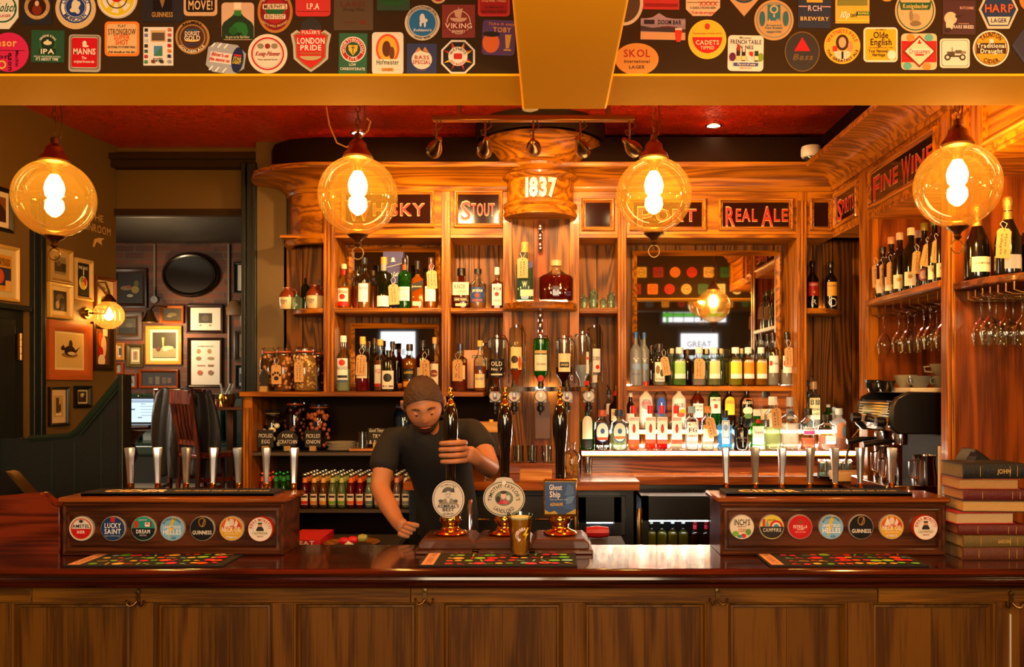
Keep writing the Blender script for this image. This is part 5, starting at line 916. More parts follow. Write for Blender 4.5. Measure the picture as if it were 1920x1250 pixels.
# ================================================================ on the front bar
BT = H(-.576)
def badge(px, py, d, col, art, label, grp, k=0):
    s = d / F; t = thing('beer_badge', label, 'badge', (X(px, d), d, Z(py, d)), group=grp)
    m = M(mat(col if k else '#b8b4ac', .25, coat=.5)); r = 23.5 * s; m.lathe([(r, .0), (r, -.006 - k), (r * .96, -.009 - k), (0, -.009 - k)], n=36, axis='y'); m.build('rim', t, world=False)
    a = Art((0, -.0092 - k, 0), s); a.run(art); a.build('printed_face', t, world=False); return t
def W(col): return f'd 0 0 22 22 {col};'
B = {
 'am': ('#c83020', W('e0dcd8') + 'o 0 0 19 20.5 c8a860;o 0 0 17.5 19 c81818;n 0 0 17.5 17.5 c01818;d 0 14 4 3 3a3028;T 0 5 32 6 2a2420 AMSTEL;T 0 -6 15 5 f0e8e0 BIER', 'red and white round tap badge at the left end of the left tap box'),
 'ls': ('#16335e', W('17386a') + 'r 0 17 8 9 c02420;T 0 6 31 9 eef0f4 LUCKY;T 0 -5 31 9 eef0f4 SAINT;T 0 -13 30 2.5 a8b8d0 Superior Unfiltered Lager', 'dark blue round tap badge, second on the left tap box'),
 'dr': ('#101418', W('0f9a8a') + 'n 0 1 22 22 14181c;r -13 8 8 13 c83018;r 9 8 13 10 7a2a18;r 8 8 9 8 f0f0f0;p c82018 8 12 5 8 11 8;T 0 -5 26 7 f0f0f0 DREAM;T 0 -12 13 3 c8c8c8 PALE ALE;T 0 17 15 3 f0f0f0 beavertown', 'teal over black round tap badge, third on the left tap box'),
 'he': ('#7ab4dc', W('7ab8e4') + 'p d8b820 8 21 -2 2 3 2 -8 -21 -4 -4 -8 -3 0 20;l 14202a 1 -2 2 3 2;T 0 3 34 5 f0f4f8 UNFILTERED;T 0 -6 34 9 f4f6f8 HELLES;A 0 0 17 3.5 14305a 120 BATTERSEA BREWERY;T 3 -17 8 4 14305a 4.2%', None),
 'gu': ('#0c0a0a', W('0d0b0b') + 'o 0 12 5 7 8a6420 1.3;l b08838 1.5 5 18 0 4;T 0 -7 36 7 ece8e0 GUINNESS', None),
 'no': ('#c89820', W('d8a828') + 'u 0 0 20 20 c85a28;p e8e0d0 -14 4 -8 19 -2 4;e 0 12 5 7 d8d0c0;p e8d8c8 4 4 9 17 15 4;p b83820 10 4 13 12 18 4;T 0 -1 36 9 f0ece4 NECK OIL;T 0 -9 26 4 e8d8a0 SESSION IPA;r 0 -16 18 4 f0e8d8;T 0 -16 16 3 3a2a1a ALC 4.3%', None),
 'bm': ('#b83818', W('e8e0d4') + 'o 0 0 12.5 13 b8a888;A 0 0 15 5.5 b81c18 170 BIRRA MORETTI;d 0 7 4 5 c89878;r 0 11 8 3 2a3a2a;p 2a2a28 -7 0 -4 5 4 5 7 0 7 -3 -7 -3;T 0 -7 28 4 8a7a40 L AUTENTICA;T 0 -13 12 2 8a2a1a 1859', None),
 'in': ('#d8d4c4', W('ded8c6') + 'T 0 9 30 11 1a1a18 INCH\'S;T 0 1 16 2.5 8a3a20 MEDIUM APPLE;T 1 -6 16 6 c05828 CIDER;e -12 -12 6 5 78b038;e 3 -16 5 4 c82418;e 12 -9 5 6 5a9a38;e -4 -17 5 3 3a8a8a', 'cream round tap badge with apples, first on the right tap box'),
 'ca': ('#2a2624', W('d8c838') + 'n 0 1 22 22 25211f;u 8 1 12 12 c82818;u 8 1 8 8 e8e0d0;u 8 1 5 5 38a0b8;r -15 8 5 14 c83828;p 58a8d0 -12 1 -8 16 -6 1;T 0 -5 34 7 c8c4bc CAMPFIRE;T 0 14 14 2.5 2a2a2a beavertown', 'yellow over dark grey round tap badge with rainbow, second on the right tap box'),
 'es': ('#b81414', W('c01418') + 'o 0 0 17 18 a01010;p 3a7a28 0 14 3 7 -3 7;T 0 1 26 5.5 f0e8e0 ESTRELLA;T 0 -4 13 3 f0d8d0 DAMM;T 0 -9 20 2.5 e8a8a0 BARCELONA', 'bright red round tap badge, third on the right tap box'),
}
def tapbox(x0, x1, labs, lab, gl):
    y0, y1 = 2.92, 3.115; zt = H(-.378); t = thing('tap_box', lab, 'beer font', ((x0 + x1) / 2, (y0 + y1) / 2, BT))
    m = M(BOXH); m.box(x0 + .004, x1 - .004, y0 + .008, y1, BT, zt - .02); m.build('carcass', t, bevel=.002)
    m = M(BOXH); pf = [(0, 0), (0, .012), (.006, .016), (.012, .012), (.014, .006), (.02, .006), (.026, .01), (.03, .0)]
    m.mould([(x0 + .002, BT + .002), (x1 - .002, BT + .002), (x1 - .002, zt - .02), (x0 + .002, zt - .02)], pf, True, 'xz', y0 + .008); m.build('front_moulding', t)
    m = M(BOXT); m.box(x0 - .012, x1 + .012, y0 - .012, y1 + .01, zt - .018, zt); m.build('lid', t, bevel=.006)
    return t
lt = tapbox(X(117, 2.92), X(533, 2.92), None, 'brown wooden tap box with seven round badges on the left of the bar', 0)
rt = tapbox(X(1349, 2.92), X(1774, 2.92), None, 'brown wooden tap box with seven round badges on the right of the bar', 0)
side = {'he': 'sky blue round tap badge with a yellow lightning bolt', 'gu': 'black round tap badge with a gold harp', 'no': 'yellow and orange round tap badge', 'bm': 'thick red rimmed cream round tap badge'}
for k, px in zip(['am', 'ls', 'dr', 'he', 'gu', 'no', 'bm'], (155, 214, 271, 325, 381, 436, 492)):
    c, a, l = B[k]; badge(px, 990, 2.927, c, a, l or side[k] + ' on the left tap box', 'badges on the left tap box', .014 if k == 'bm' else 0)
for k, px in zip(['in', 'ca', 'es', 'he', 'gu', 'no', 'bm'], (1390, 1446, 1499, 1557, 1613, 1670, 1730)):
    c, a, l = B[k]; badge(px, 987, 2.927, c, a, l or side[k] + ' on the right tap box', 'badges on the right tap box', .014 if k == 'bm' else 0)
# chrome tap handles standing behind the boxes
proto = thing('beer_tap', 'x', 'beer tap', (0, 3.16, BT), group='beer taps')
TAPM = mat('#e6ecf4', .28, 1); m = M(TAPM); z1 = H(-.225) - BT; zb = H(-.36) - BT
m.lathe([(.009, zb), (.0095, zb + .02), (.013, z1 - .04), (.0165, z1 - .004), (.0155, z1)], n=12, p=5); m.build('handle', proto, world=False)
m = M(BRASS); m.lathe([(.0105, zb - .02), (.012, zb - .015), (.0105, zb - .004), (.012, zb + .002), (.009, zb + .006)], n=16); m.build('collar', proto, world=False)
m = M(CHROME); m.lathe([(.02, 0), (.02, .01), (.012, .02), (.012, zb - .02)], n=16); m.tube([(0, 0, zb - .06), (0, .05, zb - .06), (0, .09, zb - .08), (0, .095, zb - .16)], .009, 10); m.build('tap_body', proto, world=False)
ords = ('first', 'second', 'third', 'fourth', 'fifth', 'sixth', 'seventh'); first = True
for side_, xs in (('left', (247, 297, 348, 396, 449, 499, 549)), ('right', (1365, 1417, 1465, 1516, 1568, 1613, 1670))):
    for k, px in enumerate(xs):
        lab = f'{ords[k]} chrome beer tap from the left behind the {side_} tap box'; loc = (X(px, 3.16), 3.16, BT)
        tp = proto if first else dup(proto, loc, lab); tp.location = loc; tp['label'] = lab; first = False
        tp.rotation_euler[1] = R(((k * 37) % 7 - 3) * .5); tp.rotation_euler[2] = R((k * 23) % 40 - 10)
for px0, px1, lab, txt in ((165, 520, 'black ribbed rubber bar mat with yellow lettering on the left tap box', 1), (1357, 1700, 'black ribbed rubber bar mat with yellow lettering on the right tap box', 2)):
    x0, x1 = X(px0, 3.0), X(px1, 3.0); z = H(-.378); t = thing('rubber_bar_mat', lab, 'bar mat', ((x0 + x1) / 2, 3.0, z)); m = M(RUBBER); m.box(x0, x1, 2.955, 3.075, z, z + .008)
    m.box(x0, x1, 2.955, 2.96, z, z + .013); m.box(x0, x1, 3.07, 3.075, z, z + .013)
    for k in range(12): m.box(x0, x1, 2.962 + k * .009, 2.967 + k * .009, z + .008, z + .0105)
    m.build('mat', t); a = Art(((x0 + x1) / 2, 3.015, z + .011), 1, up=(0, 1, 0), out=(0, 0, 1))
    a.text(-(x1-x0)*.25, 0, (x1-x0)*.33, .06, '#e8c880', 'CIDER' if txt == 1 else 'CIDER', .05); a.text((x1-x0)*.2, 0, (x1-x0)*.5, .022, '#e8c880', 'MADE FROM THE BEST OF APPLES', .03); a.build('raised_lettering', t)
# patterned bar runners
def runner(x0, x1, lab, seed):
    rn = random.Random(seed); t = thing('bar_runner', lab, 'bar runner', ((x0+x1)/2, 2.84, BT)); m = M(mat('#14100e', .85)); m.box(x0, x1, 2.727, 2.955, BT, BT + .006); m.build('cloth', t, bevel=.002)
    a = Art((x0, 2.727, BT + .0062), 1, up=(0, 1, 0), out=(0, 0, 1), lay=.00004); w_ = x1 - x0
    a.rect(.028, .114, .04, .21, '#e0a880'); a.text(.028, .114, .17, .018, '#8a4a30', 'CHEERS ALL', .02, rot=90)
    cs = ['#e8304c', '#68c838', '#f0c048', '#88c8c8', '#f05820', '#e82828', '#f4d468', '#e03868', '#98d848']
    for i in range(12):
        for j in range(5):
            cx = .07 + (w_ - .09) * (i + .5) / 12 + rn.uniform(-.008, .008); cyy = .022 + j * .046 + rn.uniform(-.006, .006); c = rn.choice(cs); q = rn.random()
            if q < .62: rr = rn.choice((.012, .014, .019)); a.ell(cx, cyy, rr, rr * .85, c); 
            elif q < .85: an = rn.uniform(0, pi); dx, dy = cos(an) * .016, sin(an) * .016; a.line(c, .006, cx - dx, cyy - dy, cx + dx, cyy + dy)
            else: a.ell(cx, cyy, .007, .006, c); a.line(c, .004, cx, cyy, cx + .018, cyy - .012)
            if q < .3: a.ell(cx, cyy, rr * .4, rr * .35, '#2a3a3a' if q < .1 else c)
    a.build('printed_pattern', t)
runner(-1.555, -1.045, 'black bar runner with coloured fruit shapes in front of the left tap box', 1)
runner(-.42, .09, 'black bar runner with coloured fruit shapes in front of the hand pumps', 2)
runner(.705, 1.215, 'black bar runner with coloured fruit shapes in front of the right tap box', 3)
# hand pumps
GOLD = mat('#e8a840', .12, 1)
def handpump(px, lab, clip):
    x = X(px, 3.04); t = thing('hand_pump', lab, 'hand pump', (x, 3.04, BT))
    m = M(BOXH); m.box(-.112, .112, -.112, .1, 0, .016); m.prism([(-.1, .016), (-.1, .036), (-.082, .052), (.082, .052), (.1, .036), (.1, .016)], 'y', -.1, .09); m.build('base', t, world=False, bevel=.004)
    m = M(GOLD); m.lathe([(.056, .052), (.06, .057), (.054, .064), (.038, .069), (.03, .076), (.028, .086), (.036, .094), (.04, .104), (.036, .114), (.034, .122), (.042, .134), (.044, .146), (.034, .165), (.024, .175), (.028, .185), (.022, .2), (.016, .21)], n=28); m.build('brass_column', t, world=False, smooth=60)
    m = M(mat('#120a08', .12, coat=1)); m.lathe([(.016, .2), (.0165, .28), (.018, .34), (.022, .375), (.026, .41), (.0275, .44), (.026, .47), (.021, .495), (.015, .51), (.012, .517), (0, .518)], n=24); m.build('handle', t, world=False, smooth=60)
    m = M(GOLD); m.lathe([(.016, .508), (.017, .514), (.012, .522), (.008, .53), (.006, .536), (.01, .542), (.011, .548), (.007, .556), (.005, .56), (.008, .567), (.006, .574), (0, .577)], n=16); m.build('finial', t, world=False, smooth=60)
    s = 2.97 / F; y = -.07; m = M(CHROME); m.tube([(.0, -.02, .2), (.0, -.06, .205)], .006)
    m.build('clip_bracket', t, world=False)
    if clip == 1:
        m = M(mat('#d8d4cc', .3)); m.prism(outline('v', .112, .130), 'y', y, y + .004); cl = m.build('pump_clip', t, world=False); cl.location.z = .185
        a = Art((0, y - .0003, 0), s); a.ell(0, 0, 29, 34, '#d8d2c8'); a.ring(0, 0, 27, 28, '#3a3a3a', 1.19); a.run('A 0 4 22 3 3a3a3a 80 THE ADMIRALS BREW;u 0 14 11 9 5a5a58;p 4a4a48 -13 13 13 13 9 17 -9 17;p 3a3a38 6 15 10 24 12 14;e 0 8 6 8 c8c4bc;e -2.5 10 1 .8 2a2a2a;e 2.5 10 1 .8 2a2a2a;l 3a3a3a .6 -2 4 2 4;p 8a8880 -17 -6 -6 2 0 0 6 2 17 -6 17 -9 -17 -9;e -14 -3 4 3 5a5a58;e 14 -3 4 3 5a5a58;p d8d4cc -4 1 0 -8 4 1;T 0 -12.5 40 6 1a1a1a ADMIRAL\'S;T 0 -19 22 6 1a1a1a BEST;T 0 -27 20 4 3a3a3a 12 IN 31')
    elif clip == 2:
        m = M(mat('#c8c4b8', .3)); o = [(a_ , b_ + (.012 if abs(a_) < .03 and b_ > .04 else 0)) for a_, b_ in outline('v', .146, .125)]; m.prism(o, 'y', y, y + .004); cl = m.build('pump_clip', t, world=False); cl.location.z = .187
        a = Art((0, y - .0003, 0), s); a.ell(0, 0, 38, 32, '#2a4a3a'); a.ell(0, 0, 36.5, 30.5, '#cfc8b8'); a.run('A 0 -2 23 7 1e3a30 190 TIMOTHY TAYLOR\'S;B 0 2 29 7 1e3a30 90 LANDLORD;e 0 30 4 4 e8e4e0;e 0 1 19 16 e0dcd0;e 0 1 17.5 14.5 6a7a6a;e -1 6 5 7 e0c0a8;e -1 12 6 3 3a2a20;p b83040 -12 -10 -6 -2 4 -2 10 -10;e -11 -1 4 6 2a2a2a;e 8 2 4 5 c8d0d8;e 3 -6 5 4 c85058')
    else:
        s2 = s; m = M(GOLD); m.box(-.058, .058, y, y + .01, -.066, .066); m.build('clip_frame', t, world=False, bevel=.003).location.z = .19
        m = M(mat('#1e3e72', .3)); m.box(-.054, .054, y - .002, y, -.056, .056); cl = m.build('pump_clip', t, world=False); cl.location.z = .19
        a = Art((0, y - .0023, 0), s); a.run('p 4a6a9a 8 4 14 26 24 22 26 8 20 4;p 5a80b0 10 -12 22 -10 27 4 12 2;p 3a5a90 6 -20 26 -22 27 -12 10 -12;T -9 20 24 10 ece4e4 Ghost;T -10 7 20 11 ece4e4 Ship;T -3 -3 34 2.5 a8b8d0 Citrus Pale Ale;T -7 -12 24 6 e0b040 ADNAMS;p b89830 -29 -30 -29 -22 -20 -27 -10 -24 -4 -30;p b89830 29 -30 29 -20 18 -26 10 -30')
    a.build('clip_print', cl, world=False); return t
handpump(845, 'left hand pump with white oval clip showing an admiral in a cocked hat', 1)
handpump(947, 'middle hand pump with round cream clip lettered in green', 2)
handpump(1050, 'right hand pump with blue rectangular clip reading Ghost Ship', 3)
for px, lab in ((881, 'chrome swan neck spout beside the left hand pump'), (1066, 'chrome swan neck spout behind the right hand pump')):
    x = X(px, 3.14); m = M(CHROME); m.tube([(x, 3.14, BT), (x, 3.14, BT + .14), (x, 3.15, BT + .155), (x, 3.165, BT + .157), (x, 3.18, BT + .145), (x, 3.18, BT - .02)], .0075, 10); tag(m.build('swan_neck'), lab, 'spout')
# the pint
c = Vector((X(975, 2.885), 2.885, BT + .006)); t = thing('pint_glass', 'pint of amber beer with a curved brewery name, in front of the middle pump', 'glass', c)
m = M(CLR); m.lathe([(0, 0), (.029, 0), (.030, .006), (.036, .08), (.0445, .143), (.0435, .143), (.034, .07), (.028, .01)], n=36); m.fixn = False; m.build('glass_body', t, world=False)
m = M(glass('#ffc050', .92, '#ffa828', .4)); m.lathe([(0, .009), (.0275, .009), (.034, .075), (.0405, .126), (0, .126)], n=36); bl = m.build('beer', t, world=False)
m = M(mat('#e8d8b0', .8)); m.lathe([(0, .1262), (.0405, .1262), (.0412, .131), (0, .131)], n=36); m.build('foam', t, world=False)
a = Art((0, 0, .075), .0018, r=.042, lay=.0003); a.arc(12, 0, -22, 6, '#e8dcd8', 'BATTERSEA', -120, 180); a.n = 0
a = Art((0, 0, .075), .0018, r=.042); s_ = 'BATTERSEA'
for i, ch in enumerate(s_): an = R(225 - i * 16.5); a.text(10 + 15 * cos(an), 12 * sin(an), 4.2, 5, '#ece4e0', ch, .04, rot=math.degrees(an) - 90)
a.run('p e8c820 14 14 6 0 11 0 8 -10 17 3 12 3 17 14'); a.build('printed_name', t, world=False)
# coat hooks
for px, py, lab in ((259, 1122, 'brass double coat hook on the bar front, furthest left'), (797, 1119, 'brass double coat hook on the bar front below the left end of the middle runner'), (1345, 1119, 'brass double coat hook on the bar front below the right tap box'), (1896, 1125, 'brass double coat hook on the bar front at the far right')):
    d = 2.745; c = P(px, py, d); t = thing('coat_hook', lab, 'hook', c); m = M(OLDBRASS); m.lathe([(0, -.006), (.008, -.005), (.009, 0)], 0, 0, .022, n=14, axis='y'); m.prism([(-.005, .02), (.005, .02), (.007, -.014), (-.007, -.014)], 'y', -.004, .003); m.build('back_plate', t, world=False)
    for sx in (-1, 1): m = M(OLDBRASS); m.tube([(0, -.004, -.005), (sx * .008, -.014, -.016), (sx * .018, -.02, -.02), (sx * .026, -.022, -.014), (sx * .028, -.022, -.003)], [.004, .0035, .0032, .003, .0036], 8); m.lathe([(0, .004), (.0045, .0), (0, -.004)], sx * .028, -.022, -.001, n=10); m.build('hook_arm', t, world=False)
# side counter with swept end at far left, and a leaning menu board
x0 = X(-80, 2.92); pts = [(x0, BT - .02), (X(113, 2.95), BT - .02), (X(113, 2.95), Z(950, 2.95)), (X(100, 2.95), Z(944, 2.95)), (X(88, 2.95), Z(934, 2.95)), (X(76, 2.95), Z(924, 2.95)), (X(60, 2.95), Z(925, 2.95)), (x0, Z(936, 2.95))]
m = M(wood('#7a2c12', '#3e1206', 'x', .25, .5, 7)); m.prism([(a_, b_) for a_, b_ in pts], 'y', 2.95, 3.0); b = m.build('bar_end_board', bevel=.005); tag(b, 'reddish wooden end board with swept top edge at the far left of the bar', 'board')
t = thing('menu_board', 'dark leaning menu holder with bronze edge behind the end board at far left', 'menu', (X(20, 3.12), 3.12, BT))
m = M(mat('#0c0b0d', .25)); q = [(X(-40, 3.12), Z(900, 3.12)), (X(18, 3.12), Z(882, 3.12)), (X(70, 3.12), Z(940, 3.12)), (X(60, 3.12), BT), (X(-40, 3.12), BT)]; m.prism(q, 'y', 3.1, 3.14); m.build('panel', t)
m = M(OLDBRASS); m.prism([(X(18, 3.12), Z(882, 3.12)), (X(28, 3.12), Z(885, 3.12)), (X(80, 3.12), Z(942, 3.12)), (X(70, 3.12), Z(942, 3.12))], 'y', 3.095, 3.145); m.build('edge', t)
# stack of old books at the right
z = BT; y = 2.84
books = [(1803, '#5a2c18', '#8a6a40', 24, 0, 'bottom brown book of the stack on the right end of the bar', ''), (1800, '#6a5a2c', '#a08050', 22, 3, 'olive cloth book second from the bottom of the stack', 'GARDENS'), (1796, '#5c1812', '#8a4a28', 20, -2, 'dark red book third from the bottom of the stack', ''), (1788, '#a81c20', '#c8b088', 22, 2, 'bright red covered book with cream pages in the middle of the stack', ''), (1806, '#4a3420', '#d0a868', 22, -3, 'thick book with yellowed pages above the bright red one', ''), (1802, '#5a1a1e', '#b07a40', 20, 1, 'maroon leather book third from the top of the stack', ''), (1798, '#9a4a24', '#b8905c', 20, -2, 'orange brown book with rough page edges second from the top', ''), (1800, '#14181a', '#7a6a48', 28, 2, 'black gilt tooled book on top of the stack', 'JOHN')]
for k, (px, col, pg, hh, rz, lab, tx) in enumerate(books):
    h = hh * 2.85 / F; x0 = X(px, 2.85); w_ = .2 + (k % 3) * .012; dp = .15; t = thing('book', lab, 'book', (x0 + w_/2, y + dp/2, z), R(rz), 'old books stacked on the bar')
    pages_front = k in (3, 4, 6)
    m = M(mat(col, .5, bump=.3, bscale=200)); th = .0035; m.box(-w_/2, w_/2, -dp/2, dp/2, 0, th); m.box(-w_/2, w_/2, -dp/2, dp/2, h - th, h)
    if not pages_front: m.prism([(-dp/2, 0), (-dp/2 - .006, h*.3), (-dp/2 - .006, h*.7), (-dp/2, h), (-dp/2 + .004, h), (-dp/2 + .004, 0)], 'x', -w_/2, w_/2)
    else: m.box(-w_/2, w_/2, dp/2 - .004, dp/2, 0, h)
    m.build('cover', t, world=False, bevel=.0012); m = M(mat(pg, .8, bump=.6, bscale=300)); m.box(-w_/2 + .005, w_/2 - .005, -dp/2 + (.006 if pages_front else .003), dp/2 - .005, th, h - th); m.build('page_block', t, world=False)
    if not pages_front:
        a = Art((0, -dp/2 - .0065, h/2), 1); 
        for u in (-.05, .05, .075): a.rect(u, 0, .0015, h * .7, '#c09a4a')
        if tx: a.text(.03, 0, .045, h*.3, '#c8a860', tx)
        a.build('gilt_spine', t, world=False)
    z += h + .0005
t = thing('card_reader', 'black till gadget with glossy angled screen behind the book stack', 'till device', (X(1820, 3.02), 3.02, BT))
m = M(BLACK); m.prism([(X(1782, 3.03), BT), (X(1782, 3.03), Z(902, 3.03)), (X(1822, 3.03), Z(840, 3.03)), (X(1850, 3.03), Z(860, 3.03)), (X(1850, 3.03), BT)], 'y', 3.0, 3.1); m.build('case', t, bevel=.004)
m = M(mat('#2a2430', .05, coat=1)); m.prism([(X(1788, 2.995), Z(900, 3)), (X(1822, 2.995), Z(846, 3)), (X(1834, 2.995), Z(852, 3)), (X(1806, 2.995), Z(898, 3))], 'y', 2.996, 3.001); m.build('screen', t)
# ================================================================ goods on the shelves and counters
def jar(px, base, d, h, w_, cont, lab, zb=None, top='#b85020', fill=.8, lumps=None):
    s = d / F; z = Z(base, d) if zb is None else H(zb); t = thing('storage_jar', lab, 'jar', (X(px, d), d, z)); r = w_*s/2; q = h*s
    m = M(CLR); m.lathe([(0, .002), (r*.92, .002), (r, q*.06), (r, q*.68), (r*.92, q*.76), (r*.72, q*.82), (r*.7, q*.88)], n=28); m.build('glass_body', t, world=False)
    m = M(glass(cont, .85, cont, .2)); m.lathe([(0, .006), (r*.88, .006), (r*.94, q*.08), (r*.94, q*min(fill, .66)), (r*.8, q*fill), (0, q*fill)], n=24); m.build('contents', t, world=False)
    if lumps:
        rn = random.Random(int(px)); m = M(mat(lumps[0], .5, coat=.2))
        for k in range(lumps[2]):
            a = rn.uniform(pi, 2*pi); zz = rn.uniform(.08, fill) * q; lr = lumps[1]
            m.lathe([(0, -lr), (lr*.8, -lr*.6), (lr, 0), (lr*.8, lr*.6), (0, lr)], r*.86*cos(a), r*.86*sin(a), zz, n=8)
        tag_ = m.build('pieces', t, world=False); tag_['kind'] = 'stuff'
    m = M(CLR); m.lathe([(r*.76, q*.9), (r*.76, q*.95), (r*.6, q), (0, q)], n=28); m.build('lid', t, world=False)
    m = M(mat(top, .4)); m.lathe([(r*.74, q*.87), (r*.79, q*.88), (r*.79, q*.9), (r*.74, q*.91)], n=28); m.build('seal_ring', t, world=False)
    m = M(CHROME); m.tube([(r*.8, 0, q*.84), (r*.95, -.004, q*.9), (r*.82, 0, q*.96)], .0015, 5); m.tube([(r*.74*cos(R(a)), r*.74*sin(R(a)), q*.84) for a in range(0, 360, 20)], .0014, 5, True); m.build('wire_clip', t, world=False); return t
jar(504, 728, 4.8, 82, 34, '#7a4818', 'clip top jar with orange seal at the left end of the left worktop', -.026, lumps=('#a06a30', .012, 30))
jar(532, 728, 4.74, 83, 36, '#b86a28', 'clip top jar of brown dog treats with a paw print tag', -.026, lumps=('#b87838', .012, 40))
jar(572, 728, 4.72, 84, 44, '#d8a058', 'large clip top jar of cashew nuts on the left worktop', -.026, lumps=('#e0ac68', .009, 90))
jar(596, 728, 4.86, 80, 30, '#4a1c0a', 'clip top jar of dark contents next to the oak post', -.026, lumps=('#5a2410', .01, 30))
jar(511, 848, 4.78, 76, 34, '#2e2418', 'jar of pickled eggs on the dark shelf', Z(848, 4.57) - CH, '#8a7030', .6, ('#e6dcbc', .017, 12))
jar(553, 848, 4.76, 96, 38, '#2a0f08', 'tallest clip top jar with orange seal, holding pork scratchings', Z(848, 4.57) - CH, '#b84818', .8, ('#5a2410', .012, 30))
jar(598, 848, 4.74, 90, 42, '#2a1208', 'clip top jar of pickled onions on the dark shelf', Z(848, 4.57) - CH, '#a8481c', .8, ('#9a4a20', .014, 34))
jar(757, 848, 4.78, 90, 40, '#28406a', 'clip top jar with blue contents beside the barman', Z(848, 4.57) - CH, '#5a6a8a', .8)
def chalk(px, py0, py1, w_, d, lines, lab, zb, pts=None):
    s = d / F; z = H(zb); t = thing('chalk_sign', lab, 'sign', (X(px, d), d, z)); q = (py1 - py0) * s; W_ = w_*s/2
    m = M(mat('#c09a58', .35, .4)); m.box(-.018, .018, -.012, .012, 0, .028); m.build('sign_foot', t, world=False, bevel=.002)
    m = M(mat('#221e1c', .8)); m.prism(pts and [(a * W_, .02 + b * q) for a, b in pts] or [(-W_, .02), (W_, .02), (W_, .02 + q), (-W_, .02 + q)], 'y', -.003, .0); b = m.build('board', t, world=False)
    a = Art((0, -.0032, .02 + q * .5), s)
    for k, ln in enumerate(lines): a.text(0, ((len(lines) - 1) / 2 - k) * 11, min(w_ - 4, len(ln) * 5.2), 7, '#ece8e0', ln, 0, ital=.1)
    a.build('chalk_lettering', b, world=False)
S1 = Z(848, 4.57) - CH + .003
chalk(498, 805, 838, 30, 4.64, ['PICKLED', 'EGG'], 'black chalk sign for pickled eggs on a gold foot', S1)
chalk(539, 800, 832, 40, 4.64, ['PORK', 'SCRATCHIN'], 'rounded black chalk sign for pork scratchings on a gold foot', S1, [(cos(R(a)), .5 + .5 * sin(R(a))) for a in range(0, 360, 30)])
chalk(587, 804, 836, 30, 4.64, ['PICKLED', 'ONION'], 'black chalk sign for pickled onions on a gold foot', S1)
chalk(706, 796, 826, 32, 4.66, ['Good Things', 'TRY', '& Enjoy'], 'black chalk sign between two upturned tumblers', S1 + .016)
chalk(770, 800, 834, 32, 4.64, ['PEANUT', 'SALTED'], 'black chalk sign for salted peanuts beside the barman', S1)
t = thing('chalk_tag', 'black pointed chalk tag leaning on the leftmost worktop jar', 'sign', (X(495, 4.64), 4.64, H(-.026))); m = M(mat('#221e1c', .8)); m.prism([(-.02, .03), (.012, .03), (.03, .07), (.0, .13), (-.022, .09)], 'y', 0, .003); m.build('board', t, world=False); m = M(mat('#c09a58', .35, .4)); m.box(-.02, .02, -.012, .012, 0, .03); m.build('sign_foot', t, world=False)
for px, py0, h, w_, d, lab, paw in ((518, 684, 36, 19, 4.67, 'brown card tag with a black paw print', 1), (560, 678, 38, 17, 4.64, 'brown card tag hanging on the jar of cashew nuts', 0)):
    card_tag(px, py0, w_, h, d, 1, '' if paw else 'Mixed/nuts', lab)
    if paw:
        a = Art(P(px, py0 + 22, d - .002), d / F); a.run('e 0 -3 4.5 4 1a1410;e -6 4 2 2.6 1a1410;e -2 7 2 2.6 1a1410;e 3 7 2 2.6 1a1410;e 7 3 2 2.6 1a1410'); pr = [o for o in C.objects if o.get('label') == lab][0]; a.build('paw_print', pr)
# plates, board and tumblers on the dark shelf
for k in range(7):
    m = M(mat('#ddd2c0', .3, coat=.4)); m.lathe([(0, .0), (.05, .0), (.078, .006), (.0785, .008), (.05, .003), (0, .003)], X(642, 4.7) + (k % 3 - 1) * .004, 4.7 + (k % 2) * .004, H(S1) + k * .0065, n=32); tag(m.build('saucer'), f'{("bottom", "second", "third", "fourth", "fifth", "sixth", "top")[k]} saucer{" from the bottom" if 0 < k < 6 else ""} in the white stack beside the wooden board', 'saucer', 'white saucers on the dark shelf')
m = M(wood('#c98a4a', '#9a5c28', 'x', .5, 0)); m.box(X(660, 4.68), X(750, 4.68), 4.6, 4.74, H(S1), H(S1) + .014); tag(m.build('serving_board', bevel=.004), 'pale wooden serving board carrying two upturned tumblers', 'board')
def tumbler(x, y, z, h, r, lab, up=True, grp=None, cat='glass'):
    m = M(CLR); pr = [(0, .003), (r*.8, .0), (r, h), (r*.94, h), (r*.76, .008), (0, .008)]
    if not up: pr = [(a, h - b) for a, b in pr]
    m.lathe(pr, x, y, z, n=24); m.fixn = False; return tag(m.build('tumbler'), lab, cat, grp)
for px, lab in ((680, 'left upturned tumbler on the pale serving board'), (729, 'right upturned tumbler on the pale serving board')): tumbler(X(px, 4.66), 4.66, H(S1) + .0145, .09, .032, lab, False)
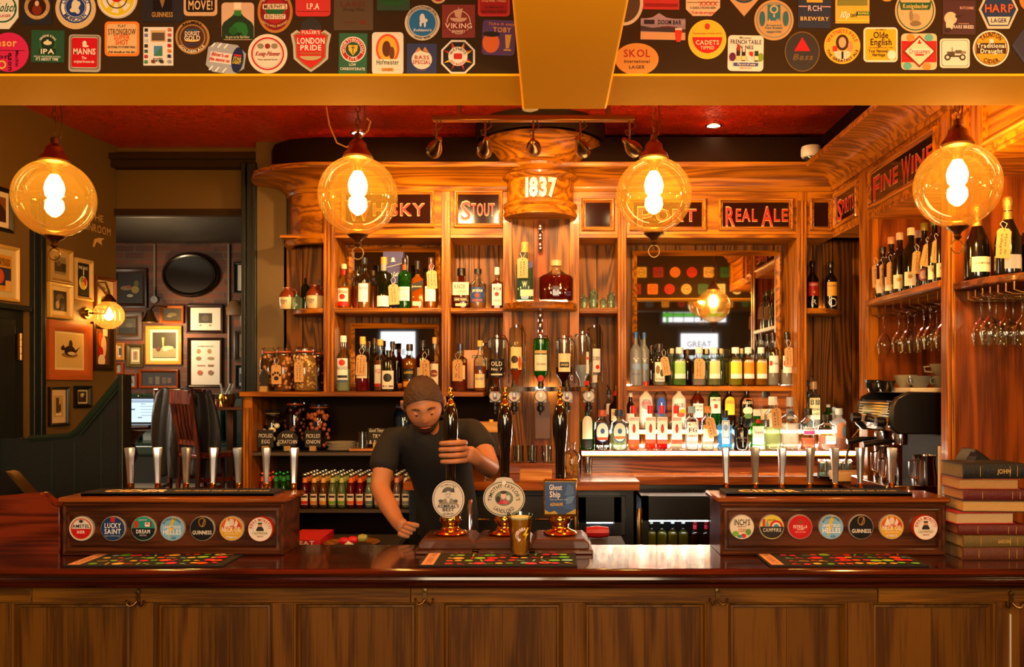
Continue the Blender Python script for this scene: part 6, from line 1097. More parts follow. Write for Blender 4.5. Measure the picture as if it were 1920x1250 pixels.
# mixers
def soda(neck, liq, lab1, cap='#c8c0b0'):
    t = thing('mixer_bottle', 'x', 'bottle', (0, 0, 0)); r = .0235; q = .185
    pr = [(0, .002), (r*.9, 0), (r, .01), (r, q*.5), (r*.95, q*.56), (r*.6, q*.72), (r*.48, q*.82), (r*.46, q*.96)]
    m = M(CLR); m.lathe(pr, n=12); m.build('bottle_body', t, world=False)
    m = M(glass(liq, .7, liq, .2)); m.lathe([(0, .005), (r*.92, .005), (r*.93, q*.5), (r*.55, q*.7), (0, q*.72)], n=12); m.build('liquid', t, world=False)
    m = M(mat(neck, .5)); m.lathe([(r*.62, q*.74), (r*.5, q*.88)], n=12); m.fixn = False; m.build('neck_label', t, world=False)
    m = M(mat(cap, .25, .7)); m.lathe([(r*.52, q*.95), (r*.6, q*.955), (r*.55, q), (0, q)], n=12); m.build('cap', t, world=False)
    a = Art((0, 0, q*.26), .00289, r=r*1.01); a.rect(0, 0, 14, 20, '#e8dfcb'); a.rect(0, -6, 14, 6, lab1); a.rect(0, 5, 11, 4, '#3a3028'); a.build('label', t, world=False); return t
zs = Z(955, 4.57) + .003; kinds = {}
SD = [('#e0803a', '#b01818', '#c02818', 'red'), ('#e8b060', '#c88018', '#d89020', 'golden'), ('#e8b060', '#c88018', '#d89020', 'golden'), ('#b8c878', '#c8d890', '#78a830', 'pale green'), ('#b8c878', '#c8d890', '#78a830', 'pale green'), ('#e86a2a', '#c81810', '#e06030', 'bright red'), ('#e86a2a', '#c81810', '#e06030', 'bright red'), ('#7aa8a0', '#c8dcc8', '#5a7a70', 'clear teal labelled'), ('#c8a890', '#e0c0a0', '#c89870', 'clear peach labelled'), ('#d88878', '#e0b0a0', '#c8806a', 'clear pink labelled'), ('#d88878', '#e0b0a0', '#c8806a', 'clear pink labelled'), ('#d8d8d0', '#d8d8c8', '#8a8a80', 'clear grey labelled')]
for c, (nk, lq, lb, nm) in enumerate(SD):
    for r_ in range(5):
        loc = (X(572 + c * 17.2, 4.62), 4.62 + r_ * .06, zs); lab = f'{nm} mixer bottle in the crowd on the lower dark shelf'
        if nm not in kinds: kinds[nm] = soda(nk, lq, lb); kinds[nm].location = loc; kinds[nm]['label'] = lab; kinds[nm]['group'] = nm + ' mixer bottles'
        else: dup(kinds[nm], loc, lab)
for c, (px, col, nm) in enumerate(((482, '#e04818', 'orange capped'), (495, '#e04818', 'orange capped'), (507, '#e04818', 'orange capped'), (520, '#1a8a38', 'green capped'), (534, '#1a8a38', 'green capped'))):
    for r_ in range(2):
        loc = (X(px, 4.7), 4.68 + r_ * .07, zs); lab = f'{nm} juice bottle at the left end of the lower dark shelf'; kd = nm
        if kd not in kinds: kinds[kd] = soda(col, col, col, col); kinds[kd].location = loc; kinds[kd]['label'] = lab; kinds[kd]['group'] = nm + ' juice bottles'
        else: dup(kinds[kd], loc, lab)
# below: crisps box and basket with snacks, behind the bar
t = thing('snack_box', 'red printed snack carton behind the bar right of the left tap box', 'box', (X(595, 3.4), 3.4, Z(1030, 3.4))); x0, x1 = X(550, 3.4), X(612, 3.4)
m = M(mat('#b81420', .35)); m.prism([(3.3, Z(1024, 3.3)), (3.3, Z(1012, 3.3)), (3.52, Z(992, 3.52)), (3.52, Z(1024, 3.4))], 'x', x0, x1); m.build('carton', t)
a = Art(((x0 + x1)/2, 3.295, Z(1017, 3.3)), .0021); a.text(2, 0, 40, 7, '#e8e0d8', 'MEAT'); a.build('print', t)
t = thing('snack_basket', 'shallow wicker bowl of wrapped snacks behind the bar', 'bowl', (X(660, 3.35), 3.35, Z(1022, 3.35))); m = M(wood('#8a5a28', '#5a3410', 'x', .6)); m.lathe([(0, 0), (.06, 0), (.11, .03), (.106, .03), (.058, .006), (0, .006)], X(660, 3.35), 3.35, Z(1030, 3.35), n=28); m.build('bowl', t)
for k, (px, py, col, nm) in enumerate(((645, 1014, '#b81828', 'left red'), (662, 1012, '#c82030', 'right red'), (680, 1008, '#9aa050', 'olive green'), (655, 1018, '#d8d0b8', 'cream'))):
    m = M(mat(col, .3)); c = P(px, py, 3.33); m.lathe([(0, -.02), (.012, -.016), (.016, 0), (.012, .016), (0, .02)], 0, 0, 0, n=8, axis='x'); m.build('wrapped_snack', loc=c); tag(C.objects[-1], f'{nm} wrapped snack packet in the wicker bowl', 'snack')
for px, w_, col, lab in ((1112, 36, '#b01820', 'red snack packets behind the right hand pump base'),):
    m = M(mat(col, .35)); c = Vector((X(1120, 3.5), 3.5, H(-.595))); m.lathe([(0, -.05), (.02, -.045), (.026, 0), (.02, .045), (0, .05)], 0, 0, 0, n=10, axis='x'); m.build('snack_packet', loc=c); tag(C.objects[-1], lab, 'snack')
# back counter
cz = H(-.4665)
m = M(wood('#a45a1e', '#6d3510', 'x', .35, .2)); m.box(X(945, 4.62), X(1060, 4.62), 4.58, 4.7, cz, cz + .055); tag(m.build('step_ledge', bevel=.003), 'low oak ledge carrying three tumblers under the optics', 'ledge')
for px, nm in ((972, 'left'), (998, 'middle'), (1025, 'right')): tumbler(X(px, 4.64), 4.64, cz + .056, .092, .03, f'{nm} one of three clear tumblers on the low oak ledge', True, 'tumblers under the optics')
m = M(wood('#d8a060', '#b87838', 'x', .5)); x0, x1 = X(975, 4.28), X(1035, 4.28); m.box(x0, x1, 4.25, 4.36, cz, cz + .05); tag(m.build('wooden_box', bevel=.002), 'small pale wooden box at the front of the back counter', 'box')
t = thing('cork_carafe', 'glass carafe half filled with corks beside the right hand pump handle', 'carafe', (X(1072, 4.4), 4.4, cz)); m = M(CLR); m.lathe([(0, .002), (.04, 0), (.044, .01), (.044, .1), (.036, .125), (.018, .14), (.016, .17), (.021, .18)], n=24); m.build('glass_body', t, world=False)
for k in range(9): m = M(mat('#b8803f', .9, bump=.3)); a = k * 1.9; m.tube([(.022*cos(a), .022*sin(a), .012 + k * .009), (.026*cos(a)+.004, .024*sin(a), .045 + k * .009)], .0105, 10); m.build('cork', t, world=False)
t = thing('straw_glass', 'small glass of black straws at the end of the lowest bottle shelf', 'glass', (X(1102, 4.56), 4.56, cz)); m = M(CLR); m.lathe([(0, 0), (.02, 0), (.027, .09), (.025, .09), (.018, .006), (0, .006)], n=20); m.fixn = False; m.build('glass_body', t, world=False); m = M(BLACK)
for k in range(5): m.tube([(.01*cos(k), .01*sin(k), .01), (.024*cos(k*1.3), .02*sin(k*1.3), .1)], .0022, 6)
o = m.build('straws', t, world=False); o['kind'] = 'stuff'
t = thing('condiment_box', 'pale wooden box of small sauce bottles on the back counter beside the barman', 'box', (X(918, 4.3), 4.3, cz)); m = M(mat('#2a1a10', .5)); m.box(-.045, .05, -.05, .05, 0, .12); m.build('stand', t, world=False); m = M(wood('#d8a868', '#b88040', 'x', .5)); m.box(-.055, .055, -.06, .06, .115, .165); m.build('crate', t, world=False, bevel=.002)
for px, h, bc, cc, nm in ((921, 66, 'c', 'd8c030', 'yellow capped'), (934, 54, 'b', 'd04018', 'red orange capped'), (908, 60, 'b', 'c02818', 'red capped')): bottle(px, 0, 4.3 + (px < 915) * .03, h, 17, 'sp', bc, '#e0c8a0' if bc == 'c' else None, .6, cc, 'r 0 20 14 16 e8e0d0', f'{nm} small sauce bottle in the pale wooden box', zb=None) 
for o in list(C.objects):
    if o.parent is None and 'small sauce bottle' in str(o.get('label')): o.location.z = cz + .125
bottle(916, 0, 4.37, 78, 16, 'sp', 'c', None, 0, 'a8a098', '', 'tall clear bitters bottle behind the pale wooden box'); C.objects
for o in C.objects:
    if o.get('label') == 'tall clear bitters bottle behind the pale wooden box': o.location.z = cz
t = thing('glass_tray', 'round black tray of upturned tumblers behind the right taps', 'tray', (X(1568, 4.42), 4.42, cz)); m = M(mat('#20242a', .3)); m.lathe([(0, 0), (.11, 0), (.125, .01), (.122, .012), (.105, .004), (0, .004)], n=36); m.build('tray', t, world=False)
k = 0
for yy in (-.05, .0, .05):
    for xx in (-.075, -.03, .015, .06):
        tumbler(X(1568, 4.42) + xx + yy * .3, 4.42 + yy, cz + .005, .082, .024, 'upturned small tumbler crowded on the round black tray', False, 'tumblers on the black tray'); k += 1
# coolers
def cooler(px0, px1, lab, d=4.25):
    x0, x1 = X(px0, d), X(px1, d); t = thing('bottle_cooler', lab, 'fridge', ((x0+x1)/2, d, 0)); zt, zb = H(-.54), 0.0
    m = M(BLACK); 
    for a, b, c_, e in ((x0, x0 + .035, zb, zt), (x1 - .035, x1, zb, zt), (x0, x1, zt - .12, zt), (x0, x1, zb, zb + .3)): m.box(a, b, d, d + .02, c_, e)
    m.box(x0, x1, d + .25, d + .27, zb, zt); m.box(x0, x1, d + .02, d + .25, zt - .02, zt); m.build('cabinet', t)
    m = M(glass('#e8f0f0')); m.box(x0 + .03, x1 - .03, d + .005, d + .009, zb + .3, zt - .12); m.build('glass_door', t)
    m = M(emis('#f4f8ff', 14)); m.box(x0 + .04, x1 - .04, d + .02, d + .035, zt - .128, zt - .121); m.build('inner_light', t)
    m = M(mat('#a8a098', .4)); m.box(x0 + .035, x1 - .035, d + .03, d + .25, H(-.885), H(-.88)); m.build('shelf', t)
    m = M(OLDBRASS); m.tube([(x0 - .012, d - .02, H(-.60)), (x0 - .014, d - .03, H(-.63)), (x0 - .014, d - .03, H(-.8)), (x0 - .012, d - .02, H(-.84))], .014, 10); m.build('door_handle', t); return t
cooler(1203, 1345, 'black glass fronted cooler of beer bottles left of the right tap box', 4.22)
cooler(1085, 1165, 'black glass fronted cooler behind the right hand pump', 4.16)
for px, gc, lq, cap, nm, lb in ((1221, 'c', 'c8a818', 'c8c8b8', 'first yellow beer bottle with white label from the left in the lit cooler', 'r 0 14 15 18 e8e4d8;T 0 16 10 5 3a3a2a Sol'), (1241, 'c', 'c8a818', 'c8c8b8', 'second yellow beer bottle with white label from the left in the lit cooler', 'r 0 14 15 18 e8e4d8;T 0 16 10 5 3a3a2a Sol'), (1261, 'c', 'b8901c', 'd8d8d8', 'first beer bottle with silver neck and red green label in the lit cooler', 'r 0 22 17 16 9a2830;r 0 11 17 5 4a8a30'), (1281, 'c', 'b8901c', 'd8d8d8', 'second beer bottle with silver neck and red green label in the lit cooler', 'r 0 22 17 16 9a2830;r 0 11 17 5 4a8a30'), (1303, 'b', '501808', 'a82020', 'first red topped beer bottle in the lit cooler', 'r 0 18 19 18 c02030;T 0 18 15 5 f0e0e0 MADRA;r 0 60 9 16 c02030'), (1324, 'b', '501808', 'a82020', 'second red topped beer bottle in the lit cooler', 'r 0 18 19 18 c02030;T 0 18 15 5 f0e0e0 MADRA;r 0 60 9 16 c02030')):
    bottle(px, 1045, 4.32, 78, 19, 'sl', gc, '#' + lq, .7, cap, lb, nm)
    [o for o in C.objects if o.get('label') == nm][0].location.z = H(-.88) + .001 
# wine shelf
wr = [(1655, 1.625, .25, '14100e', 'leftmost wine bottle with black foil'), (1671, 1.625, .28, 'c89068', 'second wine bottle from the left with bronze foil'), (1687, 1.63, .285, 'c8b0a0', 'third wine bottle from the left with pale pink foil'), (1708, 1.63, .285, 'd8c8b0', 'wine bottle with cream foil and white label'), (1722, 1.68, .28, 'c8b8a8', 'wine bottle set back with pale foil'), (1733, 1.64, .285, '6a5a18', 'wine bottle with olive foil and round purple label'), (1752, 1.63, .285, '3a4818', 'wine bottle with dark green foil and crest label'), (1768, 1.63, .28, '2a1a14', 'wine bottle at the pillar end of the side shelf')]
for k, (px, x, h, cap, nm) in enumerate(wr):
    d = x * F / (px - PX); lb = 'r 0 22 22 26 ece4d4;d 0 26 4 4 b89038' if k not in (5,) else 'e 0 24 10 12 7a3a5a;e 0 24 7 8 c8a8b8'
    bottle(px, 0, d, h / d * F, .072 / d * F, 'wi', 'k' if k != 3 else 'o', None, 0, cap, lb, nm + ', on the side wall shelf'); C.objects
    o = [o for o in C.objects if o.get('label') == nm + ', on the side wall shelf'][0]; o.location.z = H(.431); o.rotation_euler[2] = R(-28)
for px, py0, x, tx, rot, nm in ((1643, 497, 1.59, 'Sauvignon/blanc', 2, 'first'), (1657, 495, 1.6, 'Pinot/grigio', 2, 'second'), (1671, 491, 1.6, 'Rioja', 0, 'third'), (1720, 471, 1.6, 'Malbec', -4, 'fourth'), (1741, 458, 1.6, 'Chablis', -12, 'fifth'), (1757, 451, 1.6, 'Merlot/reserve', -5, 'sixth')):
    d = x * F / (px - PX); card_tag(px, py0, 17, 42, d, rot, tx, nm + ' card tag from the left hanging along the side wine shelf')
for px, d, h, nm, lb in ((1832, 3.27, 140, 'champagne bottle with gold foil and red seal on the corner shelf', 'r 0 26 40 28 ece4d4;T 0 28 30 4 5a4a3a CHAMPAGNE;d 0 78 7 7 b01c18;r 0 86 20 2 3a2a10'), (1890, 3.16, 148, 'champagne bottle with gold foil and card tag on the corner shelf', 'r 0 24 34 26 ece6da'), (1928, 3.22, 120, 'dark bottle at the right edge of the picture on the corner shelf', 'r 0 24 34 26 ece6da')):
    bottle(px, 0, d, h, 46, 'ch', 'k', None, 0, None, lb, nm); o = [o for o in C.objects if o.get('label') == nm][0]; o.location.z = H(.411); s = d / F; q = h * s; r = 23 * s
    m = M(mat('#c8924a', .35, .8, bump=.4, bscale=120)); m.lathe([(r*.42, q*.7), (r*.36, q*.8), (r*.35, q*.86), (r*.42, q*.88), (r*.42, q*.97), (r*.3, q), (0, q)], n=20); m.build('gold_foil', o, world=False)
card_tag(1883, 428, 27, 56, 3.08, -3, 'Moet de/Villages', 'large card tag on the right champagne bottle of the corner shelf')
# hanging wine glasses
def hang(x, y, z, h, r, lab, grp):
    t = thing('wine_glass', lab, 'glass', (x, y, z), group=grp); m = M(CLR); m.lathe([(r*.9, 0), (r*.88, -.002), (.008, -.008), (.0035, -.02), (.0035, -h*.4), (.006, -h*.45), (r*.6, -h*.52), (r*.95, -h*.66), (r, -h*.78), (r*.8, -h)], n=22); m.fixn = False
    m.build('glass_bowl', t, world=False); return t
g0 = None
for k, px in enumerate((1658, 1672, 1686, 1703, 1716, 1733, 1745, 1757, 1768)):
    x = 1.63 if k % 3 != 1 else 1.73; d = min(4.16, x * F / (px - PX)); lab = f'{("first", "second", "third", "fourth", "fifth", "sixth", "seventh", "eighth", "last")[k]} wine glass from the left hanging under the side wine shelf'
    if g0 is None: g0 = hang(x, d, H(.345), .185, .034, lab, 'wine glasses hanging under the side shelf')
    else: dup(g0, (x, d, H(.345)), lab)
for k, (px, d) in enumerate(((1840, 3.2), (1856, 3.1), (1868, 3.24), (1886, 3.12), (1900, 3.24), (1917, 3.1))):
    lab = f'{("first", "second", "third", "fourth", "fifth", "last")[k]} wine glass from the left hanging under the corner shelf'; dup(g0, (X(px, d), d, H(.338)), lab, group='wine glasses hanging under the corner shelf')
# coffee machine
t = thing('coffee_machine', 'black and chrome espresso machine on the side counter in front of the wine shelves', 'coffee machine', (1.72, 3.8, cz))
m = M(BLACK); m.prism([(1.47, H(-.045)), (1.45, H(-.08)), (1.44, H(-.17)), (1.47, H(-.2)), (2.0, H(-.2)), (2.0, H(-.03)), (1.52, H(-.02))], 'y', 3.6, 3.64); m.prism([(1.47, H(-.045)), (1.45, H(-.08)), (1.44, H(-.17)), (1.47, H(-.2)), (2.0, H(-.2)), (2.0, H(-.03)), (1.52, H(-.02))], 'y', 4.0, 4.03); m.use(mat('#1c120c', .6, spec=.1)).box(1.66, 2.0, 3.61, 4.02, cz + .03, H(-.2)); m.build('side_panel', t, bevel=.006)
m = M(CHROME); m.prism([(1.48, H(-.06)), (1.46, H(-.09)), (1.45, H(-.16)), (1.48, H(-.19)), (1.99, H(-.19)), (1.99, H(-.05))], 'y', 3.64, 4.0)
for k in range(5): m.box(1.452 - k*.002, 1.47, 3.65, 3.99, H(-.075) - k * .012, H(-.068) - k * .012)
m.build('front_grill', t); m = M(mat('#cfc4b0', .3)); m.box(1.53, 2.0, 3.61, 4.02, H(-.025), H(-.004)); m.build('cup_tray', t, bevel=.004)
m = M(CHROME); m.box(1.42, 1.64, 3.6, 4.02, cz, cz + .05); m.build('drip_tray', t, bevel=.004)
for y in (3.7, 3.9):
    m = M(CHROME); m.lathe([(.03, 0), (.032, .03), (.03, .05)], 1.52, y, H(-.25), n=20); g = m.build('group_head', t); m = M(BLACK); m.tube([(1.49, y, H(-.235)), (1.42, y, H(-.24)), (1.36, y, H(-.25))], [.008, .013, .014], 10); m.build('portafilter_handle', g)
for y, z in ((3.66, -.15), (3.95, -.14)): m = M(BLACK); m.lathe([(0, -.03), (.02, -.03), (.022, .0), (.018, .01), (0, .01)], 1.43, y, H(z), n=14, axis='x'); k = m.build('steam_knob', t); m = M(mat('#d01818', .3)); m.lathe([(0, -.0), (.006, 0), (.006, .002)], 1.40, y - .01, H(z), n=8, axis='x'); m.build('red_dot', k)
m = M(CHROME); m.tube([(1.44, 3.97, H(-.2)), (1.4, 3.98, H(-.26)), (1.38, 3.98, H(-.36))], .006, 8); m.build('steam_wand', t)
def jug(x, y, r, h, lab):
    t = thing('milk_jug', lab, 'jug', (x, y, cz + .051)); m = M(CHROME); m.lathe([(0, 0), (r, 0), (r*1.02, h*.3), (r*.86, h*.8), (r*.95, h), (r*.9, h), (r*.8, h*.8), (r*.95, h*.05), (0, .004)], n=24); m.fixn = False; m.build('body', t, world=False)
    m = M(CHROME); m.tube([(-r*.8, -r*.4, h*.85), (-r*1.6, -r*.6, h*.8), (-r*1.6, -r*.6, h*.3), (-r*.9, -r*.4, h*.2)], .004, 6); m.build('handle', t, world=False)
jug(1.6, 3.64, .05, .125, 'larger steel milk jug in front of the espresso machine'); jug(1.47, 3.68, .036, .13, 'slim steel milk jug at the left of the espresso machine'); jug(1.5, 3.85, .034, .15, 'tall steel milk jug set back under the espresso machine')
def cup(x, y, z, r, h, col, lab, rot=0):
    t = thing('coffee_cup', lab, 'cup', (x, y, z), R(rot)); m = M(mat(col, .25, coat=.5)); m.lathe([(0, .0), (r*.5, 0), (r*.8, h*.4), (r, h), (r*.95, h), (r*.7, h*.35), (0, h*.1)], n=24); m.fixn = False; m.build('body', t, world=False)
    m = M(mat(col, .25, coat=.5)); m.tube([(-r*.85, 0, h*.8), (-r*1.4, 0, h*.75), (-r*1.3, 0, h*.35), (-r*.7, 0, h*.3)], .004, 6); m.build('handle', t, world=False)
ct_ = H(-.003)
for x, y, z, r, h, col, lab, rot in ((1.59, 3.66, 0, .05, .05, '#6a6a68', 'front grey coffee cup on the espresso machine', 20), (1.57, 3.76, 0, .05, .055, '#8a8678', 'pale lined grey cup behind the front grey cup', 160), (1.68, 3.66, 0, .052, .05, '#787874', 'grey coffee cup next to the pillar on the espresso machine', 30), (1.69, 3.67, .052, .052, .05, '#85827a', 'grey coffee cup stacked on top beside the pillar', -30), (1.5, 3.8, -.02, .042, .05, '#14100f', 'black espresso cup at the left edge of the espresso machine', 0), (1.49, 3.92, -.02, .042, .055, '#1a1614', 'black espresso cup further back on the espresso machine', 40)): cup(x, y, ct_ + z, r, h, col, lab, rot)
m = M(mat('#d8c8a0', .6)); m.box(1.575, 1.60, 3.44, 3.46, cz, H(-.24)); tag(m.build('folded_menu'), 'tall narrow cream card beside the espresso machine at the pillar', 'card')
m = M(mat('#d8b07a', .8)); m.box(1.42, 1.56, 4.2, 4.34, cz, cz + .045); tag(m.build('napkin_pack', bevel=.004), 'tan pack of napkins between the tray and the espresso machine', 'napkins')
# ================================================================ picture wall and the room beyond
def picture(x0, x1, z0, z1, place, fw, fcol, mcol, art, lab, fd=.02, mw=.0, metal=0):
    """framed picture; place maps local (u, v, out) to the wall"""
    t = thing('framed_picture', lab, 'picture', place((x0 + x1) / 2, (z0 + z1) / 2, 0)); L0 = t.location
    m = M(mat(fcol, .35, metal)); m.mould([(x0, z0), (x1, z0), (x1, z1), (x0, z1)], [(0, 0), (0, fd), (fw * .3, fd * 1.15), (fw * .7, fd * .9), (fw, fd * .5), (fw, 0)], True, 'xz', 0)
    m.v = [tuple(place(a, c, -b)) for a, b, c in m.v]; m.build('frame', t)
    m = M(mat(mcol, .6)); m.box(x0 + fw * .8, x1 - fw * .8, -.006, -.002, z0 + fw * .8, z1 - fw * .8); m.v = [tuple(place(a, c, -b)) for a, b, c in m.v]; mt = m.build('mount', t)
    W_, Hh = (x1 - x0 - 2 * fw) / 2 * (1 - mw), (z1 - z0 - 2 * fw) / 2 * (1 - mw); a = Art((0, 0, 0), 1, lay=.0006); cx, cz_ = (x0 + x1) / 2, (z0 + z1) / 2
    a.o = Vector((cx, -.0065, cz_)); ops = []
    for c in art.split(';'):
        p = c.strip().split(' ')
        if len(p) < 4: continue
        f = [float(q) if q.replace('.', '').replace('-', '').isdigit() and len(q) < 6 else q for q in p[1:]]
        if p[0] == 'r': a.rect(f[0]*W_, f[1]*Hh, f[2]*2*W_, f[3]*2*Hh, '#' + p[5])
        elif p[0] == 'e': a.ell(f[0]*W_, f[1]*Hh, f[2]*W_, f[3]*Hh, '#' + p[5])
        elif p[0] == 'p': q = [float(v) for v in p[2:]]; a.poly('#' + p[1], *[v * (W_ if i % 2 == 0 else Hh) for i, v in enumerate(q)])
        elif p[0] == 'T': a.text(f[0]*W_, f[1]*Hh, f[2]*2*W_, f[3]*2*Hh, '#' + p[5], ' '.join(p[6:]))
    a.v = [tuple(place(q[0], q[2], -q[1])) for q in a.v]; a.build('print', mt); return t
def onside(u, v, o): return wp(u, v, o)
def side(pxs, pys, *k, **kw):
    t0, t1 = wt(pxs[0]), wt(pxs[1]); pm = (pxs[0] + pxs[1]) / 2; return picture(t0, t1, wz(pm, pys[1]), wz(pm, pys[0]), onside, *k, **kw)
side((89, 132), (466, 530), .02, '#a8823a', '#b89a60', 'r 0 0 1 1 8a7850;r 0 -.2 1 .5 4a3c24;e -.3 .2 .4 .3 6a5c3c;e .5 -.1 .3 .4 3a3020', 'upper small gilt framed sepia street print right of the green door post', mw=.35)
side((88, 132), (531, 597), .018, '#d8b058', '#d8bc80', 'r 0 0 1 1 3a2c1a;e 0 .3 .6 .4 6a5a38;e -.4 -.4 .3 .4 a89060;r .3 -.3 .3 .6 221a10', 'lower small gilt framed sepia print right of the green door post', mw=.3)
side((137, 170), (486, 563), .022, '#c8a868', '#1c1a14', 'T 0 .8 .8 .1 e0d8b8 FINE FARE;e 0 -.2 .75 .45 d8d0b8;e -.25 0 .3 .25 7a9a30;e .3 -.1 .3 .3 c83818;e -.1 -.4 .35 .25 c8a828;r 0 .55 .08 .25 e0d8b8', 'gilt framed black poster with a plate of fruit', mw=.1)
side((175, 214), (520, 585), .02, '#6a3a1a', '#d8c8a0', 'r 0 0 1 1 c8b888;e -.3 .5 .4 .15 7a6a50;e .3 .2 .5 .15 7a6a50;e -.1 -.4 .5 .3 8a7a60;e .5 -.6 .3 .2 6a5a48', 'brown framed pen drawing behind the globe wall lamp', mw=.15)
side((86, 168), (603, 712), .055, '#b05a24', '#dcc896', 'r 0 0 1 1 c8ac6c;e 0 -.25 .62 .16 8a6a38;e .0 0 .42 .3 2a1a12;p 2a1a12 -.7 .15 -.5 .35 -.3 .05 -.6 .0;e .05 .35 .14 .3 3a2418;p 2a1a12 .35 .0 .8 .3 .82 .33 .4 -.15;e .1 -.15 .3 .1 c8b890', 'large orange brown framed print of a dead game bird', mw=.12)
side((170, 207), (605, 694), .035, '#2a1a0e', '#7a3a20', 'r 0 0 1 1 6a3a24;e -.2 .4 .4 .4 b84a18;e .3 0 .45 .6 d8b890;e -.2 -.3 .4 .3 b02018;e -.1 -.8 .6 .35 e0ccb0;r .5 .8 .4 .2 d8c8a8', 'dark carved frame with a painting of a cockerel and figures', mw=0)
side((89, 125), (725, 798), .016, '#1a1410', '#d0b888', 'r 0 0 1 1 b89c68;r -.2 .1 .3 .7 4a3c28;p 4a3c28 -.5 -.2 .5 .3 .5 -.5 -.5 -.5;r 0 -.75 .6 .1 ded0a8', 'thin black framed print of a church tower', mw=.35)
side((137, 167), (723, 764), .022, '#100d0c', '#c8b890', 'r 0 0 1 1 3a3a20;e 0 .3 .5 .4 c8c0a0;e -.3 -.4 .4 .4 5a2a1a;e .4 -.2 .3 .5 2a3a1c', 'small black framed flower picture', mw=.25)
side((-30, 20), (350, 432), .02, '#141210', '#d8c8a8', 'r 0 0 1 1 7a4a24;p 3a2010 -1 -.2 -.3 .3 .3 .4 1 -.1 1 -1 -1 -1', 'white mounted black framed picture at the left edge, upper of two', mw=.3)
side((-30, 31), (459, 563), .018, '#c8a050', '#b8a878', 'r 0 0 1 1 c08828;r 0 -.2 .9 .5 2a3048;e -.2 -.2 .4 .4 b84818;T .1 .72 .7 .1 2a2018 LONDON;T .1 .5 .7 .1 2a2018 EXPLORER;r .6 -.7 .3 .3 d0a058', 'gilt framed vintage magazine cover at the left edge, lower of two', mw=.25)
a = Art(wp(wt(181), wz(181, 425)), 1, right=WD, out=WN); k = .0026
a.text(0, .055, .12, .04, '#d8b070', 'THE', 0); a.text(-.01, -.01, .27, .045, '#d8b070', 'GUNROOM', 0)
a.shape('#d8b070', [(.02, -.06), (.07, -.055), (.04, -.075), (.05, -.10), (.0, -.085), (-.02, -.12), (-.035, -.12), (-.02, -.075)], [tuple(range(8))]); o = a.build('painted_sign'); tag(o, 'painted gold words THE GUNROOM with a pointing hand on the olive wall', 'sign')
# globe wall lamp
c = P(204, 591, 4.9); t = thing('wall_lamp', 'ribbed glass globe wall lamp with swan neck arm on the olive picture wall', 'wall lamp', c)
b0 = wp(wt(160), wz(160, 587), .0)
m = M(OLDBRASS); m.tube([b0, b0 + WN * .015], [.035, .03], 16); m.tube([b0 + WN * .015, b0 + WN * .03], [.02, .018], 12); m.tube([b0 + WN * .03, b0 + WN * .07 + Vector((.02, .05, 0)), b0 + WN * .08 + Vector((.02, .1, .08)), Vector((c.x - .07, c.y, c.z + .19)), Vector((c.x - .02, c.y, c.z + .19)), Vector((c.x, c.y, c.z + .14)), Vector((c.x, c.y, c.z + .09))], .006, 8); m.lathe([(.012, .12), (.04, .085), (.042, .075), (.0, .075)], *c, n=16); m.build('arm', t)
m = M(glass('#ffe6c0', .12, '#ffca80')); m.lathe([(.082 * sin(R(a)), -.08 * cos(R(a))) for a in range(0, 170, 8)], *c, n=40); m.v = [(c.x + (x - c.x) * (1 + .025 * cos(20 * math.atan2(y - c.y, x - c.x))), c.y + (y - c.y) * (1 + .025 * cos(20 * math.atan2(y - c.y, x - c.x))), z) for x, y, z in m.v]; m.build('ribbed_globe', t)
m = M(emis('#ffc46a', 70)); m.lathe([(0, -.03), (.02, -.02), (.024, 0), (.014, .03), (0, .05)], *c, n=12); m.build('bulb', t)
# green panelled stair side
m = M(GREEN); d = 4.15; pp = [(0, 822), (60, 822), (135, 816), (148, 806), (228, 706), (233, 706), (233, 960), (0, 960)]; q = [(X(a, d), Z(b, d)) for a, b in pp]; q = [(max(a, -2.67), b) for a, b in q[:-2]] + [(X(233, d), 0), (-2.67, 0)]
t = thing('stair_panelling', 'dark green panelled stair side with sloping rail in front of the picture wall', 'panelling', (-2.4, d, 0)); m.prism(q, 'y', d, d + .05); m.build('panelling', t)
m = M(mat('#1c2b25', .35)); rl = [P(55, 822, d), P(132, 816, d), P(148, 805, d), P(231, 704, d)]; m.tube(rl, .016, 6); m.build('rail', t); m = M(mat('#1c2b25', .35)); m.tube([P(150, 815, d - .01), P(225, 724, d - .01)], .006, 6)
for px in (98, 140, 190): m.box(X(px, d), X(px + 2, d), d - .008, d, 0, Z(830 if px < 150 else 780, d))
m.build('beading', t)
m = M(GREEN); m.box(X(224, d), X(234, d), d - .02, d + .07, 0, Z(702, d)); m.build('newel_post', t, bevel=.004)
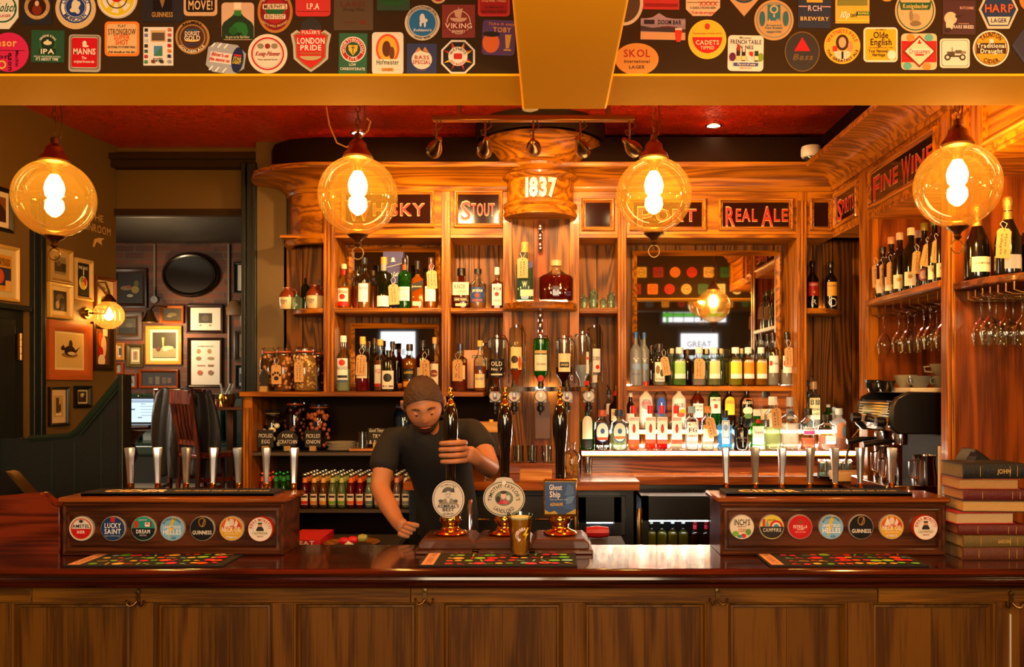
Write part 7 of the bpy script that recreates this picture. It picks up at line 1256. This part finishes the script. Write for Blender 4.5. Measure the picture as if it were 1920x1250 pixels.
# pictures on the brick wall
BY = 9.5
def onbrick(u, v, o): return Vector((u, BY - o, v))
def brick(pxs, pys, *k, **kw): return picture(X(pxs[0], BY), X(pxs[1], BY), Z(pys[1], BY), Z(pys[0], BY), onbrick, *k, fd=.03, **kw)
brick((212, 277), (503, 577), .05, '#3a200e', '#20140a', 'r 0 0 1 1 241608;e -.3 .0 .45 .15 8a6a48;e .4 -.1 .3 .25 a8842a;e 0 -.5 .25 .1 b8b090;e .5 .3 .2 .2 6a5a28;e -.1 .1 .2 .1 9a3a20', 'dark oil still life with oysters on the brick wall', mw=0)
brick((212, 268), (585, 637), .07, '#4a3014', '#3a3426', 'r 0 0 1 1 4a4232;r 0 -.6 1 .4 2a2418;e .2 .1 .4 .3 5c5440', 'dark ornate framed landscape left of the lit painting', mw=0)
brick((239, 270), (645, 688), .035, '#4a3a18', '#8a7a50', 'r 0 0 1 1 c8b890;r -.4 0 .12 .7 8a2818;r 0 0 .12 .7 2a2a20;r .4 0 .12 .7 8a2818;e 0 .3 .2 .15 8a2818', 'small olive mounted print of fishing floats', mw=.25)
brick((217, 234), (643, 675), .03, '#b87a28', '#c8c0a8', 'r 0 0 1 1 3a342c', 'tiny gilt framed photograph beside the green stair side', mw=.4)
brick((275, 342), (611, 683), .04, '#c8842c', '#ded2b0', 'r 0 0 1 1 3a3010;r 0 -.6 1 .35 8a8258;e .3 -.2 .5 .15 b8a888;p c8b060 -.2 .6 .0 .6 -.05 -.2 -.12 -.2;e -.5 -.3 .2 .2 5a2a18;e .1 -.35 .2 .12 d8c8a8', 'brightly lit gilt framed still life under the picture lamp', mw=.18)
brick((262, 336), (693, 728), .03, '#7a3410', '#1c0e06', 'r 0 0 1 1 160c06;r -.5 -.2 .12 .5 4a3a30;r -.1 -.2 .12 .6 5a4a3a;r .3 -.2 .12 .5 4a3a30;r .6 -.2 .12 .4 5a3a2a', 'long red wood display case of small bottles', mw=0)
brick((236, 258), (700, 728), .025, '#8a3a18', '#a8a8a0', 'r 0 0 1 1 7a8a88;e 0 0 .5 .5 a84a38;p 3a4a58 -.6 -.4 0 .6 .6 -.5', 'small red framed colourful print above the laptop', mw=.1)
brick((216, 232), (680, 702), .025, '#8a3a14', '#b8a890', 'r 0 0 1 1 8a8a80', 'tiny red framed picture beside the green stair side', mw=.2)
brick((301, 346), (573, 606), .03, '#9a5018', '#3a2a18', 'r 0 0 1 1 3a3018;e 0 0 .5 .3 6a5a30;e -.3 -.3 .3 .2 7a6a40', 'small orange framed dark painting below the oval mirror', mw=0)
brick((351, 420), (571, 625), .035, '#2a1410', '#dcd4c8', 'r 0 .1 .55 .55 3a3020;e 0 .1 .3 .35 5a5038;e -.4 -.7 .1 .1 8a8070;e .4 -.7 .1 .1 8a8070', 'dark framed white mounted print right of the picture lamp', mw=.2)
brick((353, 418), (633, 726), .03, '#24120e', '#dad4cc', 'e -.5 .55 .15 .12 a87848;e .3 .55 .15 .12 a87848;e -.5 .2 .2 .1 8a6a50;e .4 .2 .25 .08 9a7a60;r -.3 -.15 .3 .03 b07050;r .4 -.15 .2 .05 8a5a3a;e -.4 -.5 .2 .12 b05838;e .4 -.5 .2 .12 8a6050;T 0 .8 .6 .03 8a8278 GAME PIECES', 'large dark framed chart of small brown illustrations', mw=.08)
brick((440, 470), (492, 550), .03, '#1c1c1c', '#d8d2c4', 'e 0 .5 .3 .2 5a3a28;e 0 .0 .3 .2 5a3a28;e 0 -.5 .3 .2 5a3a28', 'black framed print of three birds cut by the green post', mw=.3)
brick((440, 470), (618, 678), .05, '#2a1c14', '#8a6a50', 'r 0 0 1 1 8a7058;e 0 -.3 .5 .3 5a4434', 'dark carved frame cut by the green post', mw=0)
brick((443, 470), (684, 728), .03, '#1c1c1c', '#a8b8c8', 'r 0 -.2 1 .6 2a3848', 'black framed picture low beside the green post', mw=.2)
brick((452, 470), (560, 608), .04, '#3a1c0c', '#1c100a', 'r 0 0 1 1 140c08', 'narrow dark carved frame beside the green post', mw=0)
c = Vector((X(359, BY), BY - .02, Z(516, BY))); t = thing('oval_mirror', 'large black oval mirror high on the brick wall', 'mirror', c); rx, rz = 53 * BY / F, 42 * BY / F
m = M(mat('#120a06', .25, coat=.5)); N = 40; rr = [[(c.x + (rx - u) * cos(2*pi*i/N), c.y - h, c.z + (rz - u) * sin(2*pi*i/N)) for i in range(N)] for u, h in ((0, -.02), (0, .02), (.025, .045), (.05, .03), (.06, .01))]; m.rings(rr); m.build('frame', t, smooth=60)
m = M(mat('#181008', .12, coat=1)); m.prism([(c.x + (rx - .05) * cos(2*pi*i/N), c.z + (rz - .05) * sin(2*pi*i/N)) for i in range(N)], 'y', c.y - .03, c.y - .01); m.build('dark_glass', t)
t = thing('picture_lamp', 'small brass shaded lamp lighting the still life on the brick wall', 'lamp', P(281, 592, 9.2)); c = P(281, 592, 9.2); m = M(OLDBRASS); m.lathe([(.02, .06), (.035, .05), (.05, .0), (.09, -.07), (.085, -.07), (.045, .0)], *c, n=20); m.tube([c + Vector((0, 0, .05)), c + Vector((0, .1, .12)), c + Vector((.06, .28, .12))], .01); m.build('shade', t); m = M(emis('#ffc060', 60)); m.lathe([(0, -.06), (.03, -.04), (0, 0)], *c, n=10); m.build('bulb', t)
lamp('POINT', 'picture_lamp_light', c + Vector((.08, -.12, -.15)), 14, (1, .66, .3), shadow_soft_size=.06)
for px, y0, y1, lab in ((291, 458, 560, 'grey electrical conduit with round box running down the brick wall above the picture lamp'), (430, 458, 720, 'long grey electrical conduit down the brick wall between the charts')):
    m = M(mat('#8a8078', .4)); m.tube([(X(px, BY), BY - .015, Z(y0, BY)), (X(px, BY), BY - .015, Z(y1, BY))], .012, 8)
    if px < 300: m.lathe([(0, -.03), (.04, -.03), (.04, 0)], X(px, BY), BY, Z(562, BY), n=16, axis='y')
    tag(m.build('conduit'), lab, 'conduit')
# button backed bench
t = thing('banquette', 'dark green buttoned leather bench along the brick wall', 'bench', (-4, 9.2, H(-1))); m = M(mat('#17302a', .22, coat=.4)); x = -6.3
while x < -2.2:
    m.prism([(9.42, H(-.62)), (9.3, H(-.62)), (9.27, H(-.3)), (9.3, H(-.1)), (9.36, H(-.06)), (9.42, H(-.08))], 'x', x + .005, x + .225); x += .23
m.build('buttoned_back', t, bevel=.03); m = M(mat('#17302a', .25, coat=.4)); m.box(-6.3, -2.2, 8.8, 9.4, H(-.72), H(-.58)); m.build('seat', t, bevel=.04); m = M(BLACK); m.box(-6.3, -2.2, 8.86, 9.4, H(-1), H(-.72)); m.build('plinth', t)
# table with laptop
tz = H(-.335); t = thing('round_table', 'dark wooden table carrying a laptop beyond the stair side', 'table', (-3.85, 7.4, H(-1))); m = M(wood('#5a2410', '#2c1006', 'x', .15, .7)); m.lathe([(0, -.03), (.56, -.03), (.6, -.015), (.59, 0), (0, 0)], -3.72, 7.5, tz, n=48); m.build('table_top', t)
m = M(wood('#7a3212', '#3e1608', 'z', .3, .3)); m.lathe([(.3, 0), (.28, .04), (.07, .08), (.06, .3), (.1, .4), (.07, .5), (.2, .66)], -3.72, 7.5, H(-1), n=20); m.build('pedestal', t)
t = thing('laptop', 'open silver laptop showing a white web page', 'laptop', (-3.55, 7.25, tz)); x0, x1 = X(218, 7.3), X(303, 7.3)
m = M(mat('#8a8c92', .3, .8)); m.prism([(x0, 7.12), (x1 - .03, 7.12), (x1, 7.36), (x0, 7.36)], 'z', tz, tz + .016); b = m.build('keyboard_base', t); m = M(BLACK); m.box(x0 + .02, x1 - .04, 7.22, 7.34, tz + .0161, tz + .0175); m.build('keys', b)
sv = [(x0, 7.36, tz + .016), (x1, 7.36, tz + .016), (x1 + .01, 7.44, tz + .245), (x0, 7.44, tz + .245)]; m = M(BLACK); m.add(sv + [(a, b_ + .012, c_) for a, b_, c_ in sv], [(0, 1, 2, 3), (4, 7, 6, 5), (0, 4, 5, 1), (1, 5, 6, 2), (2, 6, 7, 3), (3, 7, 4, 0)]); sc_ = m.build('screen_lid', t)
up_ = Vector((0, .08, .229)).normalized(); a = Art(Vector(((x0 + x1)/2, 7.4, tz + .13)), .0046, up=up_, out=Vector((0, -.229, .08)).normalized())
a.rect(0, 0, 80, 46, emis('#c4dcf4', .75)); a.rect(0, 17, 80, 1.2, '#1a2a4a'); a.rect(0, 20, 80, 4, emis('#a8b8d0', .6)); a.rect(-28, 2, 20, 3, '#5a8ac8')
for k in range(4): a.rect(6, 8 - k * 6, 30 - k * 3, .8, '#8a98a8')
a.text(-4, 13, 8, 2, '#3a4a5a', 'MENU'); a.rect(-6, -14, 8, 1.5, '#2a3a4a'); a.build('display', sc_)
def chair(x, y, rz, lab):
    t = thing('slat_back_chair', lab, 'chair', (x, y, H(-1)), R(rz)); w_ = wood('#8a3614', '#48180a', 'z', .3, .3); W_ = .2
    m = M(w_); m.prism([(-.21, -.2), (.21, -.2), (.19, .2), (-.19, .2)], 'z', .44, .475); m.build('seat', t, world=False, bevel=.01)
    for sx in (-1, 1):
        m = M(w_); m.tube([(sx*.18, .2, 0), (sx*.18, .18, .46), (sx*.185, .25, .98)], .02, 4); m.build('leg', t, world=False); m = M(w_); m.tube([(sx*.18, -.18, 0), (sx*.18, -.18, .45)], .02, 4); m.build('leg', t, world=False)
    m = M(w_); m.box(-.2, .2, .235, .26, .86, .98); m.build('top_rail', t, world=False, bevel=.01); m = M(w_); m.box(-.18, .18, .18, .2, .54, .58); m.build('lower_rail', t, world=False)
    for k in range(5): m = M(w_); xx = -.13 + k * .065; m.tube([(xx, .19, .56), (xx, .22, .7), (xx, .245, .88)], [.013]*3, 4); m.build('slat', t, world=False)
    for z in (.15, .25): m = M(w_); m.box(-.18, -.165, -.18, .19, z, z + .03); m.box(.165, .18, -.18, .19, z, z + .03); m.build('stretcher', t, world=False)
    return t
chair(X(396, 6.9), 6.9, 136, 'reddish wooden slat back chair turned from the viewer, beside the oak post'); chair(X(346, 7.2), 7.25, 190, 'wooden chair draped with a dark grey jacket')
# the jacket
N = 26; rows_ = []
for j in range(14):
    f = j / 13; row = []
    for i in range(N):
        u = i / (N - 1) * 2 - 1; z = H(-.03) - .72 * f; wd = .215 + .05 * sin(f * 3) + .03 * f
        fold = .03 * sin(u * 9 + f * 2) + .02 * sin(u * 17 + f * 5 + 1); row.append((X(346, 6.95) + u * wd + .04 * f, 6.95 - .05 * (1 - u * u) + fold * (.3 + f), z + .02 - (.02 * u * u * (1 - f)) + .02 * sin(u * 7)))
    rows_.append(row)
v = [p for r_ in rows_ for p in r_]; f_ = [(j*N+i, j*N+i+1, (j+1)*N+i+1, (j+1)*N+i) for j in range(13) for i in range(N-1)]
m = M(mat('#3a3538', .45, bump=.2, bscale=40)); m.add(v, f_); m.fixn = False; o = m.build('jacket', smooth=60); md = o.modifiers.new('thick', 'SOLIDIFY'); md.thickness = .02; md = o.modifiers.new('sub', 'SUBSURF'); md.levels = md.render_levels = 1; tag(o, 'dark grey jacket hung over a chair back beside the laptop', 'jacket')
# condiment table
t = thing('side_table', 'small wooden table with cutlery pot by the bench', 'table', (X(432, 8.2), 8.2, H(-1))); m = M(wood('#7a4018', '#48200c', 'x', .3, .4)); z = Z(762, 8.2) ; m.box(X(395, 8.2), X(470, 8.2), 8.0, 8.5, z - .03, z); m.build('table_top', t, bevel=.006); m = M(DRKV); m.box(X(425, 8.2), X(437, 8.2), 8.2, 8.3, H(-1), z - .03); m.build('pedestal', t)
c = Vector((X(428, 8.2), 8.15, z)); m = M(BRASS); m.lathe([(.0, 0), (.07, 0), (.09, .08), (.08, .12), (.075, .12), (.08, .05), (0, .01)], *c, n=20); t = thing('cutlery_pot', 'brass pot of folded napkins and cutlery on the small table', 'pot', c); m.build('pot', t)
m = M(mat('#d0ccc4', .4)); 
for k in range(5): m.tube([c + Vector((.03*cos(k), .03*sin(k), .05)), c + Vector((.07*cos(k*1.4), .05*sin(k*1.4), .22))], [.02, .006], 5)
o = m.build('napkins', t); o['kind'] = 'stuff'
for px, nm in ((407, 'left'), (415, 'right')): m = M(mat('#a84818', .3)); c = Vector((X(px, 8.1), 8.1, z)); m.lathe([(0, 0), (.022, 0), (.02, .05), (.008, .07), (0, .08)], *c, n=12); tag(m.build('salt_shaker'), f'{nm} small orange brown shaker on the small table', 'shaker')
m = M(mat('#c01820', .4)); m.box(X(396, 8.15), X(399, 8.15), 8.1, 8.2, z, z + .12); tag(m.build('red_menu'), 'thin red menu standing on the small table', 'menu')
m = M(mat('#6a4a24', .5)); c = P(440, 577, 9.42); m.lathe([(0, -.09), (.09, -.08), (.1, 0), (.06, .05), (.04, .08), (0, .09)], *c, n=16, ay=.4); tag(m.build('wall_ornament'), 'small green and brown ornament on the brick wall beside the post', 'ornament')
# ================================================================ the barman, leaning over to pull a pint
SK = mat('#b57a58', .5, bump=.05); TEE = mat('#15141a', .85, bump=.2, bscale=180); HAIRM = mat('#3a2014', .6, bump=.8, bscale=120)
pr = thing('person', 'person in a black t-shirt leaning down behind the bar gripping the left pump handle', 'person', (-.45, 3.85, 0))
def skin(name, chains, material, parent, sub=2, root=0):
    vs = []; es = []; rad = []; idx = {}
    for ch in chains:
        prev = None
        for p, r in ch:
            k = tuple(round(q, 4) for q in p)
            if k not in idx: idx[k] = len(vs); vs.append(k); rad.append(r if isinstance(r, tuple) else (r, r))
            i = idx[k]
            if prev is not None and prev != i: es.append((prev, i))
            prev = i
    me = bpy.data.meshes.new(name); me.from_pydata([tuple(Vector(v) - wloc(parent)) for v in vs], es, []); me.materials.append(material)
    o = bpy.data.objects.new(name, me); C.objects.link(o); o.parent = parent
    md = o.modifiers.new('skin', 'SKIN'); md.use_smooth_shade = True; md.branch_smoothing = .6
    if not me.skin_vertices: me.attributes.new('skin_vertex', 'FLOAT', 'POINT') if False else None
    bpy.context.view_layer.objects.active = o
    sv = me.skin_vertices[0].data if me.skin_vertices else None
    for i, r in enumerate(rad): sv[i].radius = r; sv[i].use_root = (i == root)
    s2 = o.modifiers.new('sub', 'SUBSURF'); s2.levels = s2.render_levels = sub; return o
def q(px, py, d): return (X(px, d), d, Z(py, d))
pel = (-.44, 3.86, H(-.70)); wai = (-.455, 3.82, H(-.52)); ch = (-.475, 3.72, H(-.34)); up = (-.49, 3.62, H(-.215)); nb = (-.5, 3.55, H(-.15)); hd = (-.505, 3.49, H(-.085)); hc = (-.505, 3.47, H(-.05))
sR = (-.665, 3.62, H(-.215)); sL = (-.33, 3.6, H(-.18)); eR = (-.70, 3.52, H(-.42)); wR = (-.585, 3.30, H(-.525)); hR = (-.55, 3.235, H(-.535))
HX, HY = X(845, 3.04), 3.04
eL = (-.235, 3.42, H(-.33)); wL = (HX + .085, 3.135, H(-.262)); pL = (HX + .05, 3.075, H(-.235))
kR = (-.55, 3.8, H(-1.15)); kL = (-.33, 3.8, H(-1.15)); fR = (-.56, 3.86, .09); fL = (-.32, 3.86, .09)
body = skin('body', [[(pel, .11), (wai, .10), (ch, (.11, .10)), (up, (.09, .07)), (nb, .05), (hd, .052), (hc, .06)], [(up, .07), (sR, .052), ((-.69, 3.57, H(-.32)), .05), (eR, .042), ((-.645, 3.41, H(-.47)), .040), (wR, .028), (hR, (.034, .022))], [(up, .07), (sL, .05), ((-.28, 3.52, H(-.25)), .05), (eL, .042), ((-.25, 3.28, H(-.3)), .040), (wL, .028), (pL, (.022, .036))], [(pel, .13), (kR, .075), (fR, .05)], [(pel, .13), (kL, .075), (fL, .05)]], SK, pr)
tee = skin('t_shirt', [[((-.44, 3.85, H(-.78)), .15), (wai, .145), (ch, (.16, .145)), (up, (.14, .112)), ((-.498, 3.57, H(-.155)), .07)], [(up, .118), (sR, .082), ((-.69, 3.58, H(-.30)), .068), ((-.70, 3.545, H(-.365)), .064)], [(up, .118), (sL, .08), ((-.285, 3.53, H(-.24)), .066), ((-.262, 3.49, H(-.275)), .062)]], TEE, pr, root=0)
tro = skin('trousers', [[((-.44, 3.86, H(-.74)), .15), ((-.545, 3.82, H(-.95)), .1), (kR, .085), ((-.56, 3.85, .12), .07)], [((-.44, 3.86, H(-.74)), .15), ((-.335, 3.82, H(-.95)), .1), (kL, .085), ((-.32, 3.85, .12), .07)]], mat('#16161c', .8), pr)
for x in (-.56, -.32): m = M(BLACK); m.box(x - .045, x + .045, 3.66, 3.92, 0, .08); m.build('shoe', pr, bevel=.03)
# head: sculpted surface with brow, nose, lips and chin, tilted down to the right
hdm = M(SK); NU, NV = 32, 24; vs = []
def bump_(x, z, cx, cz_, rx, rz, h): return h * math.exp(-((x - cx) / rx) ** 2 - ((z - cz_) / rz) ** 2)
for j in range(NV + 1):
    ph = -pi/2 + pi * j / NV
    for i in range(NU):
        th = 2*pi*i/NU; x = .074 * cos(ph) * sin(th); y = -.093 * cos(ph) * cos(th); z = .112 * sin(ph)
        if z < 0: x *= 1 - .28 * (z / -.112) ** 1.4; y = y * (1 - .12 * (z / -.112)) - .006 * (z / -.112)
        if y < 0: y -= bump_(x, z, 0, -.012, .011, .022, .018) + bump_(x, z, 0, -.024, .015, .010, .012) + bump_(x, z, 0, .026, .05, .010, .006) + bump_(x, z, 0, -.055, .024, .008, .007) + bump_(x, z, 0, -.088, .022, .014, .008) - bump_(x, z, .03, .008, .016, .011, .008) - bump_(x, z, -.03, .008, .016, .011, .008) + bump_(x, z, .045, -.02, .018, .02, .004) + bump_(x, z, -.045, -.02, .018, .02, .004)
        vs.append((x, y, z))
hdm.add(vs, [(j*NU+i, j*NU+(i+1) % NU, (j+1)*NU+(i+1) % NU, (j+1)*NU+i) for j in range(NV) for i in range(NU)])
HR = Matrix.Translation(Vector((-.505, 3.43, H(-.075)))) @ Matrix.Rotation(R(10), 4, 'Z') @ Matrix.Rotation(R(26), 4, 'X') @ Matrix.Rotation(R(-6), 4, 'Y')
def headpart(m, name, **k): m.v = [tuple(HR @ Vector(v)) for v in m.v]; return m.build(name, pr, **k)
headpart(hdm, 'head', smooth=80)
for sx in (-1, 1):
    m = M(mat('#b8a898', .3)); m.lathe([(0, -.010), (.007, -.007), (.010, 0), (.007, .007), (0, .010)], sx*.03, -.0735, .005, n=12); e = headpart(m, 'eye', smooth=80)
    m = M(SK); m.lathe([(.0125, -.001), (.0122, .003), (.009, .009), (0, .0125)], sx*.03, -.0735, .005, n=14); headpart(m, 'eyelid', smooth=80)
    m = M(mat('#2a1a10', .2)); m.lathe([(0, -.0125), (.0045, -.011)], sx*.03, -.0725, .001, n=10, axis='y'); m.v = [v for v in m.v]; headpart(m, 'iris')
    m = M(HAIRM); m.tube([(sx*.014, -.093, .027), (sx*.03, -.09, .032), (sx*.047, -.078, .026)], [.003, .004, .002], 6); headpart(m, 'eyebrow')
    m = M(SK); m.tube([(sx*.072, .004, .02), (sx*.083, .014, .018), (sx*.084, .014, -.004), (sx*.074, .006, -.022)], [.006, .009, .008, .005], 8); headpart(m, 'ear', smooth=80)
m = M(mat('#a04a38', .45)); m.tube([(-.022, -.083, -.055), (-.008, -.094, -.052), (0, -.093, -.054), (.008, -.094, -.052), (.022, -.083, -.055)], [.002, .004, .004, .004, .002], 6); headpart(m, 'mouth', smooth=80)
m = M(HAIRM); vs = []; rn = random.Random(3)
for j in range(NV + 1):
    ph = -.25 + (pi/2 + .25) * j / NV
    for i in range(NU):
        th = 2*pi*i/NU; fr = max(0, cos(th)); p2 = ph if fr < .25 else max(ph, .62 * (fr - .1)); k = 1.09 + .02 * sin(th * 9 + j)
        vs.append((.075 * k * cos(p2) * sin(th), -.093 * k * cos(p2) * cos(th) + .004, .114 * k * sin(p2)))
m.add(vs, [(j*NU+i, j*NU+(i+1) % NU, (j+1)*NU+(i+1) % NU, (j+1)*NU+i) for j in range(NV) for i in range(NU)]); headpart(m, 'hair', smooth=80)
m = M(mat('#4a2a1a', .7, bump=.8, bscale=200)); vs = []
for i in range(NU + 1):
    th = -1.9 + 3.8 * i / NU
    for z, k in ((-.045, 1.02), (-.07, 1.035), (-.095, 1.04), (-.11, .9)):
        c_ = math.sqrt(max(.02, 1 - (z / .114) ** 2)); sh_ = 1 - .28 * (z / -.112) ** 1.4; vs.append((.074 * c_ * sh_ * sin(th) * k * 1.02, -.098 * c_ * cos(th) * k - .006 * (z / -.112), z * k))
m.add(vs, [(i*4+j, (i+1)*4+j, (i+1)*4+j+1, i*4+j+1) for i in range(NU) for j in range(3)]); m.fixn = False; headpart(m, 'beard', smooth=80)
# left hand: four fingers round the handle, thumb behind
z0 = H(-.198)
for k in range(4):
    z = z0 - k * .0215; L_ = (.96, 1.04, 1, .85)[k]; g = .0305
    skin('finger', [[((HX + .05, 3.082, z - .004), .0105), ((HX + .046, 3.045, z), .0108), ((HX + .026, HY - g - .004, z + .001), .0102), ((HX - .002, HY - g - .009, z), .0098), ((HX - .028 * L_, HY - g * .75, z - .002), .0092), ((HX - .037 * L_, HY - .006, z - .003), .0080)]], SK, pr, 2)
skin('thumb', [[((HX + .055, 3.10, H(-.235)), .0135), ((HX + .034, 3.088, H(-.205)), .0125), ((HX + .006, 3.08, H(-.188)), .011), ((HX - .02, 3.068, H(-.18)), .009)]], SK, pr, 2)
# right hand reaching down to the glass below the spout
for k in range(4):
    b = Vector(hR) + Vector((.0 - k * .012, -.01, .018 - k * .013)); skin('finger', [[(tuple(Vector(hR) + Vector((0, .0, .01 - k * .008))), .011), (tuple(b + Vector((.02, -.02, .004))), .0098), (tuple(b + Vector((.045, -.03, -.002))), .0092), (tuple(b + Vector((.062, -.022, -.006))), .008)]], SK, pr, 2)
skin('thumb', [[(tuple(Vector(hR) + Vector((.005, .01, .005))), .0125), (tuple(Vector(hR) + Vector((.03, .02, .01))), .011), (tuple(Vector(hR) + Vector((.055, .012, .006))), .009)]], SK, pr, 2)
